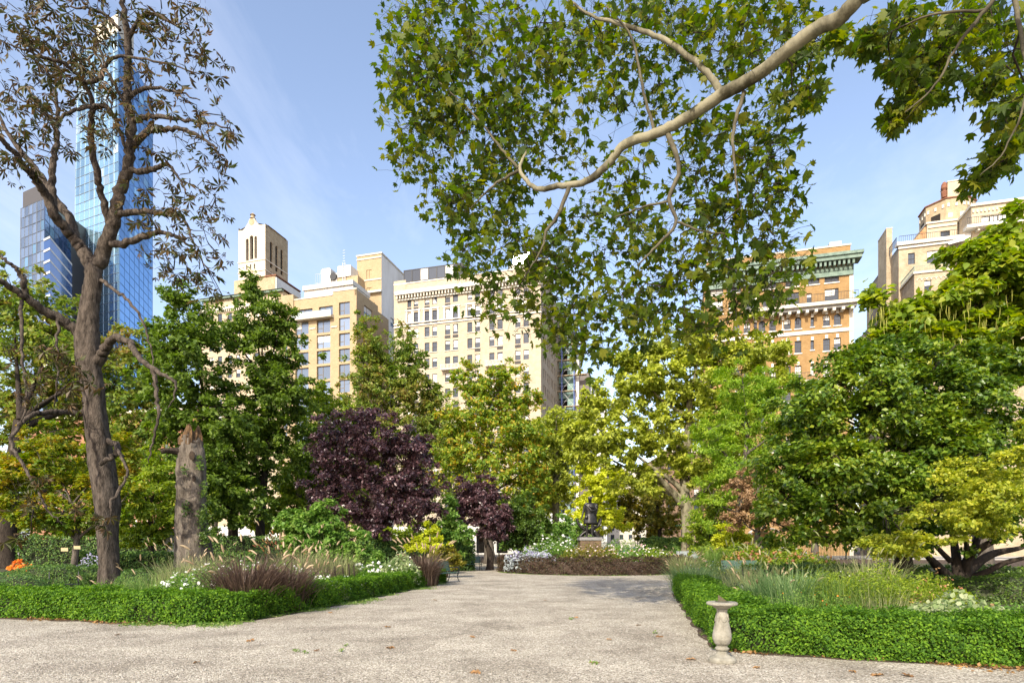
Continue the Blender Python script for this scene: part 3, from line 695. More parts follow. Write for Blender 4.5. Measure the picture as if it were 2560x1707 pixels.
d3 = 10.5; xl3 = U9(727, d3); zt3 = Z9(900, 625, d3); x3 = U9(1075, d3)
op = [(U9(880, d3), U9(990, d3), Z9(930, 820, d3), Z9(930, 725, d3))]
M['pale_brick'] = brickmat('pale_cream_brick', (0.52, 0.44, 0.315), (0.46, 0.375, 0.255), (0.52, 0.46, 0.36), soot=.12)
b.front('upper_front', M['pale_brick'], xl3, x3, zt2 - 1, zt3, op, d=d3); b.left('upper_side', M['pale_brick'], xl3, d3, 24, zt2 - 1, zt3)
b.window(op[0][0], op[0][2], op[0][1] - op[0][0], op[0][3] - op[0][2], d=d3, nx=2, style='plain', blind=0)
b.box('upper_coping', M['stone'], xl3 - .2, x3, d3 - .2, 24, zt3 + .003, zt3 + .3)
g = Geo()
for i in range(20): x = xl3 + .2 + (x3 - xl3 - .4) * i / 19; g.box(x - .1, x + .1, d3 - .18, d3 - .003, zt3 - .75, zt3 - .45)
b.build(g, 'dentil_band', M['stone'])
g = Geo(); g.add([(xl3 - .02, d3 + .3, zt3), (xl3 - .02, d3 + 9, zt3), (xl3 - 4.2, d3 + 9, zt2), (xl3 - 4.2, d3 + .3, zt2), (xl3 - .02, d3 + .3, zt2), (xl3 - .02, d3 + 9, zt2)], [(0, 1, 2, 3), (0, 3, 4), (1, 5, 2)]); b.build(g, 'sloping_tiled_roof', mat('rusty_tile', (0.30, 0.13, 0.05), (0.42, 0.27, 0.14), 1.5, .85))
# right hand block with the long window and arches
d4 = 5.9; xl4 = U9(1240, d4); zt4 = Z9(1240, 448, d4); zt4m = Z9(1240, 690, d4)
op = [(U9(1352, d4), U9(1650, d4), Z9(1500, 672, d4) , Z9(1500, 540, d4))]
ar = [(U9(x, d4), U9(x + 88, d4), Z9(x, 880, d4), Z9(x, 775, d4), 'arch') for x in (1290, 1405, 1520, 1640)]
b.front('right_front', M['pale_brick'], xl4, uR, zt, zt4, op + ar, d=d4)
b.left('right_side', M['pale_brick'], xl4, d4, 20, zt, zt4)
w4 = op[0][1] - op[0][0]
for i in range(3): b.window(op[0][0] + w4 * i / 3, op[0][2], w4 / 3 - .03, op[0][3] - op[0][2], d=d4, nx=2, style='plain', blind=.9)
for o in ar: b.window(o[0], o[2], o[1] - o[0], o[3] - o[2], d=d4, nx=2, style='plain', blind=.4)
b.box('right_coping', M['stone'], xl4 - .25, uR, d4 - .3, 20, zt4 + .003, zt4 + .4)
g = Geo()
for i in range(40): x = xl4 + .2 + .55 * i; g.box(x - .12, x + .12, d4 - .2, d4 - .003, zt4 - 1.0, zt4 - .6)
b.build(g, 'dentil_band', M['stone'])
b.box('terrace_ledge', M['white_stone'], xl4 - 1.2, uR, d4 - 1.5, d4 - .004, zt4m - .5, zt4m); b.iron_rail('terrace_rail', xl4 - 1.1, uR, d4 - 1.4, zt4m, 1.15, .3)
for i in range(16): x = xl4 + .6 + 1.3 * i; b.box('ledge_bracket', M['stone'], x - .15, x + .15, d4 - 1.1, d4 - .005, zt4m - .95, zt4m - .51)
g = Geo(); xa, xb = U9(935, d4 - 1), U9(1185, d4 - 1); za = Z9(935, 930, d4 - 1); zb_ = Z9(1185, 775, d4 - 1)
g.add([(xa, d4 - 2.5, za), (xb, d4 - 2.5, za + .6), (xb, d4 + .0, zb_ + .4), (xa + .6, d4, zb_ - .2)], [(0, 1, 2, 3)]); b.build(g, 'striped_awning', M['white_paint'])
b.box('green_balcony', M['green_rail'], U9(960, d4 - 1), U9(1150, d4 - 1), d4 - 2.2, d4 - .3, Z9(1000, 1040, d4 - 1), Z9(1000, 960, d4 - 1))
# octagonal roof tower, its tiled edge and chimney
dO = 17.0; cxo = U9(955, dO); ro = (U9(1262, dO) - U9(648, dO)) / 2; zo0 = zt3 - 4; zo1 = Z9(1000, 330, dO - ro)
a8 = np.array([math.pi / 8 + i * math.pi / 4 for i in range(8)])
g = Geo(); ring = [(cxo + ro * math.cos(a), dO + ro * math.sin(a)) for a in a8]
g.add([(x, y, z) for z in (zo0, zo1) for x, y in ring], [(i, (i+1) % 8, 8 + (i+1) % 8, 8 + i) for i in range(8)] + [tuple(range(8, 16))]); b.build(g, 'octagon_wall', M['tower_brick'])
g = Geo(); g.add([(cxo + r * math.cos(a), dO + r * math.sin(a), z) for r, z in ((ro + .22, zo1 - .05), (ro + .22, zo1 + .12), (ro * .5, zo1 + .9)) for a in a8], [(i + 8 * k, (i+1) % 8 + 8 * k, 8 + (i+1) % 8 + 8 * k, 8 + i + 8 * k) for k in (0, 1) for i in range(8)] + [tuple(range(16, 24)), tuple(range(7, -1, -1))]); b.build(g, 'octagon_roof', M['terracotta'])
for i in (3, 4, 5, 6):                  # dark panels paint in the shade of openings; white blocks on the faces we see
    p, q = np.array(ring[i]), np.array(ring[(i + 1) % 8]); mdl = (p + q) / 2; out = mdl - np.array([cxo, dO]); out /= np.linalg.norm(out); tan = (q - p) / np.linalg.norm(q - p)
    def blk(nm, m, half, z0, z1, o0, o1, off=0.0):
        g = Geo(); c_ = [mdl + tan * (off + sx * half) + out * oo for oo in (o0, o1) for sx in (-1, 1)]
        g.add([(c[0], c[1], z) for z in (z0, z1) for c in (c_[0], c_[1], c_[3], c_[2])], [(3,2,1,0),(4,5,6,7),(0,1,5,4),(1,2,6,5),(2,3,7,6),(3,0,4,7)]); return b.build(g, nm, m)
    if i != 5: blk('octagon_panel', M['shade_black'], .75, zo0 + 3, zo1 - 2.2, -.2, .03)
    else:
        for off in (-.9, .9): blk('octagon_panel', M['tower_stone'], .35, zo1 - 3.4, zo1 - 2.6, -.2, .05, off)
    for off in (-1.2, 0, 1.2): blk('octagon_block', M['white_stone'], .16, zo1 - 1.5, zo1 - .9, 0, .12, off)
d5 = dO - ro + 1.0; b.box('roof_chimney', M['pale_brick'], U9(965, d5), U9(1122, d5), d5, d5 + 3.0, zo1 - 1.2, Z9(1040, 150, d5)); b.box('chimney_cap', M['stone'], U9(960, d5), U9(1126, d5), d5 - .1, d5 + 3.1, Z9(1040, 150, d5) + .003, Z9(1040, 140, d5))
g = Geo(); px_, zz_ = U9(938, d5), Z9(938, 320, d5); g.lathe([(.35, zz_), (.5, zz_ + .9), (.3, zz_ + 1.2), (.55, zz_ + 1.6), (.45, zz_ + 2.3), (.2, zz_ + 2.7)], 10, px_, d5 + .5); b.build(g, 'chimney_pot', M['terracotta'])

# --- building under scaffold
b = Bld('scaffolded_building', 'building shell wrapped in green sheathing behind scaffold poles', 'building', 545, d=17)
M['sheath'] = mat('green_sheathing', (0.16, 0.27, 0.25), (0.22, 0.34, 0.31), .8, .7)
WS = b.u(574); zt = b.z(565, 317); fl = 3.25; nfl = int(zt / fl)
u0, u1 = b.u(558), b.u(567.5)
ops = [(u0 - 3, u1, zt - 2.7 - fl * i, zt - 1.0 - fl * i) for i in range(nfl - 1)]
b.front('sheathed_wall', M['sheath'], -6, WS, 0, zt, ops, rev=1.5); b.right('side_wall', M['white_paint'], WS, 0, 9, 0, zt - 6)
b.box('interior_shade', M['shade_black'], -5.5, WS - .5, 1.6, 8, 0, zt - 1)  # near-black block paints the shade behind the sheathing gaps
b.box('corner_panel', M['white_paint'], WS + .3, WS + 1.1, -.3, 3, 0, b.z(577, 360))
M['cor'] = mat('corrugated_metal', (0.10, 0.085, 0.08), (0.16, 0.14, 0.13), 6, .6, stretch=(8, 8, .1))
b.box('corrugated_wall', M['cor'], WS + 1.15, WS + 3.2, .5, 9, 0, b.z(582, 372))
M['blue_pole'] = mat('blue_scaffold_pole', (0.13, 0.18, 0.42), None, rough=.5); M['pole'] = mat('grey_scaffold_pole', (0.42, 0.43, 0.44), None, rough=.45, metal=.5); M['plank'] = mat('scaffold_plank', (0.48, 0.40, 0.27), (0.36, 0.29, 0.19), 3, .9)
for px in (561.5, 574.0):
    x = b.u(px, -1.6)
    for yy in (-1.7, -.6):
        g = Geo(); g.tube([(x, yy, 0), (x, yy, zt + 1)], .09, 6); b.build(g, 'scaffold_pole', M['blue_pole'])
for i in range(nfl):
    z_ = zt - 3.0 - fl * i; x0, x1 = b.u(556, -1.6), b.u(575.5, -1.6)
    b.box('scaffold_deck', M['plank'], x0, x1 + (2.2 if i % 2 else 0), -1.75, -.55, z_ - .12, z_)
    g = Geo(); g.tube([(x0, -1.72, z_ + 1.0), (x1, -1.72, z_ + 1.0)], .05, 5); b.build(g, 'guard_rail', M['pole'])
    xa, xb = b.u(561.5, -1.6), b.u(574, -1.6)
    g = Geo(); g.tube([(xa, -1.7, z_), (xb, -1.7, z_ + fl)], .045, 5); g.tube([(xb, -1.66, z_), (xa, -1.66, z_ + fl)], .045, 5); b.build(g, 'cross_brace', M['pole'])
g = Geo(); x = WS + 3.7; zm = b.z(586, 378)
for sx in (0, .8):
    for sy in (0, .8): g.tube([(x + sx, -.5 + sy, 0), (x + sx, -.5 + sy, zm)], .06, 5)
for i in range(int(zm / 1.2)):
    z_ = i * 1.2; g.tube([(x, -.5, z_), (x + .8, -.5, z_ + 1.2)], .04, 4); g.tube([(x, -.5, z_), (x + .8, -.5, z_)], .04, 4); g.tube([(x, .3, z_), (x, -.5, z_ + 1.2)], .04, 4)
b.build(g, 'hoist_mast', M['pole'])

# --- pale blocks down the side street
def far_block(name, label, px0, px1, py, Y, m, rowh=3.3, cw=3.0):
    x0, x1 = GX(px0, Y), GX(px1, Y); b = Bld(name, label, 'building', 0, th=0.0, at=(x0, Y)); wd = x1 - x0; zt = EYE + (HY - py) / F * Y
    nx_ = max(1, int(wd / cw)); ops = [(wd * (i + .3) / nx_, wd * (i + .7) / nx_, rowh * (j + .3), rowh * (j + .85)) for i in range(nx_) for j in range(1, int(zt / rowh))]
    b.front('front_wall', m, 0, wd, 0, zt, ops); b.right('side_wall', m, wd, 0, 20, 0, zt); b.left('side_wall', m, 0, 0, 20, 0, zt)
    for o in ops: b.window(o[0], o[2], o[1] - o[0], o[3] - o[2], nx=1, nz=1, blind=.3)
    b.box('cornice', M['stone'], -.2, wd + .2, -.4, .4, zt + .003, zt + .7)
    return b
far_block('white_brick_block', 'pale white brick block far down the side street past the scaffold', 587, 607, 402, 205, M['white_paint'])
far_block('grey_stone_block', 'grey stone block closing the side street behind the statue', 608, 662, 470, 225, M['stone'])
far_block('brownstone_row', 'low brownstone terrace behind the yellow trees', 664, 703, 452, 150, mat('brownstone', (.20, .13, .09), (.26, .17, .12), 1, .9))

# --- glass towers (far left)
def tower(name, label, rows_pts, panes, mats, group=None):
    """faces: list of (bottom A, bottom B, top A, top B, columns, floors, glass)"""
    base = rows_pts[0][0]
    t = thing(name, (base[0], base[1], 0), label, 'skyscraper', group); off = np.array([base[0], base[1], 0.0])
    return t, off
def curtain(t, off, A, B, At, Bt, nc, nf, glass, nobj, mull, zmin=0.0, vary=0.012, light=0.0, alt=None):
    A, B, At, Bt = [np.array(p, float) for p in (A, B, At, Bt)]
    P = lambda i, j: (A * (1 - i) + B * i) * (1 - j) + (At * (1 - i) + Bt * i) * j
    n = np.cross(B - A, At - A); n /= np.linalg.norm(n)
    if n[1] > 0: n = -n
    g = Geo()
    for i in range(nc + 1): g.tube([P(i / nc, 0) + n * .05, P(i / nc, 1) + n * .05], .12 if i % 4 else .2, 4)
    for j in range(nf + 1): g.tube([P(0, j / nf) + n * .05, P(1, j / nf) + n * .05], .13, 4)
    tag(g.build('mullions', mull, t, off), kind='stuff')
    rest = Geo(); cnt = 0
    for j in range(nf - 1, -1, -1):
        for i in range(nc):
            q = [P((i + .04) / nc, (j + .04) / nf), P((i + .96) / nc, (j + .04) / nf), P((i + .96) / nc, (j + .96) / nf), P((i + .04) / nc, (j + .96) / nf)]
            c_ = sum(q) / 4; jit = [rng.normal(0, vary) * 2 for _ in range(4)]
            q = [p + n * jj for p, jj in zip(q, jit)]
            z_ = c_[2]
            if cnt < nobj and z_ > zmin:
                g = Geo(); g.quad(*q); o = g.build('pane', (alt if alt is not None and rng.random() < light else glass), t, off); cnt += 1
            else: rest.quad(*q)
    tag(rest.build('lower_panes', glass, t, off), kind='stuff')
M['mull'] = mat('pale_lit_mullion', (.42, .50, .56), None, rough=.4, metal=.4)  # mullions tinted lighter for the lit tower face
M['pale_lit_glass'] = glassmat('pale_lit_curtain_glass', (0.27, 0.43, 0.53), 0.15, metal=0.75)  # bright sky reflection of the lit face put into the tint
M['blue_shaded_glass'] = glassmat('blue_shaded_curtain_glass', (0.13, 0.27, 0.48), 0.1, metal=0.6)  # same tower's glass, tinted darker for its shaded face
M['lit_glass'] = glassmat('bright_curtain_glass', (0.48, 0.60, 0.66), 0.2, metal=0.6)
def pt(px, py, Y): p = W(px, py, Y); return p
def base(px, Y): return np.array([GX(px, Y), Y, 0.0])
t, off = tower('glass_skyscraper', 'slim pale blue glass skyscraper soaring behind the chestnut branches', [[base(120, 250)]], None, None)
C0, L0_, R0 = base(121, 250), base(68, 262), base(152, 275)
Ct, Lt, Rt = pt(118, 30, 250), pt(78, 30, 262), pt(153, 40, 275)
Ct[2] = Lt[2] = 216; Rt[2] = 205
curtain(t, off, L0_, C0, Lt, Ct, 9, 56, M['pale_lit_glass'], 150, M['mull'], 70, light=.12, alt=M['lit_glass'])
curtain(t, off, C0, R0, Ct, Rt, 7, 56, M['blue_shaded_glass'], 150, mat('blue_shaded_mullion', (.10, .20, .36), None, rough=.4), 70, light=.1, alt=M['pale_lit_glass'])  # shaded face: darker glass and mullions painted in
def inset(ps, k=.95):
    c_ = sum(ps) / len(ps); return [np.array([c_[0] + (p[0] - c_[0]) * k, c_[1] + (p[1] - c_[1]) * k, p[2]]) for p in ps]
g = Geo(); q = inset([L0_, C0, R0, L0_ + np.array([8, 30, 0])]); qt = inset([Lt, Ct, Rt, Lt + np.array([8, 28, 0])]); sh = np.array([0.0, 0, -0.3])
g.add([p + sh for p in q] + [p + sh for p in qt], [(2, 3, 7, 6), (3, 0, 4, 7), (4, 5, 6, 7), (0, 1, 5, 4), (1, 2, 6, 5)]); g.build('tower_core', M['dark_metal'], t, off)
g = Geo(); g.add([Lt * .6 + Ct * .4 + np.array([0, 1, 0]), Ct + np.array([-1, 1.5, 0]), Ct + np.array([-1, 12, 0]), Lt * .6 + Ct * .4 + np.array([0, 12, 0])] + [p + np.array([0, 0, 9]) for p in (Lt * .6 + Ct * .4 + np.array([0, 1, 0]), Ct + np.array([-1, 1.5, 0]), Ct + np.array([-1, 12, 0]), Lt * .6 + Ct * .4 + np.array([0, 12, 0]))], [(0,1,5,4),(1,2,6,5),(2,3,7,6),(3,0,4,7),(4,5,6,7)]); g.build('crown', M['stone'], t, off)
t, off = tower('dark_glass_tower', 'dark glass tower with a white banded lower block beside the blue skyscraper', [[base(44, 225)]], None, None)
C0, L0_, R0 = base(43, 225), base(18, 232), base(73, 250); Ct, Lt, Rt = pt(45, 198, 225), pt(21, 206, 232), pt(71, 214, 250); zt_ = Ct[2]; Lt[2] = Rt[2] = zt_
M['grey_glass'] = glassmat('grey_curtain_glass', (0.20, 0.25, 0.33), 0.12, metal=0.6); M['deep_glass'] = glassmat('deep_blue_curtain_glass', (0.04, 0.09, 0.24), 0.08, metal=.4)
curtain(t, off, L0_, C0, Lt, Ct, 6, 34, M['grey_glass'], 100, mat('grey_mullion', (.2, .23, .28), None, rough=.5), 70, light=.1, alt=M['pale_lit_glass'])
curtain(t, off, C0, R0, Ct, Rt, 6, 34, M['deep_glass'], 80, mat('navy_mullion', (.05, .08, .16), None, rough=.5), 70, light=.08, alt=M['blue_shaded_glass'])
sh = np.array([0.0, 0, -0.3]); q = inset([L0_, C0, R0, L0_ + np.array([6, 30, 0])]); qt = inset([Lt, Ct, Rt, Lt + np.array([6, 30, 0])])
g = Geo(); g.add([p + sh for p in q] + [p + sh + np.array([0, 0, 7.0]) for p in qt], [(2, 3, 7, 6), (3, 0, 4, 7), (4, 5, 6, 7), (0, 1, 5, 4), (1, 2, 6, 5)]); g.build('tower_core', mat('dark_crown_panel', (.07, .065, .065), None, rough=.6), t, off)
A, B, C = base(44, 208), base(50, 206), base(72, 226); zlo, zhi = 60.0, pt(50, 237, 206)[2]
g = Geo(); up = lambda p, z: np.array([p[0], p[1], z]); D_ = C + np.array([-12, 12, 0]); E_ = A + np.array([-2, 12, 0])
ringb = [A, B, C, D_, E_]; g.add([up(p, z) for z in (zlo, zhi - .4) for p in ringb], [(i, (i+1) % 5, 5 + (i+1) % 5, 5 + i) for i in range(5)] + [tuple(range(5)), tuple(range(5, 10))]); g.build('banded_block', M['deep_glass'], t, off)
nb = 12
for i in range(nb + 1):
    z_ = zlo + (zhi - zlo) * i / nb
    g = Geo(); c_ = sum(ringb) / 5
    rr = [c_ + (p - c_) * 1.02 for p in ringb]
    g.add([up(p, z) for z in (z_ - .35, z_ + .35) for p in rr], [(k, (k+1) % 5, 5 + (k+1) % 5, 5 + k) for k in range(5)] + [tuple(range(5)), tuple(range(5, 10))]); g.build('floor_band', M['white_paint'], t, off)
# ------------------------------------------------------------------ foliage kit
def nrm(a): return a / (np.linalg.norm(a, axis=-1, keepdims=True) + 1e-9)
TM = {
    # x across, y along the leaf, z out of the blade
    'leaf': ([(0, 0, 0), (-.32, .45, .10), (0, 1, -.04), (.32, .45, .10)], [(0, 3, 2), (0, 2, 1)]),
    'ovate': ([(0, 0, 0), (-.30, .22, .08), (-.34, .55, .10), (0, 1, -.12), (.34, .55, .10), (.30, .22, .08)], [(0, 5, 4, 3), (0, 3, 2, 1)]),
    'needle': ([(0, 0, 0), (-.16, .5, .05), (0, 1, 0), (.16, .5, .05)], [(0, 3, 2), (0, 2, 1)]),
    'plane': ([(0, .35, 0), (0, 0, 0), (.30, .06, .05), (.62, .30, -.14), (.34, .40, .03), (.48, .78, -.16), (.16, .66, .02), (0, 1.05, -.24),
               (-.16, .66, .04), (-.48, .78, -.10), (-.34, .40, .06), (-.62, .30, -.02), (-.30, .06, .06)],
              [(0, i, i + 1) for i in range(1, 12)] + [(0, 12, 1)]),
    'rosette': None, 'star': None,
}
def _palm():
    V, Fc = [], []
    for k, (a, l) in enumerate(((-80, .75), (-42, .95), (0, 1.0), (42, .95), (80, .75))):
        a = math.radians(a); s, c = math.sin(a), math.cos(a)
        for x, y, z in ((0, .02, 0), (-.125, .62, .03), (0, 1, -.22), (.125, .62, .03)):
            y *= l; V.append((x * c + y * s, -x * s + y * c, z - .10 * y)); 
        b = 4 * k; Fc += [(b, b + 3, b + 2), (b, b + 2, b + 1)]
    return V, Fc
TM['palm'] = _palm()
def _disc(n=7):
    V = [(0, 0, .12)] + [(.5 * math.cos(2*math.pi*i/n), .5 * math.sin(2*math.pi*i/n), 0) for i in range(n)]
    return V, [(0, 1 + i, 1 + (i + 1) % n) for i in range(n)]
TM['disc'] = _disc()
TM['ball'] = ([(0, 0, .5), (.5, 0, 0), (0, .5, 0), (-.5, 0, 0), (0, -.5, 0), (0, 0, -.5)], [(0,1,2),(0,2,3),(0,3,4),(0,4,1),(5,2,1),(5,3,2),(5,4,3),(5,1,4)])
TM['sprig'] = ([(0,0,0),(-.3,.25,.05),(-.1,.5,0),(-.34,.62,.06),(0,1,0),(.34,.6,.06),(.1,.48,0),(.3,.25,.05)], [(0,7,6),(0,6,2),(0,2,1),(2,6,5),(2,5,4),(2,4,3)])

def np_mesh(name, V, Fc):
    me = bpy.data.meshes.new(name)
    nl = np.array([len(f) for f in Fc] if isinstance(Fc, list) else [])
    me.vertices.add(len(V)); me.vertices.foreach_set('co', np.ascontiguousarray(V, dtype=np.float32).ravel())
    L = np.concatenate([np.asarray(f) for f in Fc]); me.loops.add(len(L)); me.loops.foreach_set('vertex_index', L.astype(np.int32))
    me.polygons.add(len(Fc)); st = np.concatenate([[0], np.cumsum(nl)[:-1]]); me.polygons.foreach_set('loop_start', st.astype(np.int32))
    me.update(calc_edges=True); return me
def leaf_mesh(name, C, n, d, size, tm='leaf', off=(0, 0, 0), aspect=None):
    """one mesh of many leaves: centre, blade normal, tip direction, length"""
    T, Fc = TM[tm]; T = np.array(T, float); k = len(T); N = len(C)
    n = nrm(n); d = nrm(d - n * np.sum(d * n, 1, keepdims=True)); s = np.cross(d, n)
    size = np.broadcast_to(np.asarray(size, float), (N,))
    V = (C - np.asarray(off))[:, None, :] + size[:, None, None] * (T[None, :, 0:1] * s[:, None, :] + T[None, :, 1:2] * d[:, None, :] + T[None, :, 2:3] * n[:, None, :])
    V = V.reshape(-1, 3)
    me = bpy.data.meshes.new(name)
    me.vertices.add(len(V)); me.vertices.foreach_set('co', V.astype(np.float32).ravel())
    tl = np.concatenate([np.array(f) for f in Fc]); nl = np.array([len(f) for f in Fc])
    L = (np.arange(N)[:, None] * k + tl[None, :]).ravel()
    me.loops.add(len(L)); me.loops.foreach_set('vertex_index', L.astype(np.int32))
    sz = np.tile(nl, N); st = np.concatenate([[0], np.cumsum(sz)[:-1]])
    me.polygons.add(len(sz)); me.polygons.foreach_set('loop_start', st.astype(np.int32))
    me.update(calc_edges=True); return me
def tubes_np(paths, k=3):
    """many thin tubes at once: paths (N, m, 3), radii (N, m)"""
    P, r = paths; N, m, _ = P.shape
    T = nrm(np.gradient(P, axis=1)); ref = np.where(np.abs(T[..., 2:3]) < .9, np.array([0., 0, 1]), np.array([1., 0, 0]))
    U = nrm(np.cross(T, ref)); Vv = np.cross(T, U); a = np.linspace(0, 2 * np.pi, k, endpoint=False)
    R_ = P[:, :, None, :] + r[:, :, None, None] * (np.cos(a)[None, None, :, None] * U[:, :, None, :] + np.sin(a)[None, None, :, None] * Vv[:, :, None, :])
    V = R_.reshape(-1, 3); q = []
    for i in range(m - 1):
        for j in range(k): q.append((i*k + j, i*k + (j+1) % k, (i+1)*k + (j+1) % k, (i+1)*k + j))
    q = np.array(q); L = (np.arange(N)[:, None, None] * (m * k) + q[None]).reshape(-1)
    return V, L
def tube_mesh(name, P, r, k=3, off=(0, 0, 0)):
    V, L = tubes_np((P, r), k); V = V - np.asarray(off)
    me = bpy.data.meshes.new(name); me.vertices.add(len(V)); me.vertices.foreach_set('co', V.astype(np.float32).ravel())
    me.loops.add(len(L)); me.loops.foreach_set('vertex_index', L.astype(np.int32))
    npoly = len(L) // 4; me.polygons.add(npoly); me.polygons.foreach_set('loop_start', (np.arange(npoly) * 4).astype(np.int32))
    me.update(calc_edges=True); return me
def bez(p, q, r, s, m):
    t = np.linspace(0, 1, m)[:, None]; return (1-t)**3*p + 3*(1-t)**2*t*q + 3*(1-t)*t*t*r + t**3*s
def spline(pts, m=6):
    """a smooth path through the points"""
    P = np.asarray(pts, float); out = []
    E = np.vstack([2*P[0] - P[1], P, 2*P[-1] - P[-2]])
    for i in range(1, len(E) - 2):
        p0, p1, p2, p3 = E[i-1], E[i], E[i+1], E[i+2]
        for t in np.linspace(0, 1, m, endpoint=False):
            out.append(.5 * ((2*p1) + (-p0 + p2)*t + (2*p0 - 5*p1 + 4*p2 - p3)*t*t + (-p0 + 3*p1 - 3*p2 + p3)*t**3))
    out.append(P[-1]); return np.array(out)
def rough_tube(g, path, rad, k=12, amp=.12, seed=0, freq=3.0):
    """a trunk with ribs and swellings"""
    r_ = np.random.default_rng(seed); P = np.asarray(path); m = len(P); rad = np.broadcast_to(rad, (m,))
    T = nrm(np.gradient(P, axis=0)); U = nrm(np.cross(T, np.array([0., 1., 0.]))); Vv = np.cross(T, U)
    a = np.linspace(0, 2*np.pi, k, endpoint=False); ph = r_.uniform(0, 6.28, 6)
    V = []
    for i in range(m):
        h = i / m * freq * 4
        s = 1 + amp * (np.sin(2*a + ph[0] + h*.35) * .5 + np.sin(3*a + ph[1] - h*.6) * .45 + np.sin(5*a + ph[2] + h*.5) * .35 + r_.normal(0, .22, k))
        V.append(P[i] + (rad[i] * s)[:, None] * (np.cos(a)[:, None]*U[i] + np.sin(a)[:, None]*Vv[i]))
    f = [(i*k + j, i*k + (j+1) % k, (i+1)*k + (j+1) % k, (i+1)*k + j) for i in range(m-1) for j in range(k)] + [tuple((m-1)*k + j for j in range(k))]
    g.add(np.concatenate(V), f)

def crown_points(blobs, nleaf, clump, shell=1.6, up=.6, out=.45, flat=.65, seed=1, sprig=.06):
    """leaf positions gathered in clumps through the crown's volume; returns centres, normals, clump centres"""
    r_ = np.random.default_rng(seed)
    B = []
    for bl in blobs:
        px, py, rx, ry, Y = bl[:5]; s = Y / F; c = W(px, py, Y); ryd = bl[5] if len(bl) > 5 else (rx + ry) / 2 * .9 * s
        B.append((c, np.array([rx * s, ryd, ry * s])))
    wts = np.array([(b[1].prod()) ** (2/3) for b in B]); wts /= wts.sum()
    CC, ON = [], []
    area = sum((b[1].prod()) ** (2/3) for b in B)
    ncl = max(12, int(area / clump**2 * 2.6))
    for (c, R_), w_ in zip(B, wts):
        k = max(3, int(ncl * w_)); dirs = nrm(r_.normal(size=(k, 3)))
        ph = r_.uniform(0, 6.28, 3)
        lump = 1 + .16 * np.sin(dirs[:, 0]*5 + ph[0]) * np.sin(dirs[:, 2]*6 + ph[1]) + .10 * np.sin(dirs[:, 1]*9 + dirs[:, 2]*7 + ph[2])
        rad = (1 - .85 * r_.random(k) ** shell) * lump
        rad = np.where(r_.random(k) < sprig, lump * r_.uniform(1.0, 1.22, k), rad)
        CC.append(c + dirs * R_ * rad[:, None]); ON.append(dirs)
    CC = np.concatenate(CC); ON = np.concatenate(ON)
    ok = CC[:, 2] > .12; CC, ON = CC[ok], ON[ok]
    m = max(3, nleaf // len(CC)); cs = clump * r_.uniform(.55, 1.35, len(CC))
    off = r_.normal(size=(len(CC), m, 3)) * .42; off[..., 2] *= flat
    P = (CC[:, None, :] + off * cs[:, None, None]).reshape(-1, 3)
    O = np.repeat(ON, m, 0)
    n = nrm(np.array([0, 0, up]) + out * O + r_.normal(size=P.shape) * .5)
    d = nrm(r_.normal(size=P.shape) + O * .8 + np.array([0, 0, -.35]))
    return P, n, d, CC, B

LEAF_N, LEAF_S = 1.6, 1.36
BARK = {}
def barkmat(name, a, b, scale=3, bump=.8, stretch=(3, 3, .6)): return mat(name, a, b, scale, .95, bump, 9, stretch=stretch, spec=.15)
BARK['grey'] = barkmat('grey_bark', (.07, .058, .046), (.14, .12, .10))
BARK['dark'] = barkmat('dark_bark', (.025, .019, .015), (.055, .043, .033))
BARK['plane'] = mat('mottled_plane_bark', (.06, .052, .03), (.23, .21, .14), 2.2, .85, .25, 12, lo=.38, hi=.56, stretch=(1, 1, .5), spec=.2)
BARK['plane_young'] = mat('plane_branch_bark', (.045, .038, .024), (.13, .115, .075), 3, .85, .2, 12, spec=.2)
BARK['chestnut'] = mat('furrowed_chestnut_bark', (.030, .024, .019), (.13, .105, .085), 2.6, .95, 1.0, 10, stretch=(3.2, 3.2, .9), spec=.15, lo=.36, hi=.68)

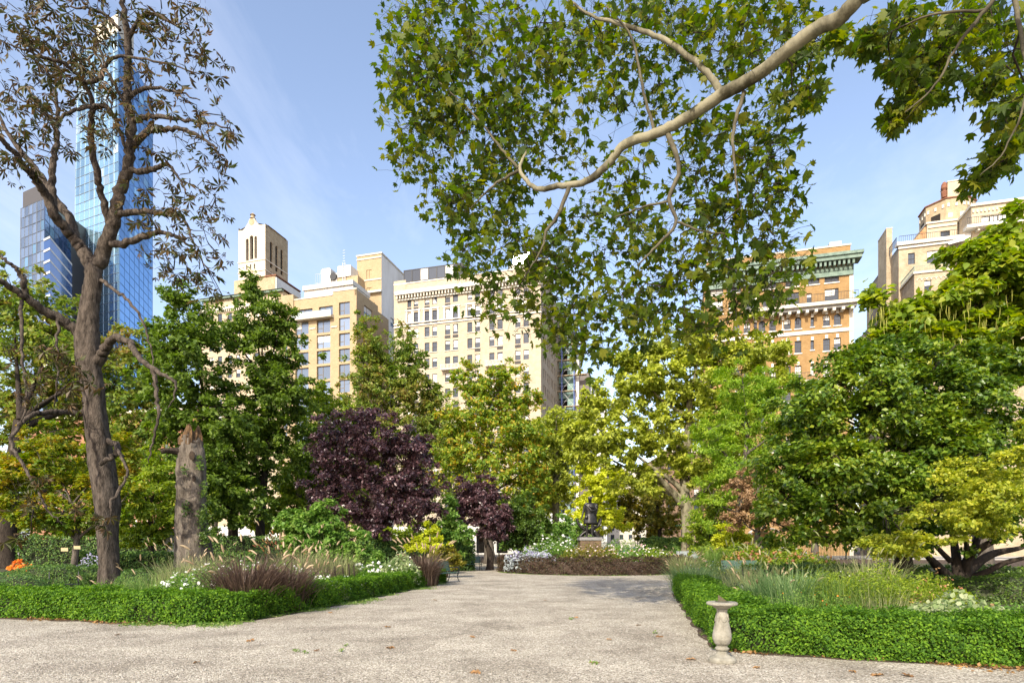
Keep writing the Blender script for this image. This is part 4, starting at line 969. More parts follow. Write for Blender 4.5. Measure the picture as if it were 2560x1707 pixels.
def tree(name, label, cat, base, trunk, blobs, lm, bark, leaf=.16, n=20000, clump=.45, tm='leaf', group=None, seed=1, shell=1.6,
         up=.6, out=.45, twigs=.5, limb_r=.09, forks=1, flat=.65, sprig=.06, hang=None, vary=.35):
    """base (px, Y, z); trunk [(px, py, radius px)] in the plane Y; blobs (px, py, rx, ry, Y)"""
    n = int(n * LEAF_N); leaf = leaf * LEAF_S; clump = clump * .78; flat = max(flat, .6)
    blobs = [(b_[0], b_[1], b_[2] * 1.08, b_[3] * 1.06, b_[4]) for b_ in blobs]
    px, Y, z0 = base; root = thing(name, (GX(px, Y), Y, z0), label, cat, group); off = np.array([GX(px, Y), Y, z0]); s = Y / F
    P, nn, dd, CC, B = crown_points(blobs, n, clump, shell, up, out, flat, seed, sprig)
    r_ = np.random.default_rng(seed + 77)
    if hang is not None: dd = nrm(dd * (1 - hang) + np.array([0, 0, -1.]) * hang)
    size = leaf * r_.uniform(1 - vary, 1 + vary, len(P))
    me = leaf_mesh('crown' if trunk else 'foliage', P, nn, dd, size, tm, off); mesh_obj('crown' if trunk else 'foliage', me, lm, root)
    if trunk:
        tp = np.array([[GX(p[0], Y), Y, z0 - .08 if i == 0 else EYE + (HY - p[1]) * s] for i, p in enumerate(trunk)]); tr = np.array([p[2] * s for p in trunk])
        path = spline(tp, 6); rad = np.interp(np.linspace(0, 1, len(path)), np.linspace(0, 1, len(tr)), tr)
        rad[:3] *= np.array([1.45, 1.2, 1.07])
        g = Geo(); rough_tube(g, path, rad, 10, .1, seed); o = g.build('trunk', bark, root, off, smooth=True)
        limbs, lr = [], []
        lo = max(1, int(len(path) * .45))
        for c, R_ in B:
            i = int(np.clip(np.searchsorted(path[:, 2], c[2] - .55 * np.linalg.norm(c[:2] - path[-1][:2]) - .4), lo, len(path) - 1))
            a = path[i]; mid = a * .45 + c * .55 + np.array([0, 0, -.12 * np.linalg.norm(c - a)])
            limbs.append(bez(a, a * .7 + c * .3 + np.array([0, 0, .1 * np.linalg.norm(c - a)]), mid + r_.normal(0, .2, 3), c + np.array([0, 0, R_[2] * .5]), 8))
            r0 = min(rad[i] * .7, limb_r * (R_.mean() / 1.5 + .4)); lr.append(np.linspace(r0, .022, 8))
    else:
        limbs, lr = [], []
        for c, R_ in B:
            for q in range(3):
                a = np.array([off[0] + r_.normal(0, .2), off[1] + r_.normal(0, .15), z0 - .05]); e = c + r_.normal(0, .35, 3) * R_
                limbs.append(bez(a, a * .8 + e * .2 + np.array([0, 0, .3]), a * .3 + e * .7, e, 8)); lr.append(np.linspace(limb_r * .5, .012, 8))
    LP, LR = np.array(limbs), np.array(lr)
    sel = r_.random(len(CC)) < twigs; C2 = CC[sel]
    pts = LP[:, 2:, :].reshape(-1, 3); start = np.empty_like(C2)
    for i0 in range(0, len(C2), 400):
        D = np.linalg.norm(C2[i0:i0+400, None, :] - pts[None], axis=2); start[i0:i0+400] = pts[D.argmin(1)]
    m1 = start * .55 + C2 * .45 + np.array([0, 0, .12]); TP = np.stack([start, m1, C2], 1); TR = np.tile(np.array([.022, .015, .006]), (len(C2), 1)) * (.6 + limb_r * 4)
    V1, L1 = tubes_np((LP, LR), 5); V2, L2 = tubes_np((TP, TR), 3)
    V = np.concatenate([V1, V2]) - off; L = np.concatenate([L1, L2 + len(V1)])
    me = bpy.data.meshes.new('branches'); me.vertices.add(len(V)); me.vertices.foreach_set('co', V.astype(np.float32).ravel())
    me.loops.add(len(L)); me.loops.foreach_set('vertex_index', L.astype(np.int32)); me.polygons.add(len(L)//4)
    me.polygons.foreach_set('loop_start', (np.arange(len(L)//4) * 4).astype(np.int32)); me.update(calc_edges=True)
    tag(mesh_obj('branches' if trunk else 'stems', me, bark, root), kind='stuff')
    return root, off

# ------------------------------------------------------------------ leaf colours
LM = {}
LM['green'] = leafmat('mid_green_leaf', [(.035, .062, .010), (.066, .105, .014), (.105, .150, .018)], gain=1.70)
LM['deep'] = leafmat('deep_green_leaf', [(.026, .050, .010), (.050, .086, .013), (.082, .122, .016)], rough=.42, spec=.4, gain=1.70)
LM['lime'] = leafmat('yellow_green_leaf', [(.070, .115, .012), (.130, .180, .015), (.205, .235, .020)], gain=1.60)
LM['bronze'] = leafmat('bronze_tipped_green_leaf', [(.05, .085, .014), (.09, .13, .02), (.12, .135, .022), (.13, .085, .025)], big=.55, bscale=.35, gain=1.85)
LM['turning'] = leafmat('turning_green_leaf', [(.05, .095, .012), (.10, .15, .016), (.16, .19, .02), (.26, .15, .02)], big=.3, gain=1.9)
LM['gold'] = leafmat('golden_plane_leaf', [(.090, .115, .014), (.170, .195, .022), (.275, .290, .040)], big=.3, gain=1.75)
LM['yellow'] = leafmat('bright_yellow_leaf', [(.20, .235, .015), (.33, .36, .022), (.47, .47, .04)], gain=1.4)
LM['locust'] = leafmat('feathery_lime_leaf', [(.08, .15, .014), (.14, .22, .018), (.22, .28, .025)], gain=1.50)
LM['purple'] = leafmat('purple_plum_leaf', [(.016, .009, .011), (.036, .018, .021), (.072, .038, .040)], trans=.2, rough=.32, spec=.6, gain=2.4)
LM['olive'] = leafmat('olive_leaf', [(.06, .07, .01), (.12, .12, .014), (.20, .15, .02)], gain=1.50)
LM['dry'] = leafmat('dry_brown_leaf', [(.16, .09, .04), (.26, .16, .08), (.34, .22, .11)], trans=.2)
LM['maple'] = leafmat('japanese_maple_leaf', [(.045, .085, .010), (.085, .13, .012), (.17, .17, .012), (.24, .13, .015)], big=.6, bscale=.5, gain=1.60)
LM['rightdark'] = leafmat('glossy_dark_green_leaf', [(.018, .038, .006), (.042, .078, .009), (.085, .125, .012), (.13, .155, .014)], trans=.3, rough=.34, spec=.5, big=.4, gain=2.0)
LM['catalpa'] = leafmat('catalpa_leaf', [(.06, .10, .010), (.11, .15, .014), (.19, .20, .018)], trans=.4, rough=.42, gain=1.8)
LM['crab'] = leafmat('thin_yellow_green_leaf', [(.09, .12, .014), (.17, .19, .02), (.28, .27, .03)], trans=.42, gain=1.9)
LM['canopy'] = leafmat('plane_leaf', [(.036, .064, .007), (.062, .102, .009), (.10, .136, .011), (.15, .155, .013)], trans=.5, big=.15, rough=.55, gain=1.15)
LM['chestnut'] = leafmat('scorched_chestnut_leaf', [(.040, .058, .011), (.066, .066, .015), (.085, .056, .019), (.125, .070, .028)], trans=.25, big=.35, bscale=.3, gain=0.95)
LM['box'] = leafmat('box_hedge_leaf', [(.022, .055, .007), (.050, .108, .010), (.105, .180, .014)], trans=.35, rough=.6, spec=.15, big=.25, bscale=2, gain=1.75)
LM['barberry'] = leafmat('maroon_barberry_leaf', [(.03, .028, .014), (.06, .042, .024), (.085, .045, .032), (.06, .07, .02)], trans=.25, big=.35, bscale=2, gain=1.1)
LM['mound'] = leafmat('box_mound_leaf', [(.03, .07, .018), (.06, .115, .025), (.11, .165, .03)], trans=.25, big=.2, bscale=2, gain=1.60)
LM['grassgreen'] = leafmat('green_grass_blade', [(.06, .12, .02), (.12, .20, .04), (.24, .27, .09)], trans=.35, gain=1.30)
LM['paleblade'] = leafmat('pale_grass_blade', [(.16, .20, .07), (.28, .30, .13), (.42, .38, .20)], trans=.35)
LM['purpleblade'] = leafmat('purple_grass_blade', [(.055, .034, .027), (.115, .074, .056), (.22, .155, .11)], trans=.25, rough=.4)
LM['plume'] = leafmat('tan_grass_plume', [(.28, .20, .12), (.42, .32, .20), (.55, .44, .29)], trans=.3)
LM['silver'] = leafmat('silver_leaf', [(.26, .30, .30), (.38, .42, .42), (.52, .54, .56)], trans=.2)
LM['lav'] = leafmat('lavender_flower', [(.24, .22, .38), (.36, .34, .50), (.5, .48, .6)], trans=.2)
LM['white'] = leafmat('white_petal', [(.62, .62, .58), (.75, .74, .70), (.8, .8, .78)], trans=.25)
LM['pink'] = leafmat('blush_petal', [(.62, .40, .40), (.72, .55, .52), (.76, .66, .62)], trans=.25)
LM['herb'] = leafmat('fresh_herb_leaf', [(.05, .11, .018), (.10, .18, .03), (.19, .26, .06)], gain=1.50)
LM['hosta'] = leafmat('variegated_leaf', [(.12, .20, .06), (.30, .36, .16), (.46, .48, .30)])
LM['canna'] = leafmat('dark_canna_leaf', [(.016, .010, .012), (.03, .018, .018), (.055, .03, .025)], trans=.12, rough=.35)
LM['orange'] = leafmat('orange_petal', [(.55, .12, .01), (.7, .2, .02), (.75, .3, .03)])
LM['rust'] = leafmat('rust_hydrangea', [(.30, .12, .06), (.45, .22, .10), (.40, .36, .12)])
LM['fallen'] = leafmat('fallen_leaf', [(.16, .09, .04), (.30, .17, .07), (.42, .24, .08)], trans=.15)
LM['bluehost'] = leafmat('blue_green_blade', [(.055, .12, .035), (.11, .18, .065), (.24, .29, .13)], trans=.3, gain=1.30)

# ------------------------------------------------------------------ hedges, mounds, grasses, flowers
def hedge(name, label, path, width, height, lm, n, leaf, side=1.0, closed=False, group=None, twig=(.016, .02, .008), bump=.05, tm='leaf', seed=3, skirt=.0):
    """clipped hedge along a path (its outer foot); width goes to the left of the path times side"""
    r_ = np.random.default_rng(seed); Pp = np.array(path, float)
    if closed: Pp = np.vstack([Pp, Pp[:1]])
    seg = np.linalg.norm(np.diff(Pp, axis=0), axis=1); cum = np.concatenate([[0], np.cumsum(seg)]); Lt = cum[-1]
    c0 = Pp.mean(0); root = thing(name, (Pp[0][0], Pp[0][1], 0), label, 'hedge', group); off = np.array([Pp[0][0], Pp[0][1], 0])
    def at(t):
        t = np.clip(t, 0, Lt - 1e-6); i = np.searchsorted(cum, t, side='right') - 1; i = np.clip(i, 0, len(seg) - 1); f = ((t - cum[i]) / seg[i])[:, None]
        p = Pp[i] * (1 - f) + Pp[i + 1] * f
        nv = np.stack([-(Pp[i+1] - Pp[i])[:, 1], (Pp[i+1] - Pp[i])[:, 0]], 1) / seg[i][:, None]
        i2 = np.clip(np.where(f[:, 0] > .5, i + 1, i - 1), 0, len(seg) - 1); nv2 = np.stack([-(Pp[i2+1] - Pp[i2])[:, 1], (Pp[i2+1] - Pp[i2])[:, 0]], 1) / seg[i2][:, None]
        bl = np.abs(f - .5); nv = nv * (1 - bl) + nv2 * bl; nv /= np.linalg.norm(nv, axis=1, keepdims=True) + 1e-9
        return p, nv * side
    t = r_.random(n) * Lt; per = height * 1.15 + width + height * .5; u = r_.random(n) * per
    p, nv = at(t)
    front = u < height * 1.15; top = (u >= height * 1.15) & (u < height * 1.15 + width); back = ~front & ~top
    a = np.where(front, 0, np.where(top, (u - height * 1.15), width)); z = np.where(front, np.clip(u / 1.15, 0.02, height), np.where(top, height, height - (u - height * 1.15 - width)))
    thin = front & (np.sin(t * 2.3 + seed) * np.sin(t * .71 + 2) + np.sin(z * 9 + t * 3.7) * .5 + .35 * np.sin(t * 8.1 - z * 6) > .75) & (r_.random(n) < .62)
    lump = 1.15 * bump * (np.sin(t * 3.1 + 1) * np.sin(z * 7 + t * .9) + .7 * np.sin(t * 7.3 + z * 11) + .5 * np.sin(t * 1.1 + a * 5)) + r_.normal(0, .028, n) - np.abs(r_.normal(0, .045, n))
    nor = np.zeros((n, 3)); nor[front, :2] = -nv[front]; nor[top, 2] = 1; nor[back, :2] = nv[back]
    zz_ = np.clip(z, 0, height); edge = np.clip((z - height + .12) / .12, 0, 1) * .035
    pos = np.concatenate([p + nv * (a + np.where(front, edge, 0))[:, None], zz_[:, None]], 1) + nor * lump[:, None]
    low = front & (z < .14); pos[low, :2] += nv[low] * (.14 - z[low])[:, None] * r_.uniform(-.2, .9, low.sum())[:, None]
    if not closed:                        # leafy end faces
        k = n // 18
        for tt, sg in ((0.0, -1), (Lt, 1)):
            pe, ne = at(np.full(k, tt)); aa = r_.random(k) * width; ze = r_.random(k) * height; tan = np.stack([ne[:, 1], -ne[:, 0]], 1) * side
            q = np.concatenate([pe + ne * aa[:, None] + tan * sg * (r_.normal(.02, .03, k))[:, None], ze[:, None]], 1)
            pos = np.vstack([pos, q]); nor = np.vstack([nor, np.concatenate([tan * sg, np.zeros((k, 1))], 1)])
    keep = np.ones(len(pos), bool); keep[:n][thin] = False; pos, nor = pos[keep], nor[keep]
    m = len(pos); nn = nrm(nor * .75 + np.array([0, 0, .55]) + r_.normal(size=(m, 3)) * .55); dd = nrm(r_.normal(size=(m, 3)) + nor * .7 + np.array([0, 0, .25]))
    me = leaf_mesh('foliage', pos, nn, dd, leaf * r_.uniform(.6, 1.3, m), tm, off); mesh_obj('foliage', me, lm, root)
    g = Geo(); tt = np.linspace(0, Lt, max(12, int(Lt / .5))); pc, nc = at(tt); ins = .20; rows_ = []
    for p_, n_ in zip(pc, nc):
        rows_ += [(*(p_ + n_ * (ins + .06)), .02), (*(p_ + n_ * ins), height - ins), (*(p_ + n_ * (width - ins)), height - ins), (*(p_ + n_ * (width - ins - .03)), .02)]
    k = len(tt); f = [(4*i + j, 4*i + j + 1, 4*(i+1) + j + 1, 4*(i+1) + j) for i in range(k-1) for j in range(3)] + [(0, 1, 2, 3), (4*k-4, 4*k-3, 4*k-2, 4*k-1)]
    g.add(rows_, f); g.build('twig_core', mat('hedge_twigs', twig, tuple(c * 1.8 for c in twig), 14, .95), root, off)
    return root
def mound(name, label, cat, c, rad, lm, n, leaf, group=None, seed=1, tm='leaf', core=(.03, .035, .015), lumps=.12, z0=0.0):
    """rounded clipped bush: leaves over a lumpy dome"""
    r_ = np.random.default_rng(seed); root = thing(name, (c[0], c[1], z0), label, cat, group)
    d = nrm(r_.normal(size=(n, 3))); d[:, 2] = np.abs(d[:, 2]) * 1.0 - .05; d = nrm(d)
    ph = r_.uniform(0, 6.28, 4); f = 1 + lumps * (np.sin(d[:, 0]*4 + ph[0]) * np.sin(d[:, 1]*4 + ph[1]) + .6 * np.sin(d[:, 0]*9 + ph[2]) * np.sin(d[:, 2]*7 + ph[3])) - np.abs(r_.normal(0, .05, n))
    R_ = np.array(rad); P = d * R_ * f[:, None]; P[:, 2] = np.maximum(P[:, 2], .02); nor = nrm(d / R_)
    nn = nrm(nor * .9 + np.array([0, 0, .35]) + r_.normal(size=(n, 3)) * .5); dd = nrm(r_.normal(size=(n, 3)) + nor * .8)
    mesh_obj('foliage', leaf_mesh('foliage', P, nn, dd, leaf * r_.uniform(.6, 1.3, n), tm), lm, root)
    g = Geo(); g.lathe([(.86 * math.cos(a) + .001, .86 * math.sin(a)) for a in np.linspace(0, math.pi/2, 7)], 16)
    V = np.concatenate(g.V) * R_; g.V = [V]; g.build('twig_core', mat('bush_twigs', core, tuple(q * 1.7 for q in core), 12, .95), root)
    return root
def blades(n, h, spread, seed, w=.012, droop=.5, base_r=.12, segs=4, lean=(0, 0)):
    """arching grass blades from one tuft: vertices, faces, tip points"""
    r_ = np.random.default_rng(seed); a = r_.uniform(0, 2*np.pi, n); rad = base_r * np.sqrt(r_.random(n)); L = h * r_.uniform(.55, 1.12, n); sp = spread * r_.uniform(.15, 1.1, n)
    dr = np.stack([np.cos(a), np.sin(a)], 1); b = dr * rad[:, None] + r_.normal(0, base_r * .3, (n, 2)); t = np.linspace(0, 1, segs + 1)
    X = b[:, None, :] + dr[:, None, :] * (sp[:, None] * (t[None] ** 1.6))[..., None] + np.array(lean)[None, None] * (t[None, :, None] ** 1.5)
    Z = L[:, None] * (t[None] - droop * r_.uniform(.3, 1.2, n)[:, None] * t[None] ** 3 * .75)
    C = np.concatenate([X, Z[..., None]], 2); sv = np.stack([-np.sin(a + r_.normal(0, .7, n)), np.cos(a), np.zeros(n)], 1); ww = w * r_.uniform(.6, 1.3, n)[:, None] * (1 - t[None] ** 2 * .93)
    V = np.stack([C - sv[:, None, :] * ww[..., None], C + sv[:, None, :] * ww[..., None]], 2)
    q = np.array([(2*i, 2*i + 1, 2*i + 3, 2*i + 2) for i in range(segs)]); L_ = (np.arange(n)[:, None, None] * (2*(segs+1)) + q[None]).reshape(-1)
    return V.reshape(-1, 3), L_, C[:, -1, :], C
def quad_mesh(name, V, L):
    me = bpy.data.meshes.new(name); me.vertices.add(len(V)); me.vertices.foreach_set('co', V.astype(np.float32).ravel()); me.loops.add(len(L)); me.loops.foreach_set('vertex_index', L.astype(np.int32))
    me.polygons.add(len(L)//4); me.polygons.foreach_set('loop_start', (np.arange(len(L)//4)*4).astype(np.int32)); me.update(calc_edges=True); return me
def grass(label, c, n, h, spread, lm, plumes=0, plm=None, seed=1, w=.012, droop=.5, base_r=.15, group=None, z0=0.0, plen=.2, pw=.02, lean=(0, 0), name='grass_clump'):
    h *= 1.35; root = thing(name, (c[0], c[1], z0), label, 'ornamental grass', group)
    V, L, tips, C = blades(n, h, spread, seed, w, droop, base_r, lean=lean); mesh_obj('leaves', quad_mesh('leaves', V, L), lm, root)
    plumes = int(plumes * .6)
    if plumes:
        r_ = np.random.default_rng(seed + 5); V, L, tips, C = blades(plumes, h * 1.3, spread * .9, seed + 9, .004, droop * .55, base_r, lean=lean)
        mesh_obj('stems', quad_mesh('stems', V, L), lm, root)
        e = tips; dv = nrm(C[:, -1] - C[:, -2]); P = np.stack([e - dv * plen * .1, e + dv * plen * .3 + [0, 0, -.004], e + dv * plen * .65 + [0, 0, -.02 ], e + dv * plen + [0, 0, -.06]], 1)
        Rr = np.tile(np.array([.5, 1, .8, .15]) * pw, (plumes, 1)); mesh_obj('blossoms', tube_mesh('blossoms', P, Rr, 5), plm, root)
    return root
def flowers(label, c, rad, h, n, leaf, lm, nf, fsize, fm, seed=1, group=None, tm='leaf', ftm='disc', name='flower_clump', cat='flowers', z0=0.0, spread_z=.5, top=.9, up=.5):
    """leafy perennials with blooms over them"""
    h *= 1.15; r_ = np.random.default_rng(seed); root = thing(name, (c[0], c[1], z0), label, cat, group)
    a = r_.uniform(0, 6.283, n); rr = np.sqrt(r_.random(n)); x = rr * np.cos(a) * rad[0]; y = rr * np.sin(a) * rad[1]
    hh = h * (1 - .35 * rr ** 2) * (1 + .22 * np.sin(x * 5 + seed) * np.sin(y * 6 + seed)); z = hh * (1 - spread_z * r_.random(n) ** 1.3 * 1.6); z = np.maximum(z, .02)
    P = np.stack([x, y, z], 1); nn = nrm(np.array([0, 0, up]) + r_.normal(size=P.shape) * .5 + P * .2); dd = r_.normal(size=P.shape) + np.array([0, 0, .5])
    mesh_obj('foliage', leaf_mesh('foliage', P, nn, dd, leaf * r_.uniform(.6, 1.3, n), tm), lm, root)
    m = max(6, n // 40); sx = r_.integers(0, n, m); Q = P[sx].copy(); Bs = Q.copy(); Bs[:, 2] = 0; Bs[:, :2] *= .8
    mesh_obj('stems', tube_mesh('stems', np.stack([Bs, (Bs + Q) / 2, Q], 1), np.full((m, 3), .006), 3), lm, root)
    if nf:
        k = r_.integers(0, n, nf * 3); k = k[np.argsort(-P[k, 2] / (hh[k] + 1e-6))][:nf]; Q = P[k] + np.stack([r_.normal(0, .03, nf), r_.normal(0, .03, nf), r_.uniform(0, .12, nf) * top], 1)
        mesh_obj('blossoms', leaf_mesh('blossoms', Q, np.array([0, -.5, .8]) + r_.normal(size=Q.shape) * .35, r_.normal(size=Q.shape), fsize * r_.uniform(.6, 1.3, nf), ftm), fm, root)
    return root
# ------------------------------------------------------------------ big trees drawn limb by limb
def single_leaves(root, off, P, n, d, size, tm, lm, count=300):
    """the leaves that show largest become parts of their own; returns a mask of the others"""
    Y = np.maximum(P[:, 1], .5); x = CX + P[:, 0] / Y * F; y = HY - (P[:, 2] - EYE) / Y * F
    vis = (x > 0) & (x < 1024) & (y > 0) & (y < 682)
    score = np.where(vis, size / Y * np.abs((nrm(n) * nrm(P - np.array([0, 0, EYE]))).sum(1) + .15), -1)
    idx = np.argsort(-score)[:count]; T, Fc = TM[tm]
    me = bpy.data.meshes.new('leaf'); me.from_pydata([tuple(v) for v in T], [], Fc); me.update(); me.materials.append(lm)
    nn = nrm(n[idx]); dd = nrm(d[idx] - nn * np.sum(d[idx] * nn, 1, keepdims=True)); ss = np.cross(dd, nn)
    for i, s_, e_, n_ in zip(idx, ss, dd, nn):
        o = link(bpy.data.objects.new('leaf', me), root); k = size[i]; p = P[i] - off
        o.matrix_local = Matrix(((s_[0]*k, e_[0]*k, n_[0]*k, p[0]), (s_[1]*k, e_[1]*k, n_[1]*k, p[1]), (s_[2]*k, e_[2]*k, n_[2]*k, p[2]), (0, 0, 0, 1)))
    m = np.ones(len(P), bool); m[idx] = False; return m
def limb_tree(name, label, base, trunk, limbs, blobs, lm, bark, tm, leaf, per, clump, seed, hang, tw_r, dens, extra=None, up=.5, tbase=None, n_single=300, twist=.15, nscat=.55, bare=0.0):
    """trunk and limbs: lists of (px, py, Y, radius px); blobs (px, py, r px, Y, depth m)"""
    r_ = np.random.default_rng(seed); root = thing(name, base, label, 'tree'); off = np.array(base, float)
    sk = []
    def one(nm, pts, k, amp, bark=bark, smooth=True):
        w_ = np.array([W(p[0], p[1], p[2]) for p in pts]); rd = np.array([p[3] * p[2] / F for p in pts])
        path = spline(w_, 6); rad = np.interp(np.linspace(0, 1, len(path)), np.linspace(0, 1, len(rd)), rd)
        if len(path) > 8 and nm == 'limb': path[1:-1] += r_.normal(0, .004 if tm == 'plane' else .012, (len(path) - 2, 3)) * (1 + path[1:-1, 1:2] * .05)
        g = Geo(); rough_tube(g, path, rad, k, amp, seed + len(sk)); g.build(nm, bark, root, off, smooth=smooth); sk.append(path); return path
    if trunk is not None: one('trunk', trunk, 16, .16)
    if extra: extra(root, off, sk)
    for li, lb in enumerate(limbs): one('limb', lb, 10 if li == 0 else 8, .03 if tm == 'plane' else .08, BARK['plane_young'] if (tm == 'plane' and li > 1) else bark)
    CC, CR = [], []
    for (px, py, r, Y, dy) in blobs:
        k = max(5, int(dens * (r * Y / F) ** 2 * 3.1 * 2.2 / clump ** 2 / 4))
        a = r_.uniform(0, 6.283, k); q = np.sqrt(r_.random(k)) * r; yy = Y + r_.uniform(-dy, dy, k)
        for i in range(k): CC.append(W(px + q[i] * math.cos(a[i]), py + q[i] * math.sin(a[i]), yy[i])); CR.append(min(clump, r * Y / F * 1.3) * r_.uniform(.6, 1.3))
    CC = np.array(CC); CR = np.array(CR); pts = np.concatenate(sk)
    start = np.empty_like(CC)
    order = np.argsort([np.linalg.norm(pts - c, axis=1).min() for c in CC]); node = pts.copy(); TP = []
    for i in order:                       # each spray grows from the nearest wood already there
        D = np.linalg.norm(node - CC[i], axis=1); s_ = node[D.argmin()]; e = CC[i]; L_ = np.linalg.norm(e - s_)
        m1 = s_ * .66 + e * .34 + r_.normal(0, twist, 3) * L_ + [0, 0, .10 * L_]; m2 = s_ * .33 + e * .67 + r_.normal(0, twist, 3) * L_ + [0, 0, .07 * L_]
        TP.append(np.stack([s_, m1, m2, e])); node = np.vstack([node, (s_ + e) / 2 + [0, 0, .07 * L_], e])
    CC = CC[order]; CR = CR[order]; TP = np.array(TP); ln = np.linalg.norm(TP[:, -1] - TP[:, 0], axis=1); TR = np.array([1, .8, .55, .28])[None] * (tw_r * (.6 + .7 * np.clip(ln, 0, 2)))[:, None]
    tag(mesh_obj('branches', tube_mesh('branches', TP, TR, 4, off), BARK['dark'], root), kind='stuff')
    N = len(CC); o_ = r_.normal(size=(N, per, 3)) * nscat; o_[..., 2] *= .8
    back = r_.random((N, per)) * .7; C0 = CC[:, None, :] - (CC - TP[:, 2])[:, None, :] * back[..., None]
    P = (C0 + o_ * CR[:, None, None]).reshape(-1, 3); C0 = C0.reshape(-1, 3)
    if bare: lf = np.repeat(r_.random(N) > bare, per); P, C0 = P[lf], C0[lf]
    n = nrm(np.array([0, 0, up]) + r_.normal(size=P.shape) * .55); d = nrm((P - C0) * 1.2 + r_.normal(size=P.shape) * .35 + np.array([0, 0, -hang]))
    size = leaf * r_.uniform(.5, 1.4, len(P))
    # leaf stalks back to the spray
    Q = C0 * .7 + P * .3; tag(mesh_obj('leaf_stalks', tube_mesh('leaf_stalks', np.stack([Q, (Q + P) / 2 + [0, 0, .02], P + d * size[:, None] * .05], 1), np.full((len(P), 3), .0028 if tm == 'plane' else .005), 3, off), BARK['dark'], root), kind='stuff')
    m = single_leaves(root, off, P, n, d, size, tm, lm, n_single)
    tag(mesh_obj('foliage', leaf_mesh('foliage', P[m], n[m], d[m], size[m], tm, off), lm, root), kind='stuff')
    return root, off, sk

# --- the plane tree that leans in overhead from the right; its trunk stands outside the view
tb = np.array([9.4, 1.5, 0.0])
def plane_extra(root, off, sk):
    g = Geo(); p = spline([tb + [0, 0, -.1], tb + [-.05, .1, 1.5], tb + [-.2, .3, 4], tb + [-.5, .8, 6.3], tb + [-.3, 1.0, 9], tb + [.4, 1.2, 13]], 6); rough_tube(g, p, np.linspace(.52, .16, len(p)), 14, .07, 5); g.build('trunk', BARK['plane'], root, off, smooth=True)
    e = W(862, -6, 8.0); q = bez(tb + [-.5, .8, 6.2], tb + [-1.6, 2.0, 7.6], e + np.array([1.2, -1.3, .1]), e, 14); rough_tube(g2 := Geo(), q, np.linspace(.26, .118, 14), 10, .05, 6); g2.build('limb', BARK['plane'], root, off, smooth=True); sk.append(q)
    e = W(1010, -20, 7.6); q = bez(tb + [-.35, .9, 8.6], tb + [-.8, 2.5, 10.2], e + np.array([.8, -1.2, .9]), e, 12); rough_tube(g3 := Geo(), q, np.linspace(.16, .045, 12), 8, .05, 7); g3.build('limb', BARK['plane'], root, off, smooth=True); sk.append(q)
PL = [
 [(862,-6,8.0,7.57),(840,17,8.2,7.22),(812,31,8.5,6.88),(783,54,8.8,6.54),(755,76,9.1,6.19),(721,95,9.5,6.02),(685,119,9.9,5.16),(654,134,10.2,4.64),(625,144,10.5,4.30),(608,164,10.7,3.78),(586,181,11,3.18),(558,186,11.2,2.75),(539,189,11.4,2.41),(527,181,11.5,2.06),(519.5,167,11.6,1.72),(527,150,11.7,1.20)],
 [(721,93,9.5,3.96),(712,78,9.5,3.27),(699,65,9.6,3.01),(665,40,9.9,2.58),(631,27,10.3,2.15),(591,15,10.7,1.38),(560,-8,11,0.86)],
 [(668,134,10.1,2.92),(679,169,10,2.24),(669,198,10,2.06),(676,223,9.9,1.72),(656,246,9.8,1.29),(637,265,9.8,0.77)],
 [(744,92,9.3,2.24),(734,130,9.2,1.72),(734,158,9.1,1.29),(738,198,9.1,0.69)],
 [(569,187,11.1,2.24),(558,215,11,1.89),(546,232,11,1.55),(543,246,10.9,1.03),(530,268,10.8,0.60)],
 [(519,170,11.6,1.63),(493,186,11.7,1.20),(470,209,11.8,0.60)], [(518,168,11.6,1.55),(498,144,11.7,1.20),(473,113,11.9,0.95),(439,82,12,0.52)],
 [(654,131,10.2,1.72),(642,85,10.2,1.38),(631,37,10.3,1.12),(606,6,10.4,0.69)], [(678,222,9.9,1.29),(700,230,9.8,0.95),(727,234,9.7,0.60)], [(671,200,10,1.29),(640,208,10.2,0.95),(614,217,10.4,0.60)],
 [(1010,-20,7.6,2.92),(985,10,7.7,2.06),(958,45,7.8,1.46),(935,85,7.9,0.95),(905,112,8,0.52)], [(1010,-20,7.6,2.58),(1022,40,7.4,1.89),(1026,95,7.4,1.20),(1005,150,7.5,0.77),(980,175,7.6,0.43)], [(985,10,7.7,1.55),(930,15,8,1.03),(885,35,8.2,0.52)],
]
PB = [(410,20,28),(418,70,32),(425,130,32),(408,172,18),(455,30,40),(480,92,42),(468,160,36),(436,195,20),(470,212,26),(500,210,30),(478,250,20),(465,275,16),(494,300,18),(520,268,28),(532,305,20),(562,322,20),(585,342,17),(602,352,9),(552,252,32),(580,292,32),(612,312,28),(640,328,20),(650,285,32),(690,316,26),(722,316,26),(752,300,24),(776,284,18),(700,268,32),(740,248,32),(772,238,18),(785,192,14),(650,230,30),(598,228,26),(700,196,32),(750,180,34),(776,140,18),(530,38,42),(545,105,30),(520,150,22),(592,48,42),(600,110,22),(650,40,42),(668,100,22),(710,38,42),(762,36,36),(716,128,18),(770,104,24),(800,60,16),(808,95,8),(800,18,26),(835,38,5),
      (405,60,16),(450,110,26),(620,190,20),(560,150,18),(690,150,22),(640,170,18),(735,140,20)]
PR = [(890,25,20),(930,30,30),(980,28,36),(1015,52,28),(900,68,13),(926,88,15),(938,60,18),(908,108,12),(894,118,7),(985,78,20),(1012,108,16),(1016,138,12),(1000,158,10),(978,178,8),(868,42,9)]
def plane_Y(px): return float(np.interp(px, [400, 540, 690, 850], [11.9, 11.2, 9.9, 8.4]))
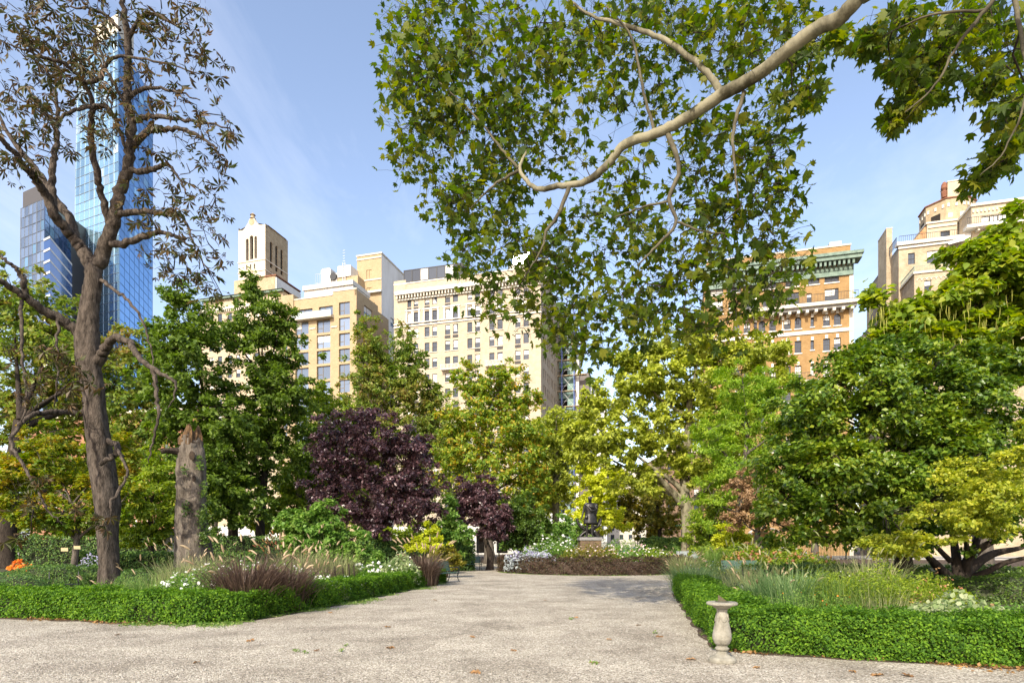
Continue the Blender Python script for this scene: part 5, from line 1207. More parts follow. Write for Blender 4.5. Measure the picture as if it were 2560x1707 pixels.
limb_tree('plane_tree', 'plane tree whose pale mottled limb arches overhead with lobed leaves', tb, None, PL,
          [(x, y, r, plane_Y(x) + .95, .85) for x, y, r in PB] + [(x, y, r * .78, 8.7 + q, .5) for x, y, r in PR for q in (.1, .6)],
          LM['canopy'], BARK['plane'], 'plane', .142, 15, .40, 11, .55, .012, 3.7, plane_extra, up=.55, n_single=300, nscat=.62)

# --- old horse chestnut on the left, half bare and scorched
CH = 25.0
ct = [(110,592,CH,11.7),(109,566,CH,9.0),(107,535,CH,9.0),(107,501,CH,10.8),(102,468,CH,10.3),(98,435,CH,9.5),(95,410,CH,9.0),(94,392,CH,9.0),(89,365,CH,10.3),(87,340,CH,10.3),(88,320,CH,8.6),(90,300,CH,7.7),(93,279,CH,7.7),(92,266,CH,7.2)]
CL = [
 [(92,268,25,7),(84,252,25,6),(75,240,25,5.6),(64,226,24.6,5.2),(54,214,24.2,5),(47,196,24,4.4),(38,182,23.6,3.8),(30,172,23.2,3.4),(14,152,22.5,2.8),(0,138,22,2.2),(-18,120,21.5,1.4)],
 [(76,240,25,4.6),(70,218,25.3,4.2),(57,200,25.6,3.8),(45,182,25.8,3.2),(34,166,26,2.8),(21,152,26,2.4),(8,132,26,1.8),(-5,105,26,1.2)],
 [(53,212,24.2,4),(52,190,24.4,3.6),(52,170,24.6,3.2),(55,150,24.8,2.8),(57,128,25,2.2),(56,100,25,1.6),(46,70,25,1)],
 [(93,270,25,7.5),(102,255,25,6.6),(112,229,24.8,6),(116,211,24.6,5.8),(121,189,24.4,5.4),(127,170,24.2,5),(130,148,24,5),(131,123,23.8,4.8),(127,100,23.6,4.2),(128,71,23.4,3.8),(128,45,23.2,3.4),(125,14,23,2.8),(118,-12,22.8,2)],
 [(106,244,25,3.6),(123,243,24.6,3.6),(145,236,24.2,3),(161,232,23.8,2.2),(178,238,23.4,1.5),(196,252,23,.9),(210,275,22.8,.5)],
 [(118,214,24.6,3.2),(135,211,24.2,3),(152,212,23.8,2.6),(177,214,23.4,2),(187,225,23.2,1.3),(195,248,23,.7)],
 [(128,170,24.2,2.8),(142,171,24,2.8),(154,169,23.6,2.4),(168,164,23.2,1.7),(178,178,23,1.1),(190,200,22.8,.6)],
 [(132,146,24,3.2),(148,132,23.6,2.9),(166,129,23.2,2.4),(186,130,22.9,1.8),(209,143,22.6,1.1),(225,160,22.4,.6)],
 [(131,122,23.8,3),(148,116,23.5,2.6),(171,118,23,2),(200,122,22.6,1.3),(230,128,22.4,.6)],
 [(128,96,23.6,2.4),(142,90,23.3,2),(155,87,23,1.5),(178,92,22.6,1),(200,100,22.4,.5)],
 [(110,228,24.9,3.6),(102,196,24.4,3.2),(96,170,24,3.4),(91,136,23.6,3),(93,107,23.2,2.6),(84,84,22.8,2.2),(68,66,22.4,1.8),(45,57,22,1.4),(20,48,21.6,.9),(0,40,21.4,.5)],
 [(93,107,23.2,2.4),(107,107,23,2.4),(118,125,23.2,2.2),(126,148,23.6,1.6)], [(82,84,22.8,2),(100,77,22.8,2.2),(107,62,22.7,1.8),(123,57,22.6,1.4),(160,62,22.2,1),(200,74,22,.5)],
 [(128,40,23.2,2.2),(140,18,22.8,1.8),(155,14,22.6,1.6),(175,24,22.4,1),(190,30,22.2,.5)], [(100,105,23,1.6),(75,110,22.8,1.6),(55,118,22.6,1.3),(30,105,22.3,.8),(10,90,22,.5)],
 [(127,110,23.6,1.8),(112,80,23.3,1.5),(100,50,23,1.2),(92,20,22.8,.8)], [(120,30,23,1.6),(100,12,22.7,1.2),(70,6,22.4,.8)],
 [(96,362,25,6),(103,352,24.8,4.8),(106,346,24.6,4.2),(114,338,24.2,3.6),(129,342,23.6,3.2),(138,356,23,3),(154,369,22.4,2.4),(166,376,22,1.9),(175,381,21.8,1.4),(174,395,21.6,.9),(168,408,21.5,.5)],
 [(153,368,22.4,2.4),(155,384,22.3,2.2),(158,402,22.2,1.8),(158,422,22.2,1.4),(151,446,22.2,.9),(149,462,22.2,.5)],
 [(80,333,25,5.4),(62,320,24.6,4.8),(46,311,24.2,4.4),(25,297,23.6,3.8),(12,288,23.2,3.2),(0,281,22.8,2.8),(-16,272,22.4,2)], [(25,296,23.6,3),(22,279,23.4,2.4),(16,268,23.2,1.9),(7,261,23,1.6),(-8,250,22.8,1)],
 [(86,412,25,3.6),(72,412,24.6,3.2),(61,411,24.2,2.8),(46,412,23.6,2.6),(32,415,23,2.4),(18,427,22.4,2),(11,443,22,1.8),(21,461,21.6,1.6),(32,481,21.4,1.4),(45,506,21.2,1),(58,520,21,.5)],
 [(22,300,23.6,1.8),(22,330,23,1.6),(23,360,22.6,1.3),(27,395,22.2,1.2),(22,425,22,.8)], [(58,318,24.4,1.4),(57,345,24,1.2),(58,375,23.6,1),(54,405,23.4,.6)],
 [(107,440,25,3),(118,446,24.4,2.8),(113,456,24,2.4),(100,464,23.8,2)], [(116,446,24.2,2),(124,460,23.6,1.5),(127,475,23.2,1.2),(118,492,23,1.6),(111,504,22.8,1.4),(112,516,22.8,.8)],
 [(101,280,25,2),(115,290,24.4,1.6),(130,302,23.8,1.5),(142,320,23.2,1.2),(150,345,22.8,.9),(153,365,22.6,.5)],
]
CB = [(15,20,32),(50,25,34),(85,20,30),(20,70,34),(60,60,30),(95,55,28),(20,115,30),(58,100,28),(90,90,24),(30,150,24),(65,140,22),(95,130,20),(120,80,24),(150,40,24),(175,20,22),(200,8,14),(190,50,22),(210,70,14),(160,75,20),(150,110,20),(180,105,18),(195,125,18),(215,135,14),(234,130,9),(215,160,12),(175,145,18),(150,150,14),(165,180,18),(195,180,16),(215,178,12),(185,205,16),(210,200,12),(220,206,8),(165,205,14),(175,235,18),(200,230,14),(215,240,10),(190,255,15),(210,262,12),(160,250,14),(140,225,12),(140,195,10),(110,110,16),(110,140,12),(8,170,14),(45,120,20),(205,285,10),(185,280,12),(165,270,12),
      (140,20,18),(110,30,18),(120,10,14)]
CBL = [(12,350,14,21.5),(40,366,14,22),(70,365,12,22.5),(30,385,14,21.5),(85,372,10,22.5),(50,345,10,22),(20,400,10,21.5),(60,518,9,21),(80,515,9,21.5),(100,520,8,22),(30,505,8,21),(45,480,7,21.3),(15,535,8,20.8),(70,395,8,22)]
limb_tree('chestnut_tree', 'half bare old chestnut with furrowed leaning trunk and scorched brown leaves', (GX(110, CH), CH, 0), ct, CL,
          [(x, y, r, 22.6, 1.4) for x, y, r in CB] + [(x, y, r, Y, .5) for x, y, r, Y in CBL], LM['chestnut'], BARK['chestnut'], 'palm', .32, 3, .42, 21, .75, .02, 1.75, up=.25, twist=.2, n_single=300, nscat=.6, bare=.42)

# --- the dead, broken off trunk
ST = 28.0
root = thing('dead_trunk', (GX(193, ST), ST, 0), 'thick dead tree trunk broken off high up with a torn orange top', 'tree'); off = np.array([GX(193, ST), ST, 0])
g = Geo(); p = spline([W(194, 582, ST), W(193, 552, ST), W(192, 530, ST), W(192, 500, ST), W(191, 470, ST), W(191, 450, ST), W(190.5, 436, ST)], 7); rough_tube(g, p, np.interp(np.linspace(0, 1, len(p)), [0, .2, .4, .6, .8, 1], np.array([17, 14, 12.6, 12.4, 11.4, 9.2]) * ST / F), 24, .24, 4, 2.6); g.build('trunk', mat('silvery_dead_bark', (.034, .025, .018), (.165, .138, .11), 1.6, .95, 1.0, 9, stretch=(2.4, 2.4, .7), lo=.33, hi=.6), root, off, smooth=True)
torn = mat('torn_heartwood', (.03, .02, .012), (.20, .11, .045), 3, .9, .8, 14, stretch=(3, 3, .8)); r_ = np.random.default_rng(3)
K_ = 26; g = Geo(); c0 = W(190.5, 440, ST); ring = []; aa = np.linspace(0, 2 * np.pi, K_, endpoint=False)
jag = .45 + .38 * np.sin(aa * 1.0 + 2.2) + .22 * np.sin(aa * 4 + 1) + r_.normal(0, .16, K_); jag = np.clip(jag, .08, 1.0) * .72
for rad_, hh_ in ((.47, np.full(K_, -.25)), (.475, jag * .35), (.43, jag * .75), (.36, jag), (.24, jag * .55 - .1), (.08, np.full(K_, -.3))):
    rr_ = rad_ * (1 + .13 * np.sin(aa * 5 + 1) + r_.normal(0, .06, K_)); ring.append(np.stack([c0[0] + rr_ * np.cos(aa), c0[1] + rr_ * np.sin(aa), c0[2] + hh_], 1))
g.add(np.concatenate(ring), [(q * K_ + j, q * K_ + (j + 1) % K_, (q + 1) * K_ + (j + 1) % K_, (q + 1) * K_ + j) for q in range(5) for j in range(K_)]); g.build('torn_top', torn, root, off)
for (x, y, s_) in ((192, 455, .75), (194, 478, .5), (189, 503, .4)):
    c = W(x, y, ST - 12.2 * ST / F); g = Geo(); g.lathe([(.02, -.03), (.24, -.05), (.26, .02), (.14, .05)], 12); V = np.concatenate(g.V) * s_; V = np.stack([V[:, 0] * .7, -V[:, 2], V[:, 1] * 1.1], 1) + c; g.V = [V]; g.build('knot_hollow', mat('knot_hollow', (.02, .014, .01), (.06, .04, .025), 6, .95), root, off)
g = Geo(); rough_tube(g, spline([W(186, 452, ST), W(178, 451, ST - .3), W(168, 450, ST - .5), W(161, 451, ST - .6)], 4), np.linspace(.22, .1, 13), 8, .2, 8); g.build('broken_limb', BARK['dark'], root, off)

r_ = np.random.default_rng(9); IV = []
for (x, y, rr, k) in ((203, 515, 6, 260), (205, 535, 6, 240), (186, 507, 5, 160), (204, 490, 4, 120), (200, 462, 4, 90), (184, 470, 3, 60)):
    IV.append(np.array([W(x + r_.normal(0, rr * .5), y + r_.normal(0, rr * .9), ST - .45 + r_.normal(0, .18)) for _ in range(k)]))
IV = np.concatenate(IV); mesh_obj('ivy', leaf_mesh('ivy', IV, np.array([0, -.6, .6]) + r_.normal(size=IV.shape) * .5, r_.normal(size=IV.shape), .13 * r_.uniform(.6, 1.3, len(IV)), 'leaf', off), LM['deep'], root)
# ------------------------------------------------------------------ the other trees, far to near
tree('shade_tree', 'broad dense green tree filling the view behind the chestnut trunk', 'tree', (6, 44, 0), [(6,567,9),(7,530,8),(10,480,7),(20,420,5)],
     [(12,312,42,48,50),(55,338,42,48,50),(15,405,60,60,49),(85,385,45,55,50),(130,395,36,55,51),(138,350,22,26,51),(45,470,62,45,48),(120,465,48,45,50),(70,520,80,25,50)], LM['bronze'], BARK['dark'], .27, 26000, .75, 'leaf', seed=31)
tree('leaning_park_tree', 'dark leafy tree with a slim dark trunk standing behind the dead trunk', 'tree', (234, 44, 0), [(233,566,5.5),(233,535,5),(234,505,4.2),(226,470,3.5),(210,420,2.6)],
     [(185,322,22,34,43),(178,300,10,14,43),(182,378,36,46,43),(213,432,42,48,43),(200,488,36,34,42),(170,430,26,40,44),(235,500,34,26,43),(188,345,24,30,42),(158,360,16,34,45)], LM['green'], BARK['dark'], .21, 24000, .6, 'leaf', seed=32, up=.7)
tree('tall_maple', 'tall green tree with a forked trunk and pointed crown before the cream flats', 'tree', (260, 47, 0), [(260,562,5),(260,535,4.6),(262,505,3.8),(266,450,3),(262,380,2)],
     [(250,292,13,17,47),(262,320,26,32,47),(272,372,36,42,47),(244,420,36,42,46),(285,440,32,40,47),(240,470,32,30,46),(285,330,16,22,47),(228,330,16,22,48),(290,395,24,24,46)], LM['green'], BARK['dark'], .21, 24000, .6, 'leaf', seed=33, sprig=.09)
tree('small_lime_tree', 'fresh yellow green tree in front of the tan brick flats', 'tree', (325, 56, 0), [(325,560,4),(325,500,3.4),(325,430,2.4)],
     [(322,420,26,30,56),(335,462,30,38,56),(302,475,24,36,55),(318,395,14,14,56),(352,455,24,34,57),(330,510,40,22,55)], LM['lime'], BARK['grey'], .22, 15000, .6, 'leaf', seed=34)
tree('young_linden', 'lower yellow green tree between the tall maple and the large plum', 'tree', (298, 52, 0), [(298,562,3.6),(298,520,3),(300,470,2.2)],
     [(300,468,22,28,52),(285,500,24,26,52),(315,500,24,26,52),(330,470,20,24,52.5),(268,520,22,18,52),(330,525,24,18,51.5)], LM['lime'], BARK['grey'], .2, 12000, .55, 'leaf', seed=56)
tree('laurel_bush', 'lime green bush filling the gap under the large plum crown', 'shrub', (405, 50, 0), None, [(392,536,16,9,50),(412,530,16,12,50),(440,537,16,10,50),(372,540,14,7,50)], LM['lime'], BARK['dark'], .15, 6000, .4, 'leaf', seed=58)
tree('yew_bush', 'dark green bush under the forked maple trunk', 'shrub', (215, 52, 0), None, [(210,538,22,9,52),(235,543,18,7,52),(185,535,16,10,52)], LM['deep'], BARK['dark'], .15, 5000, .4, 'leaf', seed=57)
# street trees beyond the park fence
for i, (px, Y, lab, lm, bl) in enumerate((
  (215, 82, 'green street tree beyond the fence left of the forked maple', 'lime', [(205,470,26,30),(228,490,24,26),(190,505,26,22),(215,440,20,22)]),
  (345, 84, 'lime street tree beyond the fence behind the large plum', 'lime', [(335,440,26,28),(358,460,24,30),(345,410,20,20),(370,490,26,26),(325,490,22,24)]),
  (450, 80, 'sunlit street tree beyond the fence between pear and sweetgum', 'bronze', [(440,420,22,28),(455,450,26,30),(430,480,24,26),(465,485,24,24)]),
  (535, 80, 'golden street tree in front of the hotel corner', 'gold', [(525,440,20,22),(545,470,22,26),(530,500,24,22),(555,500,20,20)]),
  (724, 74, 'yellow green street tree under the orange brick facade', 'lime', [(715,440,24,26),(735,465,26,30),(760,450,22,26),(725,500,26,22),(770,490,22,24)]),
  (815, 70, 'green street tree between brick block and dark glossy tree', 'turning', [(800,440,26,30),(825,420,26,30),(845,460,26,30),(815,490,28,26),(850,500,24,22)]),
  (125, 76, 'green street tree behind the chestnut trunk', 'turning', [(115,430,26,30),(140,450,24,30),(130,490,28,26),(160,480,22,26),(100,480,24,26)]))):
    tree('street_tree', lab, 'tree', (px, Y, 0), [(px,556,3.2),(px,520,2.8),(px,470,2)], [(*q, Y) for q in bl], LM[lm], BARK['grey'], .25, 8000, .75, 'leaf', seed=160 + i, group='street trees beyond the fence')
tree('callery_pear', 'twin peaked green tree with bronze tips before the hotel corner', 'tree', (385, 60, 0), [(385,560,4.4),(385,500,3.8),(386,430,2.6)],
     [(368,338,13,22,60),(403,350,13,24,60),(370,382,27,32,60),(406,392,29,34,60),(385,438,44,40,59),(426,430,28,32,61),(360,440,28,30,60),(372,358,16,22,60),(410,370,18,22,60),(430,398,14,20,61),(390,490,40,24,59)], LM['bronze'], BARK['grey'], .22, 26000, .6, 'leaf', seed=35, sprig=.1)
tree('sweetgum_tree', 'rounded green tree starting to turn orange below the hotel facade', 'tree', (490, 56, 0), [(490,560,4.6),(488,520,4.2),(486,470,3.6),(484,420,2.4)],
     [(478,382,24,20,56),(500,400,28,28,56),(466,418,26,30,56),(515,432,30,36,56),(490,465,42,38,55),(534,470,22,32,57),(456,455,24,30,57),(508,378,14,14,56),(528,400,12,16,57),(505,505,44,22,56)], LM['turning'], BARK['grey'], .22, 24000, .6, 'leaf', seed=36, sprig=.1)
tree('yellowing_plane', 'yellow green plane crown in front of the green scaffold sheathing', 'tree', (556, 64, 0), [(556,556,4),(556,500,3.4),(556,440,2.6)],
     [(556,424,22,18,64),(545,448,20,24,64),(572,455,20,24,64),(556,484,26,18,63),(540,478,14,20,65),(590,425,12,20,65),(535,505,18,18,64)], LM['gold'], BARK['plane'], .25, 12000, .65, 'leaf', seed=37)
tree('golden_plane', 'large golden leaved plane tree with a mottled forked trunk right of the statue', 'tree', (688, 46, 0), [(688,566,6),(687,540,5.6),(686,505,5.4),(684,478,4.6),(688,440,4.4),(690,400,3.2)],
     [(655,352,22,18,46),(698,342,36,22,46),(742,350,32,26,46),(640,388,34,26,46),(690,388,40,30,46),(600,400,26,20,46),(610,440,36,26,45),(662,436,36,30,46),(574,438,16,20,46),(722,420,32,28,46),(638,478,28,18,46),(760,390,26,26,47),(628,362,16,14,46),(780,350,14,16,47),(710,470,30,20,45)], LM['gold'], BARK['plane'], .23, 34000, .62, 'leaf', seed=38, limb_r=.14, sprig=.09)
root = bpy.data.objects['golden_plane']; offp = np.array(root.location)
for pts in ([(686,508,46,3.8),(676,496,45.6,3.2),(664,482,45.2,2.8),(654,471,44.8,2.2)], [(689,503,46,3.4),(705,490,45.5,2.4),(722,477,45,1.6)], [(690,480,46,3),(700,462,46,2.4),(712,440,46,1.5)]):
    w_ = spline([W(p[0], p[1], p[2]) for p in pts], 5); rd = np.interp(np.linspace(0, 1, len(w_)), np.linspace(0, 1, len(pts)), [p[3] * p[2] / F for p in pts]); g = Geo(); rough_tube(g, w_, rd, 8, .06, 2); g.build('limb', BARK['plane'], root, offp, smooth=True)
tree('honey_locust', 'feathery bright lime green tree under the orange brick block', 'tree', (742, 41, 0), [(735,568,3.4),(737,530,3),(742,480,2.6),(748,430,1.8)],
     [(742,386,36,22,41),(772,402,32,28,41),(738,420,32,22,41),(782,432,22,28,41),(724,466,26,28,40),(752,478,26,24,41),(712,440,22,22,40),(708,500,18,24,40)], LM['locust'], BARK['grey'], .17, 20000, .6, 'needle', seed=39, flat=.5)
tree('dry_maple', 'small half withered tree with dry tan leaves beside the dark glossy tree', 'tree', (762, 36, 0), [(758,572,3.4),(757,545,3),(758,520,2.4),(758,490,1.8)],
     [(754,498,20,20,36),(742,482,14,12,36),(772,522,16,14,35),(760,470,14,12,36),(738,518,12,12,36)], LM['dry'], BARK['grey'], .12, 5200, .4, 'leaf', seed=40, twigs=.9)
tree('ginkgo_tree', 'bright yellow tree directly behind the bronze statue', 'tree', (600, 58, 0), [(598,560,3),(598,530,2.6),(598,490,2)],
     [(594,488,20,22,58),(606,514,23,18,58),(590,464,11,13,58),(614,480,14,18,58),(586,512,15,16,57)], LM['yellow'], BARK['grey'], .2, 9000, .5, 'leaf', seed=41)
tree('olive_tree', 'dark olive and gold small tree in shade between statue and plane trunk', 'tree', (655, 62, 0), [(660,558,3.6),(659,530,3),(656,500,2)],
     [(650,500,30,20,62),(640,522,24,14,62),(668,520,18,16,62),(625,505,14,16,62)], LM['olive'], BARK['dark'], .2, 9000, .5, 'leaf', seed=42)
tree('purple_plum', 'large purple leaved plum tree with a dense round crown', 'tree', (372, 37, 0), [(376,568,4.4),(375,548,4.2),(374,520,3.6),(372,490,2.8)],
     [(350,438,36,24,37),(392,445,34,24,37),(345,482,36,34,37),(395,484,42,38,37),(422,500,22,28,37),(372,518,44,18,36.5),(332,456,18,18,37),(325,500,16,22,37.5),(420,460,16,22,37),(365,422,16,12,37)], LM['purple'], BARK['dark'], .14, 26000, .42, 'leaf', seed=43, twigs=.3, up=.45)
tree('purple_plum', 'smaller purple leaved plum tree with a low forked trunk', 'tree', (490, 41, 0), [(490,569,3.4),(490,555,3.2),(487,544,2.6),(482,530,2)],
     [(475,492,18,17,41),(482,514,25,21,41),(496,524,13,13,41),(465,505,12,12,41),(490,500,16,14,41)], LM['purple'], BARK['dark'], .14, 9500, .4, 'leaf', seed=44, twigs=.4, up=.45)
tree('holly_bush', 'dark green upright holly against the small plum tree', 'shrub', (522, 43, 0), None, [(520,514,21,22,43),(528,532,24,14,43),(508,530,16,16,43)], LM['deep'], BARK['dark'], .15, 9000, .4, 'leaf', seed=45)
tree('dogwood_shrub', 'spreading fresh green shrub below the large plum tree', 'shrub', (328, 28, 0), [(330,578,2.4),(331,565,2.2),(332,550,1.6)],
     [(308,528,28,17,28),(340,538,30,18,28),(288,520,15,12,28),(354,554,20,10,27.5),(322,514,18,12,28),(305,545,20,9,27.5),(368,562,12,8,27.5)], LM['herb'], BARK['dark'], .115, 13000, .34, 'ovate', seed=46, flat=.4, up=1.0)
tree('young_dogwood', 'light green shrub between the two plum trees', 'shrub', (452, 38, 0), None, [(449,514,14,17,38),(456,534,16,15,38),(444,534,12,12,38)], LM['herb'], BARK['dark'], .13, 5500, .36, 'leaf', seed=47)
tree('yellow_shrub', 'bright yellow leaved shrub at the foot of the large plum tree', 'shrub', (425, 34, 0), None, [(428,532,9,9,34),(420,542,10,7,34),(436,546,11,8,33.5),(412,549,8,5,34)], LM['yellow'], BARK['dark'], .10, 3600, .26, 'leaf', seed=48, sprig=.25)
tree('golden_azalea', 'rounded olive green bush beside the green park bench at the walk', 'shrub', (443, 31, 0), None, [(443,556,14,9,31),(452,560,9,7,31)], LM['olive'], BARK['dark'], .1, 3000, .25, 'leaf', seed=49)
tree('japanese_maple', 'low spreading maple turning yellow and orange under the chestnut', 'tree', (76, 30, 0), [(72,578,3.2),(74,565,2.9),(76,548,2.8),(77,530,2.4),(72,505,1.6)],
     [(38,468,42,28,30),(95,492,34,22,30),(20,508,30,18,29.5),(62,520,46,12,29.5),(118,455,20,20,30),(50,440,30,16,30.5),(130,500,18,16,30),(8,480,20,24,30)], LM['maple'], BARK['grey'], .13, 15000, .42, 'leaf', seed=50, flat=.35, up=1.1)
tree('pagoda_dogwood', 'yellow green understory tree between the chestnut and the dead trunk', 'tree', (150, 36, 0), [(152,572,3),(151,545,2.6),(150,505,2)],
     [(142,500,24,26,36),(160,470,20,26,36),(150,530,28,16,36),(168,520,16,22,36.5),(128,530,18,14,36)], LM['lime'], BARK['dark'], .13, 9000, .45, 'leaf', seed=51, flat=.4)
tree('laurel_bush', 'fresh green bushes growing behind the white roses left of the statue', 'shrub', (540, 50, 0), None, [(535,535,24,10,50),(560,530,20,13,50),(515,540,18,9,50),(578,536,14,12,49)], LM['herb'], BARK['dark'], .16, 8000, .42, 'leaf', seed=52)
tree('laurel_bush', 'sunlit lime green bushes right of the golden plane trunk', 'shrub', (706, 44, 0), None, [(700,530,14,14,44),(712,515,13,16,44),(722,505,12,12,44),(704,545,20,8,43)], LM['lime'], BARK['dark'], .15, 6500, .4, 'leaf', seed=53)
tree('yellow_shrub', 'bright yellow shrub between the golden plane and the withered tree', 'shrub', (731, 38, 0), None, [(731,532,13,11,38),(722,540,10,8,38),(742,540,9,8,38)], LM['yellow'], BARK['dark'], .13, 4200, .34, 'leaf', seed=54)
tree('spirea_bush', 'low lime green bushes along the far bed behind the pale bench', 'shrub', (735, 36, 0), None, [(722,554,18,6,36),(745,551,18,7,36),(770,552,18,7,36),(790,551,15,8,36),(705,551,12,6,37)], LM['lime'], BARK['dark'], .11, 6500, .3, 'leaf', seed=55)

# dark glossy tree, catalpa and the wide crab apple on the right
def big_tree(name, label, base, trunk, blobs, lm, bark, leaf, n, clump, tm, seed, **kw):
    rt, of = tree(name, label, 'tree', base, trunk, blobs, lm, bark, leaf, n, clump, tm, seed=seed, **kw)
    return rt, of
big_tree('magnolia_tree', 'huge dark glossy leaved tree filling the right side down to the grasses', (905, 20, 0), [(905,596,9),(904,570,8),(902,530,7),(900,470,5.5),(900,400,4)],
     [(822,428,44,36,20),(878,400,55,44,20),(938,405,55,48,20),(990,425,55,55,20.5),(800,478,38,26,19.5),(858,478,55,36,19.5),(918,480,55,44,19.5),(782,508,22,12,19),(838,518,42,17,19),(905,528,42,16,19),(852,362,28,20,20.5),(985,490,50,44,20),(830,470,40,30,19),(950,450,44,40,19),(775,470,16,12,20),(812,400,20,16,20.5),(800,535,30,9,19),(850,540,34,9,18.6),(900,545,30,8,18.6),(770,488,14,9,19.5),(765,520,10,6,19.5),(905,362,34,22,21),(955,358,36,24,21),(1000,372,36,28,21),(870,345,20,12,21),(838,388,16,14,20),(856,362,12,12,20),(885,352,14,9,21),(915,345,18,9,21),(800,415,14,10,20),(786,445,12,10,20)],
     LM['rightdark'], BARK['dark'], .125, 62000, .42, 'leaf', 60, up=.8, hang=.15, flat=.7, sprig=.2, twigs=.35)
rt, of = big_tree('catalpa_tree', 'yellow green catalpa with hanging bean pods rising above the dark tree', (980, 27, 0), [(985,582,9),(983,530,8),(980,450,7),(978,380,5.5),(976,320,4)],
     [(874,308,14,11,27),(908,320,30,20,27),(948,304,34,24,27),(988,284,34,34,27),(1012,232,22,20,27),(972,252,18,11,27),(940,342,46,28,26.5),(1008,340,36,44,27),(1030,290,30,50,27),(890,345,26,16,26.5),(1010,262,22,16,27),(995,250,12,10,26.5)], LM['catalpa'], BARK['grey'], .25, 15000, .6, 'ovate', 61, up=.8, hang=.25, flat=.7, sprig=.1)
r_ = np.random.default_rng(62); BP = []
for px, py, rx, ry in ((900,325,24,14),(945,312,28,18),(985,300,28,26),(880,312,10,8),(930,345,36,14),(1000,335,24,24)):
    k = 16
    for i in range(k):
        c = W(px + r_.uniform(-rx, rx), py + r_.uniform(-ry, ry), 25.9 + r_.uniform(-.9, .5)); l = r_.uniform(.35, .6); BP.append(np.stack([c, c + [r_.normal(0, .02), 0, -l*.5], c + [r_.normal(0, .05), 0, -l]]))
mesh_obj('bean_pods', tube_mesh('bean_pods', np.array(BP), np.tile(np.array([.008, .014, .006]), (len(BP), 1)), 4, of), mat('catalpa_pod', (.20, .22, .03), (.32, .30, .05), 3, .6), rt)['kind'] = 'stuff'
# crab apple with low dark spreading stems
CA = 21.0
root = thing('crab_apple', (GX(962, CA), CA, 0), 'low wide crab apple with dark spreading stems and thin yellow leaves', 'tree'); off = np.array([GX(962, CA), CA, 0]); SP = []
for pts in ([(960,596,21,7.5),(962,584,21,7),(966,572,21,6),(968,560,20.8,5),(985,545,20.4,3.5),(1015,532,20,1.8),(1045,520,19.6,.9)], [(958,590,21,6),(950,578,21,5.4),(938,566,20.6,4.4),(925,553,20,3),(905,540,19.4,1.8),(880,528,19,.8)], [(961,582,21,5.4),(957,566,21,4.6),(955,548,21.2,3.6),(950,520,21.4,2.2),(940,490,21.6,1.2),(930,465,21.6,.6)],
            [(966,574,21,4.6),(980,560,21.2,4.2),(996,552,21.4,3.4),(1018,548,21.4,2.4),(1045,540,21.2,1.2)], [(964,568,21,4),(975,545,21.2,3.4),(984,515,21.4,2.4),(996,480,21.6,1.4),(1010,450,21.6,.7)], [(967,578,21,3.6),(985,572,20.6,3.2),(1005,562,20.2,2.4),(1030,556,20,1.6)], [(950,560,21,2.6),(930,540,20,2),(905,520,19,1.3),(885,512,18.4,.7)], [(968,560,20.8,2.6),(965,535,19.8,2),(955,515,19,1.4),(930,500,18.4,.8)]):
    w_ = spline([W(p[0], p[1], p[2]) for p in pts], 5); rd = np.interp(np.linspace(0, 1, len(w_)), np.linspace(0, 1, len(pts)), [p[3] * p[2] / F for p in pts]); g = Geo(); rough_tube(g, w_, rd, 9, .12, len(SP)); g.build('stem', BARK['dark'], root, off, smooth=True); SP.append(w_)
r_ = np.random.default_rng(64); CRB = []
for k in range(46):                     # loose overlapping sprays, denser to the right and outwards
    px = 872 + 160 * r_.random() ** .75; top = 545 - (px - 850) * .72; low = 552 - max(0, px - 900) * .16; py = top + (low - top) * r_.random() ** .8; CRB.append((px, py, r_.uniform(14, 30), r_.uniform(4, 10), r_.uniform(14.6, 17.2)))
P, nn, dd, CC, B = crown_points(CRB, 26000, .26, 1.0, .8, .35, .45, 63, .25)
mesh_obj('foliage', leaf_mesh('foliage', P, nn, dd, .095 * np.random.default_rng(5).uniform(.6, 1.3, len(P)), 'ovate', off), LM['crab'], root)
pts = np.concatenate(SP); D_ = np.array([np.linalg.norm(pts - c, axis=1) for c in CC]); near = D_.min(1) < 2.2; CC = CC[near]; st = pts[D_[near].argmin(1)]; tag(mesh_obj('branches', tube_mesh('branches', np.stack([st, st * .5 + CC * .5 + [0, 0, .1], CC], 1), np.tile(np.array([.018, .012, .005]), (len(CC), 1)), 3, off), BARK['dark'], root), kind='stuff')
# ------------------------------------------------------------------ clipped hedges
hedge('clipped_hedge', 'low clipped box hedge running round the left flower bed beside the gravel', HL, .95, .62, LM['box'], 150000, .053, side=1.0, seed=71)
hedge('clipped_hedge', 'low clipped box hedge round the right flower bed behind the sundial', HR, .95, .62, LM['box'], 185000, .044, side=1.0, seed=72)
ringp = [(RC[0] + 6.1 * math.cos(a), RC[1] + 6.1 * math.sin(a)) for a in np.linspace(0, 2*np.pi, 48, endpoint=False)]
hedge('barberry_hedge', 'round maroon barberry hedge circling the statue bed', ringp, 1.0, .95, LM['barberry'], 44000, .085, side=1.0, closed=True, seed=73, bump=.09, twig=(.045, .03, .022))
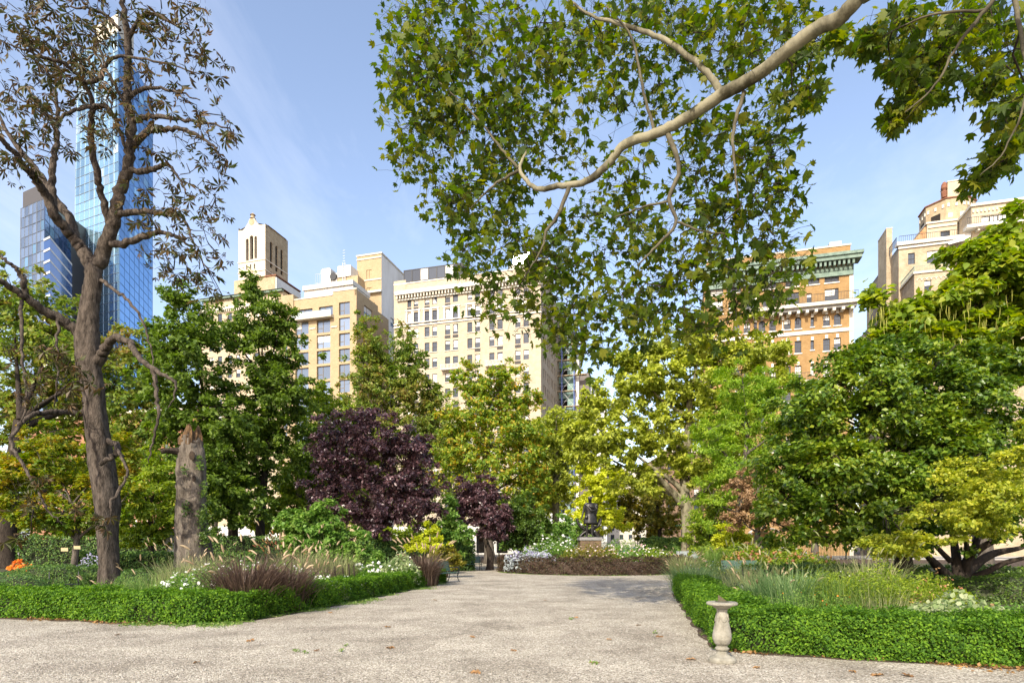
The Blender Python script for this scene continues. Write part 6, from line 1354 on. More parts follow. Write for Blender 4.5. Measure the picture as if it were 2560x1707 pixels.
# tidy weeds and moss at the hedge foot
def verge(name, path, n, wid, seed, lm, h=.05):
    r_ = np.random.default_rng(seed); Pp = np.array(path); seg = np.linalg.norm(np.diff(Pp, axis=0), axis=1); cum = np.concatenate([[0], np.cumsum(seg)]); t = r_.random(n) * cum[-1]
    i = np.clip(np.searchsorted(cum, t, side='right') - 1, 0, len(seg) - 1); f = ((t - cum[i]) / seg[i])[:, None]; p = Pp[i] * (1 - f) + Pp[i+1] * f; d = (Pp[i+1] - Pp[i]) / seg[i][:, None]; nv = np.stack([d[:, 1], -d[:, 0]], 1)
    k = .5 + .5 * np.sin(t * 1.7 + seed) * np.sin(t * .63) + .25 * np.sin(t * 4.1); keep = r_.random(n) < np.clip(k, .05, 1)
    a = np.abs(r_.normal(0, wid, n)) * np.clip(k, .2, 1) - .08; q = np.concatenate([p + nv * a[:, None], np.full((n, 1), .008)], 1)[keep]; m = len(q)
    o = mesh_obj(name, leaf_mesh(name, q, np.array([0, 0, 1.]) + r_.normal(size=(m, 3)) * .45, r_.normal(size=(m, 3)) + [0, 0, .25], h * r_.uniform(.5, 1.3, m), 'leaf'), lm); return tag(o, kind='stuff')
verge('mossy_grass', HL[3:], 26000, .34, 5, LM['grassgreen'], .055); verge('weeds', HR[:4], 2200, .10, 6, LM['herb'], .045)
verge('leaf_litter', HL[:5], 2600, .22, 7, LM['fallen'], .06); verge('leaf_litter', HR[3:], 2600, .2, 8, LM['fallen'], .06); verge('mossy_grass', [(RC[0] - 6.2 * math.cos(a), RC[1] - 6.2 * math.sin(a)) for a in np.linspace(3.0, .1, 24)], 3000, .3, 9, LM['grassgreen'], .08)
def edge_soil(name, path, w0, w1, z):
    Pp = np.array(path); d = np.gradient(Pp, axis=0); d /= np.linalg.norm(d, axis=1, keepdims=True); nv = np.stack([d[:, 1], -d[:, 0]], 1); r_ = np.random.default_rng(4); g = Geo(); a = Pp - nv * .3; b_ = Pp + nv * r_.uniform(w0, w1, len(Pp))[:, None]
    n_ = len(Pp); g.add([(p[0], p[1], z) for p in a] + [(p[0], p[1], z) for p in b_], [(i, i + 1, n_ + i + 1, n_ + i) for i in range(n_ - 1)]); return tag(g.build(name, M['soil']), kind='structure')
edge_soil('bare_soil', spline(HL, 8)[:, :2] if False else np.array([np.interp(np.linspace(0, 8, 60), np.arange(9), [p[k] for p in HL]) for k in (0, 1)]).T, .05, .22, .008)
edge_soil('bare_soil', np.array([np.interp(np.linspace(0, 7, 60), np.arange(8), [p[k] for p in HR]) for k in (0, 1)]).T, .03, .16, .008)
# loose stones near by
r_ = np.random.default_rng(12); n = 26000; yy = 6.6 + 15 * r_.random(n) ** 1.7; xx = (r_.random(n) * 2 - 1) * (yy * .9); ok = (xx > -9.5) & (xx < 4.2 + .25 * (yy - 9)) ; yy, xx = yy[ok], xx[ok]
P = np.stack([xx, yy, np.full(len(xx), .006)], 1); st = leaf_mesh('gravel_stones', P, np.array([0, 0, 1.]) + r_.normal(size=P.shape) * .4, r_.normal(size=P.shape), .014 * r_.uniform(.5, 1.6, len(P)), 'ball')
def pebble():
    m, N, L, P_ = mk('pebble'); g = N.new('ShaderNodeNewGeometry'); r = N.new('ShaderNodeValToRGB'); e = r.color_ramp.elements; e[0].color = (.10, .085, .07, 1); e[1].color = (.52, .49, .44, 1); q = e.new(.5); q.color = (.28, .25, .21, 1)
    L.new(g.outputs['Random Per Island'], r.inputs[0]); L.new(r.outputs[0], P_.inputs['Base Color']); P_.inputs['Roughness'].default_value = .85; return m
tag(mesh_obj('gravel_stones', st, pebble()), kind='stuff')
# fallen plane leaves on the gravel
T_, F_ = TM['plane']; me = bpy.data.meshes.new('fallen_leaf'); me.from_pydata([(x, y, z * 1.6) for x, y, z in T_], [], F_); me.update(); me.materials.append(LM['fallen'])
LEAFP = ['nearest the left hedge corner','just below the first hedge corner leaf','in the middle of the walk below the statue','at the bottom edge below the walk','left of the centre near the bottom edge','below the rounded hedge corner','in the shadow line left of centre','in front of the left end of the hedge','in mid gravel right of the left hedge','alone in the centre of the walk','on the walk left of the sundial','close to the sundial foot on its left','a little left of the sundial and higher up','below the right hedge at its middle','beside the pair below the right hedge','just right of the sundial foot','at the lower right end of the hedge','under the sundial by the bottom edge','near the green bench by the left hedge','at the very bottom left of the forecourt','on the left forecourt below the chestnut','at the bottom edge left of the walk centre','midway between bench and sundial','below the fountain grass part of the hedge']
for i, (px, py) in enumerate(((389,627),(386,648),(575,617),(597,663),(513,650),(318,650),(250,640),(141,608),(470,637),(545,600),(640,625),(690,660),(660,636),(880,676),(850,671),(760,668),(905,676),(730,656),(435,600),(200,662),(120,634),(480,672),(610,640),(330,612))):
    p = G(px, py); o = link(bpy.data.objects.new('fallen_leaf', me)); s_ = random.uniform(.08, .16); o.location = (p[0], p[1], .02); o.scale = (s_, s_, s_); o.rotation_euler = (random.uniform(-.25, .25), random.uniform(-.25, .25), random.uniform(0, 6.28)); tag(o, 'dry brown plane leaf ' + LEAFP[i], 'leaf', 'fallen leaves on the gravel')
for i, (px, py) in enumerate(((297,651),(305,653),(346,646),(341,651),(594,664),(571,619),(684,600),(655,633))):
    p = G(px, py); flowers('tiny green weed in the gravel ' + ('lowest left of the walk', 'beside the lowest left weed', 'below the hedge corner', 'touching the weed below the hedge corner', 'at the bottom edge right of centre', 'in the middle of the walk', 'just left of the right hedge', 'left of the sundial')[i], p, (.05, .04), .035, 16, .035, LM['grassgreen'], 0, .01, None, seed=300 + i, group='weeds in the gravel', name='weed', cat='weed')

# ------------------------------------------------------------------ left bed planting
def XY(px, Y): return (GX(px, Y), Y)
mound('box_mound', 'rounded box mound at the frame edge behind the left hedge', 'shrub', XY(12, 17), (1.45, 1.2, .88), LM['mound'], 9000, .05, 'clipped box mounds', 81)
mound('box_mound', 'long cloud clipped box mound left of the slim young trunk', 'shrub', XY(48, 24.5), (1.5, 1.1, .92), LM['mound'], 8000, .065, 'clipped box mounds', 82)
mound('box_mound', 'cloud clipped box mound behind the slim young trunk', 'shrub', XY(90, 25.5), (1.25, 1.0, .80), LM['mound'], 7000, .065, 'clipped box mounds', 83)
mound('box_mound', 'dark box mound between chestnut and dead trunk', 'shrub', XY(142, 24), (1.0, .9, .72), LM['mound'], 6000, .06, 'clipped box mounds', 84)
mound('box_mound', 'wide low box mound behind the white flowers', 'shrub', XY(262, 27), (2.2, 1.2, .95), LM['mound'], 9000, .07, 'clipped box mounds', 85)
mound('box_mound', 'low box mound right beside the dead trunk', 'shrub', XY(222, 31), (1.3, 1.0, .9), LM['mound'], 5000, .07, 'clipped box mounds', 86)
for i, (a, b_) in enumerate((((-24, 33), (-9.5, 34.5)), ((-9.0, 36), (-2.5, 40)), ((-33, 40), (-12, 44)))):
    hedge('box_hedge', ('trimmed dark hedge line behind the box mounds', 'dark clipped hedge behind the plum trees along the walk', 'second dark hedge line at the far left lawn')[i], [np.array(a), np.array(b_)], 1.1, (1.25, 2.0, 2.3)[i], LM['mound'], 12000, .14, seed=90 + i)
grass('loose clump of fresh green grass in front of the chestnut', XY(112, 15.6), 520, .62, .5, LM['grassgreen'], 8, LM['plume'], 101, .008, .4, .5)
grass('pale arching grass left of the white daisies', XY(150, 15.0), 700, .78, .55, LM['grassgreen'], 12, LM['plume'], 102, .008, .45, .5)
grass('fine upright green grass beside the daisies', XY(128, 14.6), 520, .55, .4, LM['grassgreen'], 0, None, 103, .008, .4, .45)
grass('tall feathery grass just before the dead trunk', XY(178, 19), 700, 1.05, .8, LM['paleblade'], 22, LM['plume'], 104, .009, .5, .5)
grass('tall silvery miscanthus with loose plumes before the dead trunk', XY(205, 22), 600, 1.25, .9, LM['paleblade'], 24, LM['plume'], 105, .011, .5, .6)
grass('large purple fountain grass with tan plumes behind the left hedge', XY(246, 14.0), 1500, 1.22, 1.0, LM['purpleblade'], 28, LM['plume'], 106, .013, .5, .40, plen=.24, pw=.028)
grass('second purple fountain grass touching the largest one', XY(284, 15.0), 1100, 1.1, .85, LM['purpleblade'], 22, LM['plume'], 107, .013, .5, .36, plen=.24, pw=.028)
grass('purple fountain grass near the slim dark stakes', XY(318, 19), 600, .95, .8, LM['purpleblade'], 30, LM['plume'], 108, .012, .6, .3, plen=.24, pw=.03)
grass('purple fountain grass at the far end of the left hedge', XY(424, 24.5), 900, 1.2, 1.0, LM['purpleblade'], 60, LM['plume'], 109, .016, .6, .35, plen=.3, pw=.035)
grass('green and cream miscanthus in the middle of the left bed', XY(300, 22), 800, 1.35, .95, LM['paleblade'], 24, LM['plume'], 110, .012, .5, .55)
grass('weeping grass below the spreading dogwood', XY(335, 22.5), 700, 1.3, .9, LM['paleblade'], 30, LM['plume'], 111, .012, .55, .5)
grass('reddish seed heads rising behind the wide box mound', XY(290, 31), 400, 1.3, .9, LM['purpleblade'], 140, LM['rust'], 112, .012, .4, 1.1, plen=.2, pw=.03)
flowers('bed of white daisies left of the purple fountain grass', XY(182, 15.2), (.95, .6), .66, 2600, .085, LM['herb'], 70, .085, LM['white'], 121)
flowers('scattered white blooms behind the purple fountain grass', XY(225, 19), (1.6, .9), .85, 2600, .09, LM['herb'], 90, .075, LM['white'], 122)
flowers('loose white phlox above the middle of the left bed', XY(275, 18.5), (1.7, .8), .85, 2600, .09, LM['herb'], 110, .07, LM['white'], 123)
flowers('low white edging flowers behind the hedge beside the fountain grass', XY(322, 17.2), (.8, .7), .55, 1800, .075, LM['hosta'], 120, .06, LM['white'], 124)
flowers('pale variegated edging plants along the hedge', XY(350, 19.4), (.9, 1.3), .5, 2200, .08, LM['hosta'], 90, .05, LM['white'], 125)
flowers('white hydrangea heads under the dogwood', XY(368, 23.5), (.9, .7), .72, 1400, .12, LM['herb'], 46, .15, LM['white'], 126, ftm='ball')
flowers('leafy green perennial before the far fountain grass', XY(400, 23), (.75, .6), 1.05, 1500, .13, LM['hosta'], 14, .07, LM['white'], 127, top=1.2)
flowers('green filler plants along the inner hedge', XY(375, 21.3), (.8, 1.0), .52, 1800, .085, LM['herb'], 30, .05, LM['white'], 128)
flowers('shaded green ground plants round the dead trunk', XY(200, 24.5), (2.2, 1.2), .6, 3000, .12, LM['herb'], 20, .06, LM['white'], 129)
flowers('patch of blue flowers beside the chestnut trunk', XY(89, 27.5), (.55, .3), 1.0, 400, .1, LM['mound'], 120, .07, LM['lav'], 130)
flowers('bright orange flowers at the left edge of the shade', XY(21, 27), (.6, .35), .72, 300, .11, LM['rust'], 140, .12, LM['orange'], 131)
for i, (px, Y, h) in enumerate(((335, 18.6, .95), (343, 18.9, .9), (349, 19.2, 1.0), (354, 19.3, .95), (289, 18.5, .9))):
    g = Geo(); c = XY(px, Y); g.tube([(c[0], c[1], 0), (c[0] + .02, c[1], h * .6), (c[0] - .01, c[1], h + .05)], [.028, .026, .022], 7); o = g.build('plant_stake', BARK['dark']); tag(o, ('first dark stake by the weeping grass', 'second dark stake by the weeping grass', 'third and tallest dark stake by the dogwood', 'last dark stake under the dogwood', 'lone dark stake right of the largest fountain grass')[i], 'stake', 'dark stakes in the left bed')
# the slim young trunk is the japanese maple's; small pale plant tags, a dark bed spotlight and the white pillar
tagm = mat('cream_tag', (.40, .33, .18), None, rough=.6)
for i, (px, py, Y) in enumerate(((65, 549, 24), (77.5, 547, 25.5))):
    root = thing('plant_tag', (*XY(px, Y), 0), ('cream name tag on a wire left of the slim trunk', 'small cream name tag right of the slim trunk')[i], 'plant tag', 'plant name tags'); h = EYE + (HY - py) / F * Y
    g = Geo(); g.tube([(0, 0, 0), (0, 0, h)], .008, 5); g.build('wire', M['iron'], root); g = Geo(); g.box(-.14, .14, -.03, -.012, h - .06, h + .08); g.build('plate', tagm, root)
def lathe_obj(name, prof, m, parent, k=20, **kw): g = Geo(); g.lathe(prof, k, **kw); return g.build(name, m, parent, smooth=False)
c = XY(174, 37); root = thing('stone_pillar', (*c, 0), 'white square stone pillar half hidden by the dead trunk', 'pillar'); z1 = EYE + (HY - 528) / F * 37
for nm, a in (('pillar_base', (-.42, .42, -.42, .42, 0, .3)), ('pillar_shaft', (-.34, .34, -.34, .34, .3, z1 - .16)), ('pillar_cap', (-.42, .42, -.42, .42, z1 - .16, z1))):
    g = Geo(); g.box(*a); g.build(nm, M['white_stone'], root)
c = XY(64, 20); root = thing('garden_bench', (*c, 0), 'low dark bench leg and armrest by the slim trunk', 'bench', None, R(35))

def bench_parts(root, w, mslat, mleg, arm=True, back=True):
    for i in range(6):
        g = Geo(); g.box(-w/2, w/2, -.46 + i * .078, -.46 + i * .078 + .06, .43, .455); g.build('seat_slat', mslat, root)
    if back:
        for i in range(6):
            z = .52 + i * .072; y = .02 + i * .022; g = Geo(); g.add([(-w/2, y, z), (w/2, y, z), (w/2, y + .018, z + .058), (-w/2, y + .018, z + .058), (-w/2, y + .022, z - .003), (w/2, y + .022, z - .003), (w/2, y + .04, z + .055), (-w/2, y + .04, z + .055)], [(0,1,2,3),(7,6,5,4),(0,4,5,1),(3,2,6,7),(0,3,7,4),(1,5,6,2)]); g.build('back_slat', mslat, root)
    for sx in (-w/2 + .06, w/2 - .06):
        g = Geo(); g.tube(spline([(sx, -.52, 0), (sx, -.46, .12), (sx, -.40, .26), (sx, -.46, .42)], 5), .022, 6); g.build('front_leg', mleg, root)
        g = Geo(); g.tube(spline([(sx, .12, 0), (sx, .05, .2), (sx, .03, .43), (sx, .06, .6), (sx, .17, .95)], 5), .022, 6); g.build('rear_leg', mleg, root)
        g = Geo(); g.tube([(sx, -.46, .42), (sx, .03, .42)], .02, 6); g.build('seat_rail', mleg, root)
        if arm: g = Geo(); g.tube(spline([(sx, -.44, .44), (sx, -.49, .58), (sx, -.42, .68), (sx, -.2, .66), (sx, .08, .68)], 6), .02, 6); g.build('armrest', mleg, root)
bgreen = mat('green_bench_paint', (.035, .085, .065), (.05, .11, .085), 6, .5); bpale = mat('pale_bench_paint', (.24, .28, .30), (.33, .37, .39), 4, .5, spec=.6)
bench_parts(root, 1.1, M['iron'], M['iron'], True, False); root.scale = (.8, .8, .8)
root = thing('park_bench', (GX(440, 26.6), 26.6, 0), 'green slatted park bench with curled iron arms at the left hedge end', 'bench', 'slatted park benches', R(62)); bench_parts(root, 1.7, bgreen, M['iron'])
root = thing('park_bench', (GX(467, 40), 40, 0), 'green slatted bench against the dark hedge under the plum trees', 'bench', 'slatted park benches', R(18)); bench_parts(root, 1.9, bgreen, M['iron'])
root = thing('park_bench', (GX(690, 41), 41, .35), 'pale weathered slatted bench right of the round barberry hedge', 'bench', 'slatted park benches', R(6)); bench_parts(root, 1.8, bpale, M['iron'])
root = thing('park_bench', (GX(740, 29), 29, .0), 'dull green bench among the rust flowers behind dark canna leaves', 'bench', 'slatted park benches', R(-4)); bench_parts(root, 1.7, bgreen, M['iron'])

# ------------------------------------------------------------------ statue bed
def on_ring(px, Y): return XY(px, Y)
flowers('silvery lavender clump along the left of the statue ring', XY(530, 36), (1.6, .8), 1.15, 1500, .13, LM['silver'], 200, .1, LM['lav'], 141, up=.1)
flowers('white and blush roses growing left of the pedestal', XY(548, 40), (1.9, 1.2), 1.75, 3800, .12, LM['herb'], 70, .14, LM['white'], 142)
flowers('tall white roses against the green bushes by the statue', XY(556, 43), (1.4, .8), 2.15, 2400, .13, LM['herb'], 26, .17, LM['white'], 143)
flowers('blush rose bushes in front of the pedestal', XY(590, 36.5), (1.9, .9), 1.42, 4000, .11, LM['olive'], 60, .12, LM['pink'], 144)
flowers('pink and white roses right of the pedestal', XY(630, 39), (2.2, 1.6), 1.45, 4200, .12, LM['herb'], 110, .13, LM['pink'], 145)
flowers('golden green grassy flowers at the right of the statue ring', XY(655, 38), (1.5, 1.2), 1.2, 2600, .12, LM['lime'], 60, .1, LM['white'], 146)
flowers('orange lilies behind the roses right of the pedestal', XY(531 + 100, 47), (.4, .3), 1.1, 200, .12, LM['herb'], 24, .16, LM['orange'], 147)
flowers('white rose bushes at the far right of the statue bed', XY(618, 42.5), (1.8, 1.0), 1.75, 2600, .13, LM['herb'], 60, .13, LM['white'], 148)
PDX, PDY = 5.07, 39.2; gran = mat('brown_granite', (.075, .048, .026), (.15, .10, .055), 5, .6, .15, 30); grey = mat('grey_granite', (.17, .165, .16), (.24, .235, .225), 6, .7)
root = thing('statue_pedestal', (PDX, PDY, 0), 'brown granite pedestal with a grey stone slab rising from the roses', 'pedestal')
for nm, a, m in (('pedestal_step', (-1.15, 1.15, -1.15, 1.15, 0, .45), gran), ('pedestal_base', (-.88, .88, -.88, .88, .45, .75), gran), ('pedestal_die', (-.68, .68, -.68, .68, .75, 2.0), gran), ('pedestal_slab', (-.74, .74, -.74, .74, 2.0, 2.2), grey)):
    g = Geo(); g.box(*a); o = g.build(nm, m, root); bv = o.modifiers.new('edge', 'BEVEL'); bv.width = .025; bv.segments = 2
bronze = mat('dark_bronze', (.018, .017, .018), (.05, .048, .045), 5, .42, .15, 20, metal=.55, spec=.6)
root = thing('bronze_statue', (PDX, PDY, 2.2), 'dark bronze statue of a man in a belted tunic, hand on chest, head bowed', 'statue'); K = 1.49
verts = {'pelvis': (0, 0, .95, .12), 'spine': (.01, 0, 1.12, .125), 'chest': (.0, 0, 1.32, .155), 'neck0': (0, -.01, 1.47, .07), 'neck': (0, -.025, 1.54, .06), 'chin': (0, -.065, 1.62, .08), 'head': (0, -.06, 1.70, .115), 'crown': (0, -.045, 1.76, .10), 'nose': (0, -.175, 1.66, .02),
 'shR': (-.19, .01, 1.42, .075), 'elR': (-.27, .03, 1.14, .05), 'wrR': (-.34, -.02, .90, .034), 'haR': (-.355, -.05, .83, .036), 'f1R': (-.36, -.085, .77, .013), 'f2R': (-.345, -.06, .755, .013), 'f3R': (-.37, -.04, .76, .013), 'f4R': (-.385, -.02, .775, .011), 'thR': (-.32, -.10, .82, .012),
 'shL': (.19, .01, 1.42, .075), 'elL': (.29, -.06, 1.18, .052), 'wrL': (.10, -.20, 1.27, .034), 'haL': (.03, -.215, 1.31, .036), 'f1L': (-.04, -.21, 1.35, .013), 'f2L': (-.045, -.21, 1.325, .013), 'f3L': (-.04, -.21, 1.30, .012), 'f4L': (-.03, -.21, 1.275, .011), 'thL': (.0, -.215, 1.375, .012),
 'hipR': (-.09, 0, .88, .10), 'knR': (-.11, -.01, .50, .062), 'anR': (-.13, .04, .09, .042), 'toR': (-.16, -.10, .035, .038), 'hipL': (.09, 0, .88, .10), 'knL': (.10, -.07, .50, .062), 'anL': (.09, -.06, .09, .042), 'toL': (.11, -.20, .035, .038)}
edges = [('pelvis','spine'),('spine','chest'),('chest','neck0'),('neck0','neck'),('neck','chin'),('chin','head'),('head','crown'),('chin','nose'),('chest','shR'),('shR','elR'),('elR','wrR'),('wrR','haR'),('haR','f1R'),('haR','f2R'),('haR','f3R'),('haR','f4R'),('haR','thR'),
 ('chest','shL'),('shL','elL'),('elL','wrL'),('wrL','haL'),('haL','f1L'),('haL','f2L'),('haL','f3L'),('haL','f4L'),('haL','thL'),('pelvis','hipR'),('hipR','knR'),('knR','anR'),('anR','toR'),('pelvis','hipL'),('hipL','knL'),('knL','anL'),('anL','toL')]
nm_ = list(verts); me = bpy.data.meshes.new('figure'); me.from_pydata([tuple(np.array(verts[k][:3]) * K + [0, -.12, .05]) for k in nm_], [(nm_.index(a), nm_.index(b_)) for a, b_ in edges], []); me.update(); me.materials.append(bronze)
fo = mesh_obj('figure', me, bronze, root); sk = fo.modifiers.new('skin', 'SKIN')
for i, k in enumerate(nm_): me.skin_vertices[0].data[i].radius = (verts[k][3] * K, verts[k][3] * K); me.skin_vertices[0].data[i].use_root = (k == 'pelvis')
sb = fo.modifiers.new('smooth', 'SUBSURF'); sb.levels = sb.render_levels = 1
fold = lambda a, z: .05 * math.sin(9 * a) * max(0, (1.0 - z / 1.55)) + .035 * math.sin(5 * a + z * 3)
def scaled(prof): return [(r * K, z * K + .05) for r, z in prof]
g = Geo(); g.lathe(scaled([(.08, 1.475), (.17, 1.45), (.215, 1.40), (.215, 1.28), (.20, 1.15), (.175, 1.03), (.20, .95), (.235, .80), (.265, .62), (.275, .56), (.2, .57)]), 36, 0, -.12, 1.05, .78, fold); g.build('tunic', bronze, root, smooth=True)
g = Geo(); g.lathe(scaled([(.183, 1.015), (.20, 1.03), (.20, 1.055), (.182, 1.07)]), 24, 0, -.12, 1.04, .8); g.build('belt', bronze, root)
g = Geo(); g.lathe([(.02, 0), (.11, .04), (.125, .12), (.09, .2), (.03, .22)], 12, -.17 * K, -.12 - .17 * K); V = np.concatenate(g.V) + [0, 0, .80 * K]; g.V = [V]; g.build('pouch', bronze, root)
g = Geo(); vv = []; ff = []
for i, z in enumerate(np.linspace(1.46, .52, 10)):      # cloak hanging from the left shoulder behind him
    for j, x in enumerate(np.linspace(-.12, .34, 9)): vv.append(((x + .03 * math.sin(i * .8)) * K, -.12 + (.15 + .03 * math.sin(j * 2.1 + i * .3) + .06 * (1.46 - z)) * K, z * K + .05))
ff = [(i*9 + j, i*9 + j + 1, (i+1)*9 + j + 1, (i+1)*9 + j) for i in range(9) for j in range(8)]; g.add(vv, ff); o = g.build('cloak', bronze, root, smooth=True); so = o.modifiers.new('cloth', 'SOLIDIFY'); so.thickness = .05
g = Geo(); g.tube(spline([(-.19 * K, -.26, 1.44 * K), (-.05, -.38, 1.27 * K), (.10, -.42, 1.15 * K), (.26 * K, -.28, 1.22 * K)], 5), .06, 8); g.build('cloak_fold', bronze, root, smooth=True)
for sx in (-1, 1):                      # the folding curule chair behind him
    g = Geo(); rough_tube(g, spline([(sx * .78, .25, 1.25), (sx * .74, .25, 1.0), (sx * .55, .26, .72), (sx * .2, .27, .52), (-sx * .3, .28, .34), (-sx * .62, .28, .03)], 5), np.linspace(.075, .09, 26), 8, .05, 4); g.build('chair_frame', bronze, root, smooth=True)
    g = Geo(); rough_tube(g, spline([(sx * .78, .60, 1.22), (sx * .55, .60, .72), (sx * .2, .60, .5), (-sx * .62, .60, .03)], 5), np.full(16, .08), 8, .05, 5); g.build('chair_frame', bronze, root, smooth=True)
g = Geo(); g.box(-.55, .55, .18, .66, .70, .78); g.build('chair_seat', bronze, root); g = Geo(); g.box(-.72, .72, -.60, .70, 0, .055); g.build('statue_base', bronze, root)

# ------------------------------------------------------------------ sundial
sdx, sdy = GX(720.5, 9.15), 9.15; sdx = GX(722, 8.32); sdy = 8.32
SDS = .87
stone = mat('weathered_cast_stone', (.15, .138, .105), (.31, .29, .235), 5, .9, .35, 45, lo=.3, hi=.6)
root = thing('sundial', (sdx, sdy, 0), 'weathered stone baluster sundial standing at the corner of the clipped hedge', 'sundial')
lathe_obj('foot', [(.205, 0), (.215, .015), (.215, .05), (.19, .075), (.13, .095), (.085, .125), (.075, .165)], stone, root, 28)
lathe_obj('shaft', [(.075, .165), (.105, .18), (.11, .20), (.09, .215), (.082, .235), (.12, .27), (.145, .33), (.148, .38), (.132, .46), (.108, .56), (.088, .66), (.08, .72), (.092, .74), (.085, .75)], stone, root, 28)
lathe_obj('capital', [(.085, .752), (.12, .765), (.15, .79), (.19, .80), (.232, .81), (.24, .822), (.238, .842), (.22, .850), (.0, .850)], stone, root, 32)
g = Geo(); g.lathe([(.10, .852), (.105, .86), (.0, .862)], 20); g.build('dial_plate', mat('aged_brass', (.12, .11, .07), (.2, .2, .15), 8, .5, metal=.5), root)
g = Geo(); g.add([(-.005, -.07, .862), (.005, -.07, .862), (.005, .06, .862), (-.005, .06, .862), (-.005, .06, .95), (.005, .06, .95)], [(0,1,2,3),(0,4,5,1),(2,5,4,3),(0,3,4),(1,5,2)]); o = g.build('gnomon', mat('dark_brass', (.09, .075, .045), None, rough=.5, metal=.4), root); o.rotation_euler = (0, 0, R(75))
for k in range(4):                      # carved swags between drops
    a0 = -math.pi / 2 + (k - .5) * math.pi / 2; pts = []
    for t in np.linspace(0, 1, 9):
        a = a0 + t * math.pi / 2; z = .675 - .10 * math.sin(math.pi * t); rr = float(np.interp(z, [.46, .56, .66, .72], [.132, .108, .088, .08])) + .004; pts.append((rr * math.cos(a), rr * math.sin(a), z))
    g = Geo(); g.tube(pts, [.004, .005, .006, .008, .008, .008, .006, .005, .004], 7); g.build('carved_swag', stone, root, smooth=True)
    g = Geo(); rr = .095; g.tube([(rr * math.cos(a0), rr * math.sin(a0), .69), (rr * 1.08 * math.cos(a0), rr * 1.08 * math.sin(a0), .63), (rr * 1.16 * math.cos(a0), rr * 1.16 * math.sin(a0), .575)], [.006, .009, .004], 7); g.build('carved_drop', stone, root, smooth=True)

root.scale = (SDS, SDS, .985)
# ------------------------------------------------------------------ right bed planting
grass('tall blue green feather grass behind the sundial', XY(790, 12.6), 1000, 1.05, .75, LM['bluehost'], 26, LM['paleblade'], 201, .007, .45, .45)
grass('soft green grass leaning over the right hedge', XY(762, 13.2), 800, .82, .7, LM['bluehost'], 30, LM['plume'], 202, .007, .5, .4)
grass('upright tan plumed grass left of the feather grass', XY(748, 15.5), 500, 1.0, .5, LM['paleblade'], 40, LM['paleblade'], 203, .008, .35, .4)
grass('arching lime grass in the middle of the right bed', XY(840, 12.2), 800, .95, .8, LM['grassgreen'], 14, LM['paleblade'], 204, .008, .5, .5)
grass('tall loose grass stems before the crab apple', XY(868, 14.5), 600, 1.25, .8, LM['paleblade'], 24, LM['paleblade'], 205, .009, .45, .5)
grass('pale straw coloured grass tuft near the hedge middle', XY(882, 11.4), 600, .72, .6, LM['paleblade'], 0, None, 206, .007, .5, .45)
grass('weeping silvery grass at the far end of the right hedge', XY(690, 22.5), 700, .95, .9, LM['bluehost'], 30, LM['plume'], 207, .01, .6, .5)
grass('tan weeping grass overhanging the barberry ring', XY(684, 29.5), 700, 1.15, .9, LM['paleblade'], 40, LM['plume'], 208, .013, .6, .4)
grass('green fountain of leaves right of the pale bench', XY(712, 33), 900, 1.5, 1.1, LM['grassgreen'], 0, None, 209, .016, .6, .5)
grass('dark low blades beside the canna leaves', XY(705, 19), 700, .7, .7, LM['bluehost'], 0, None, 210, .01, .55, .5)
flowers('yellow green amsonia mass filling the middle of the right bed', XY(880, 12.2), (1.5, .8), .98, 9000, .075, LM['lime'], 0, .03, None, 221, tm='needle')
flowers('lime leaved perennials before the feather grass', XY(825, 13.8), (1.3, .8), .86, 4200, .075, LM['lime'], 24, .04, LM['white'], 222, tm='needle')
flowers('fine green filler along the inside of the right hedge', XY(800, 11.0), (1.2, .45), .66, 3200, .05, LM['herb'], 14, .03, LM['orange'], 223, tm='needle')
flowers('pale hosta leaves with dry seed heads by the right hedge', XY(955, 10.6), (.95, .6), .60, 1300, .105, LM['hosta'], 0, .03, None, 224, tm='ovate')
flowers('dry brown seed heads above the pale hosta', XY(938, 11.4), (.6, .4), .84, 160, .05, LM['dry'], 60, .035, LM['rust'], 225)
flowers('low green leaves with fallen leaves at the right edge', XY(1005, 10.2), (.8, .6), .52, 1600, .06, LM['herb'], 14, .07, LM['fallen'], 226)
flowers('dark green shrubby filler behind the feather grass', XY(850, 17.5), (2.4, 1.0), .75, 4200, .11, LM['deep'], 0, .03, None, 227)
flowers('tiny purple black heuchera under the canna', XY(738, 14.4), (.55, .4), .52, 900, .08, LM['canna'], 0, .03, None, 228)
flowers('silvery grey foliage at the right hedge end', XY(712, 24), (1.3, .8), .8, 2200, .08, LM['bluehost'], 60, .04, LM['silver'], 229, tm='needle')
flowers('red and orange hydrangea heads behind the green bench', XY(752, 32), (1.8, .8), 1.25, 2600, .13, LM['lime'], 70, .2, LM['rust'], 230, ftm='ball')
flowers('rust and yellow flowers right of the green bench', XY(800, 31), (2.0, .9), 1.1, 2600, .13, LM['lime'], 46, .18, LM['rust'], 231, ftm='ball')
flowers('green leafy filler behind the sundial hedge corner', XY(745, 12.0), (.7, .6), .58, 2200, .06, LM['herb'], 0, .03, None, 232, tm='needle')
flowers('sunlit green ground cover in the right bed', XY(915, 13.5), (1.3, .8), .62, 2600, .08, LM['lime'], 10, .05, LM['fallen'], 233)
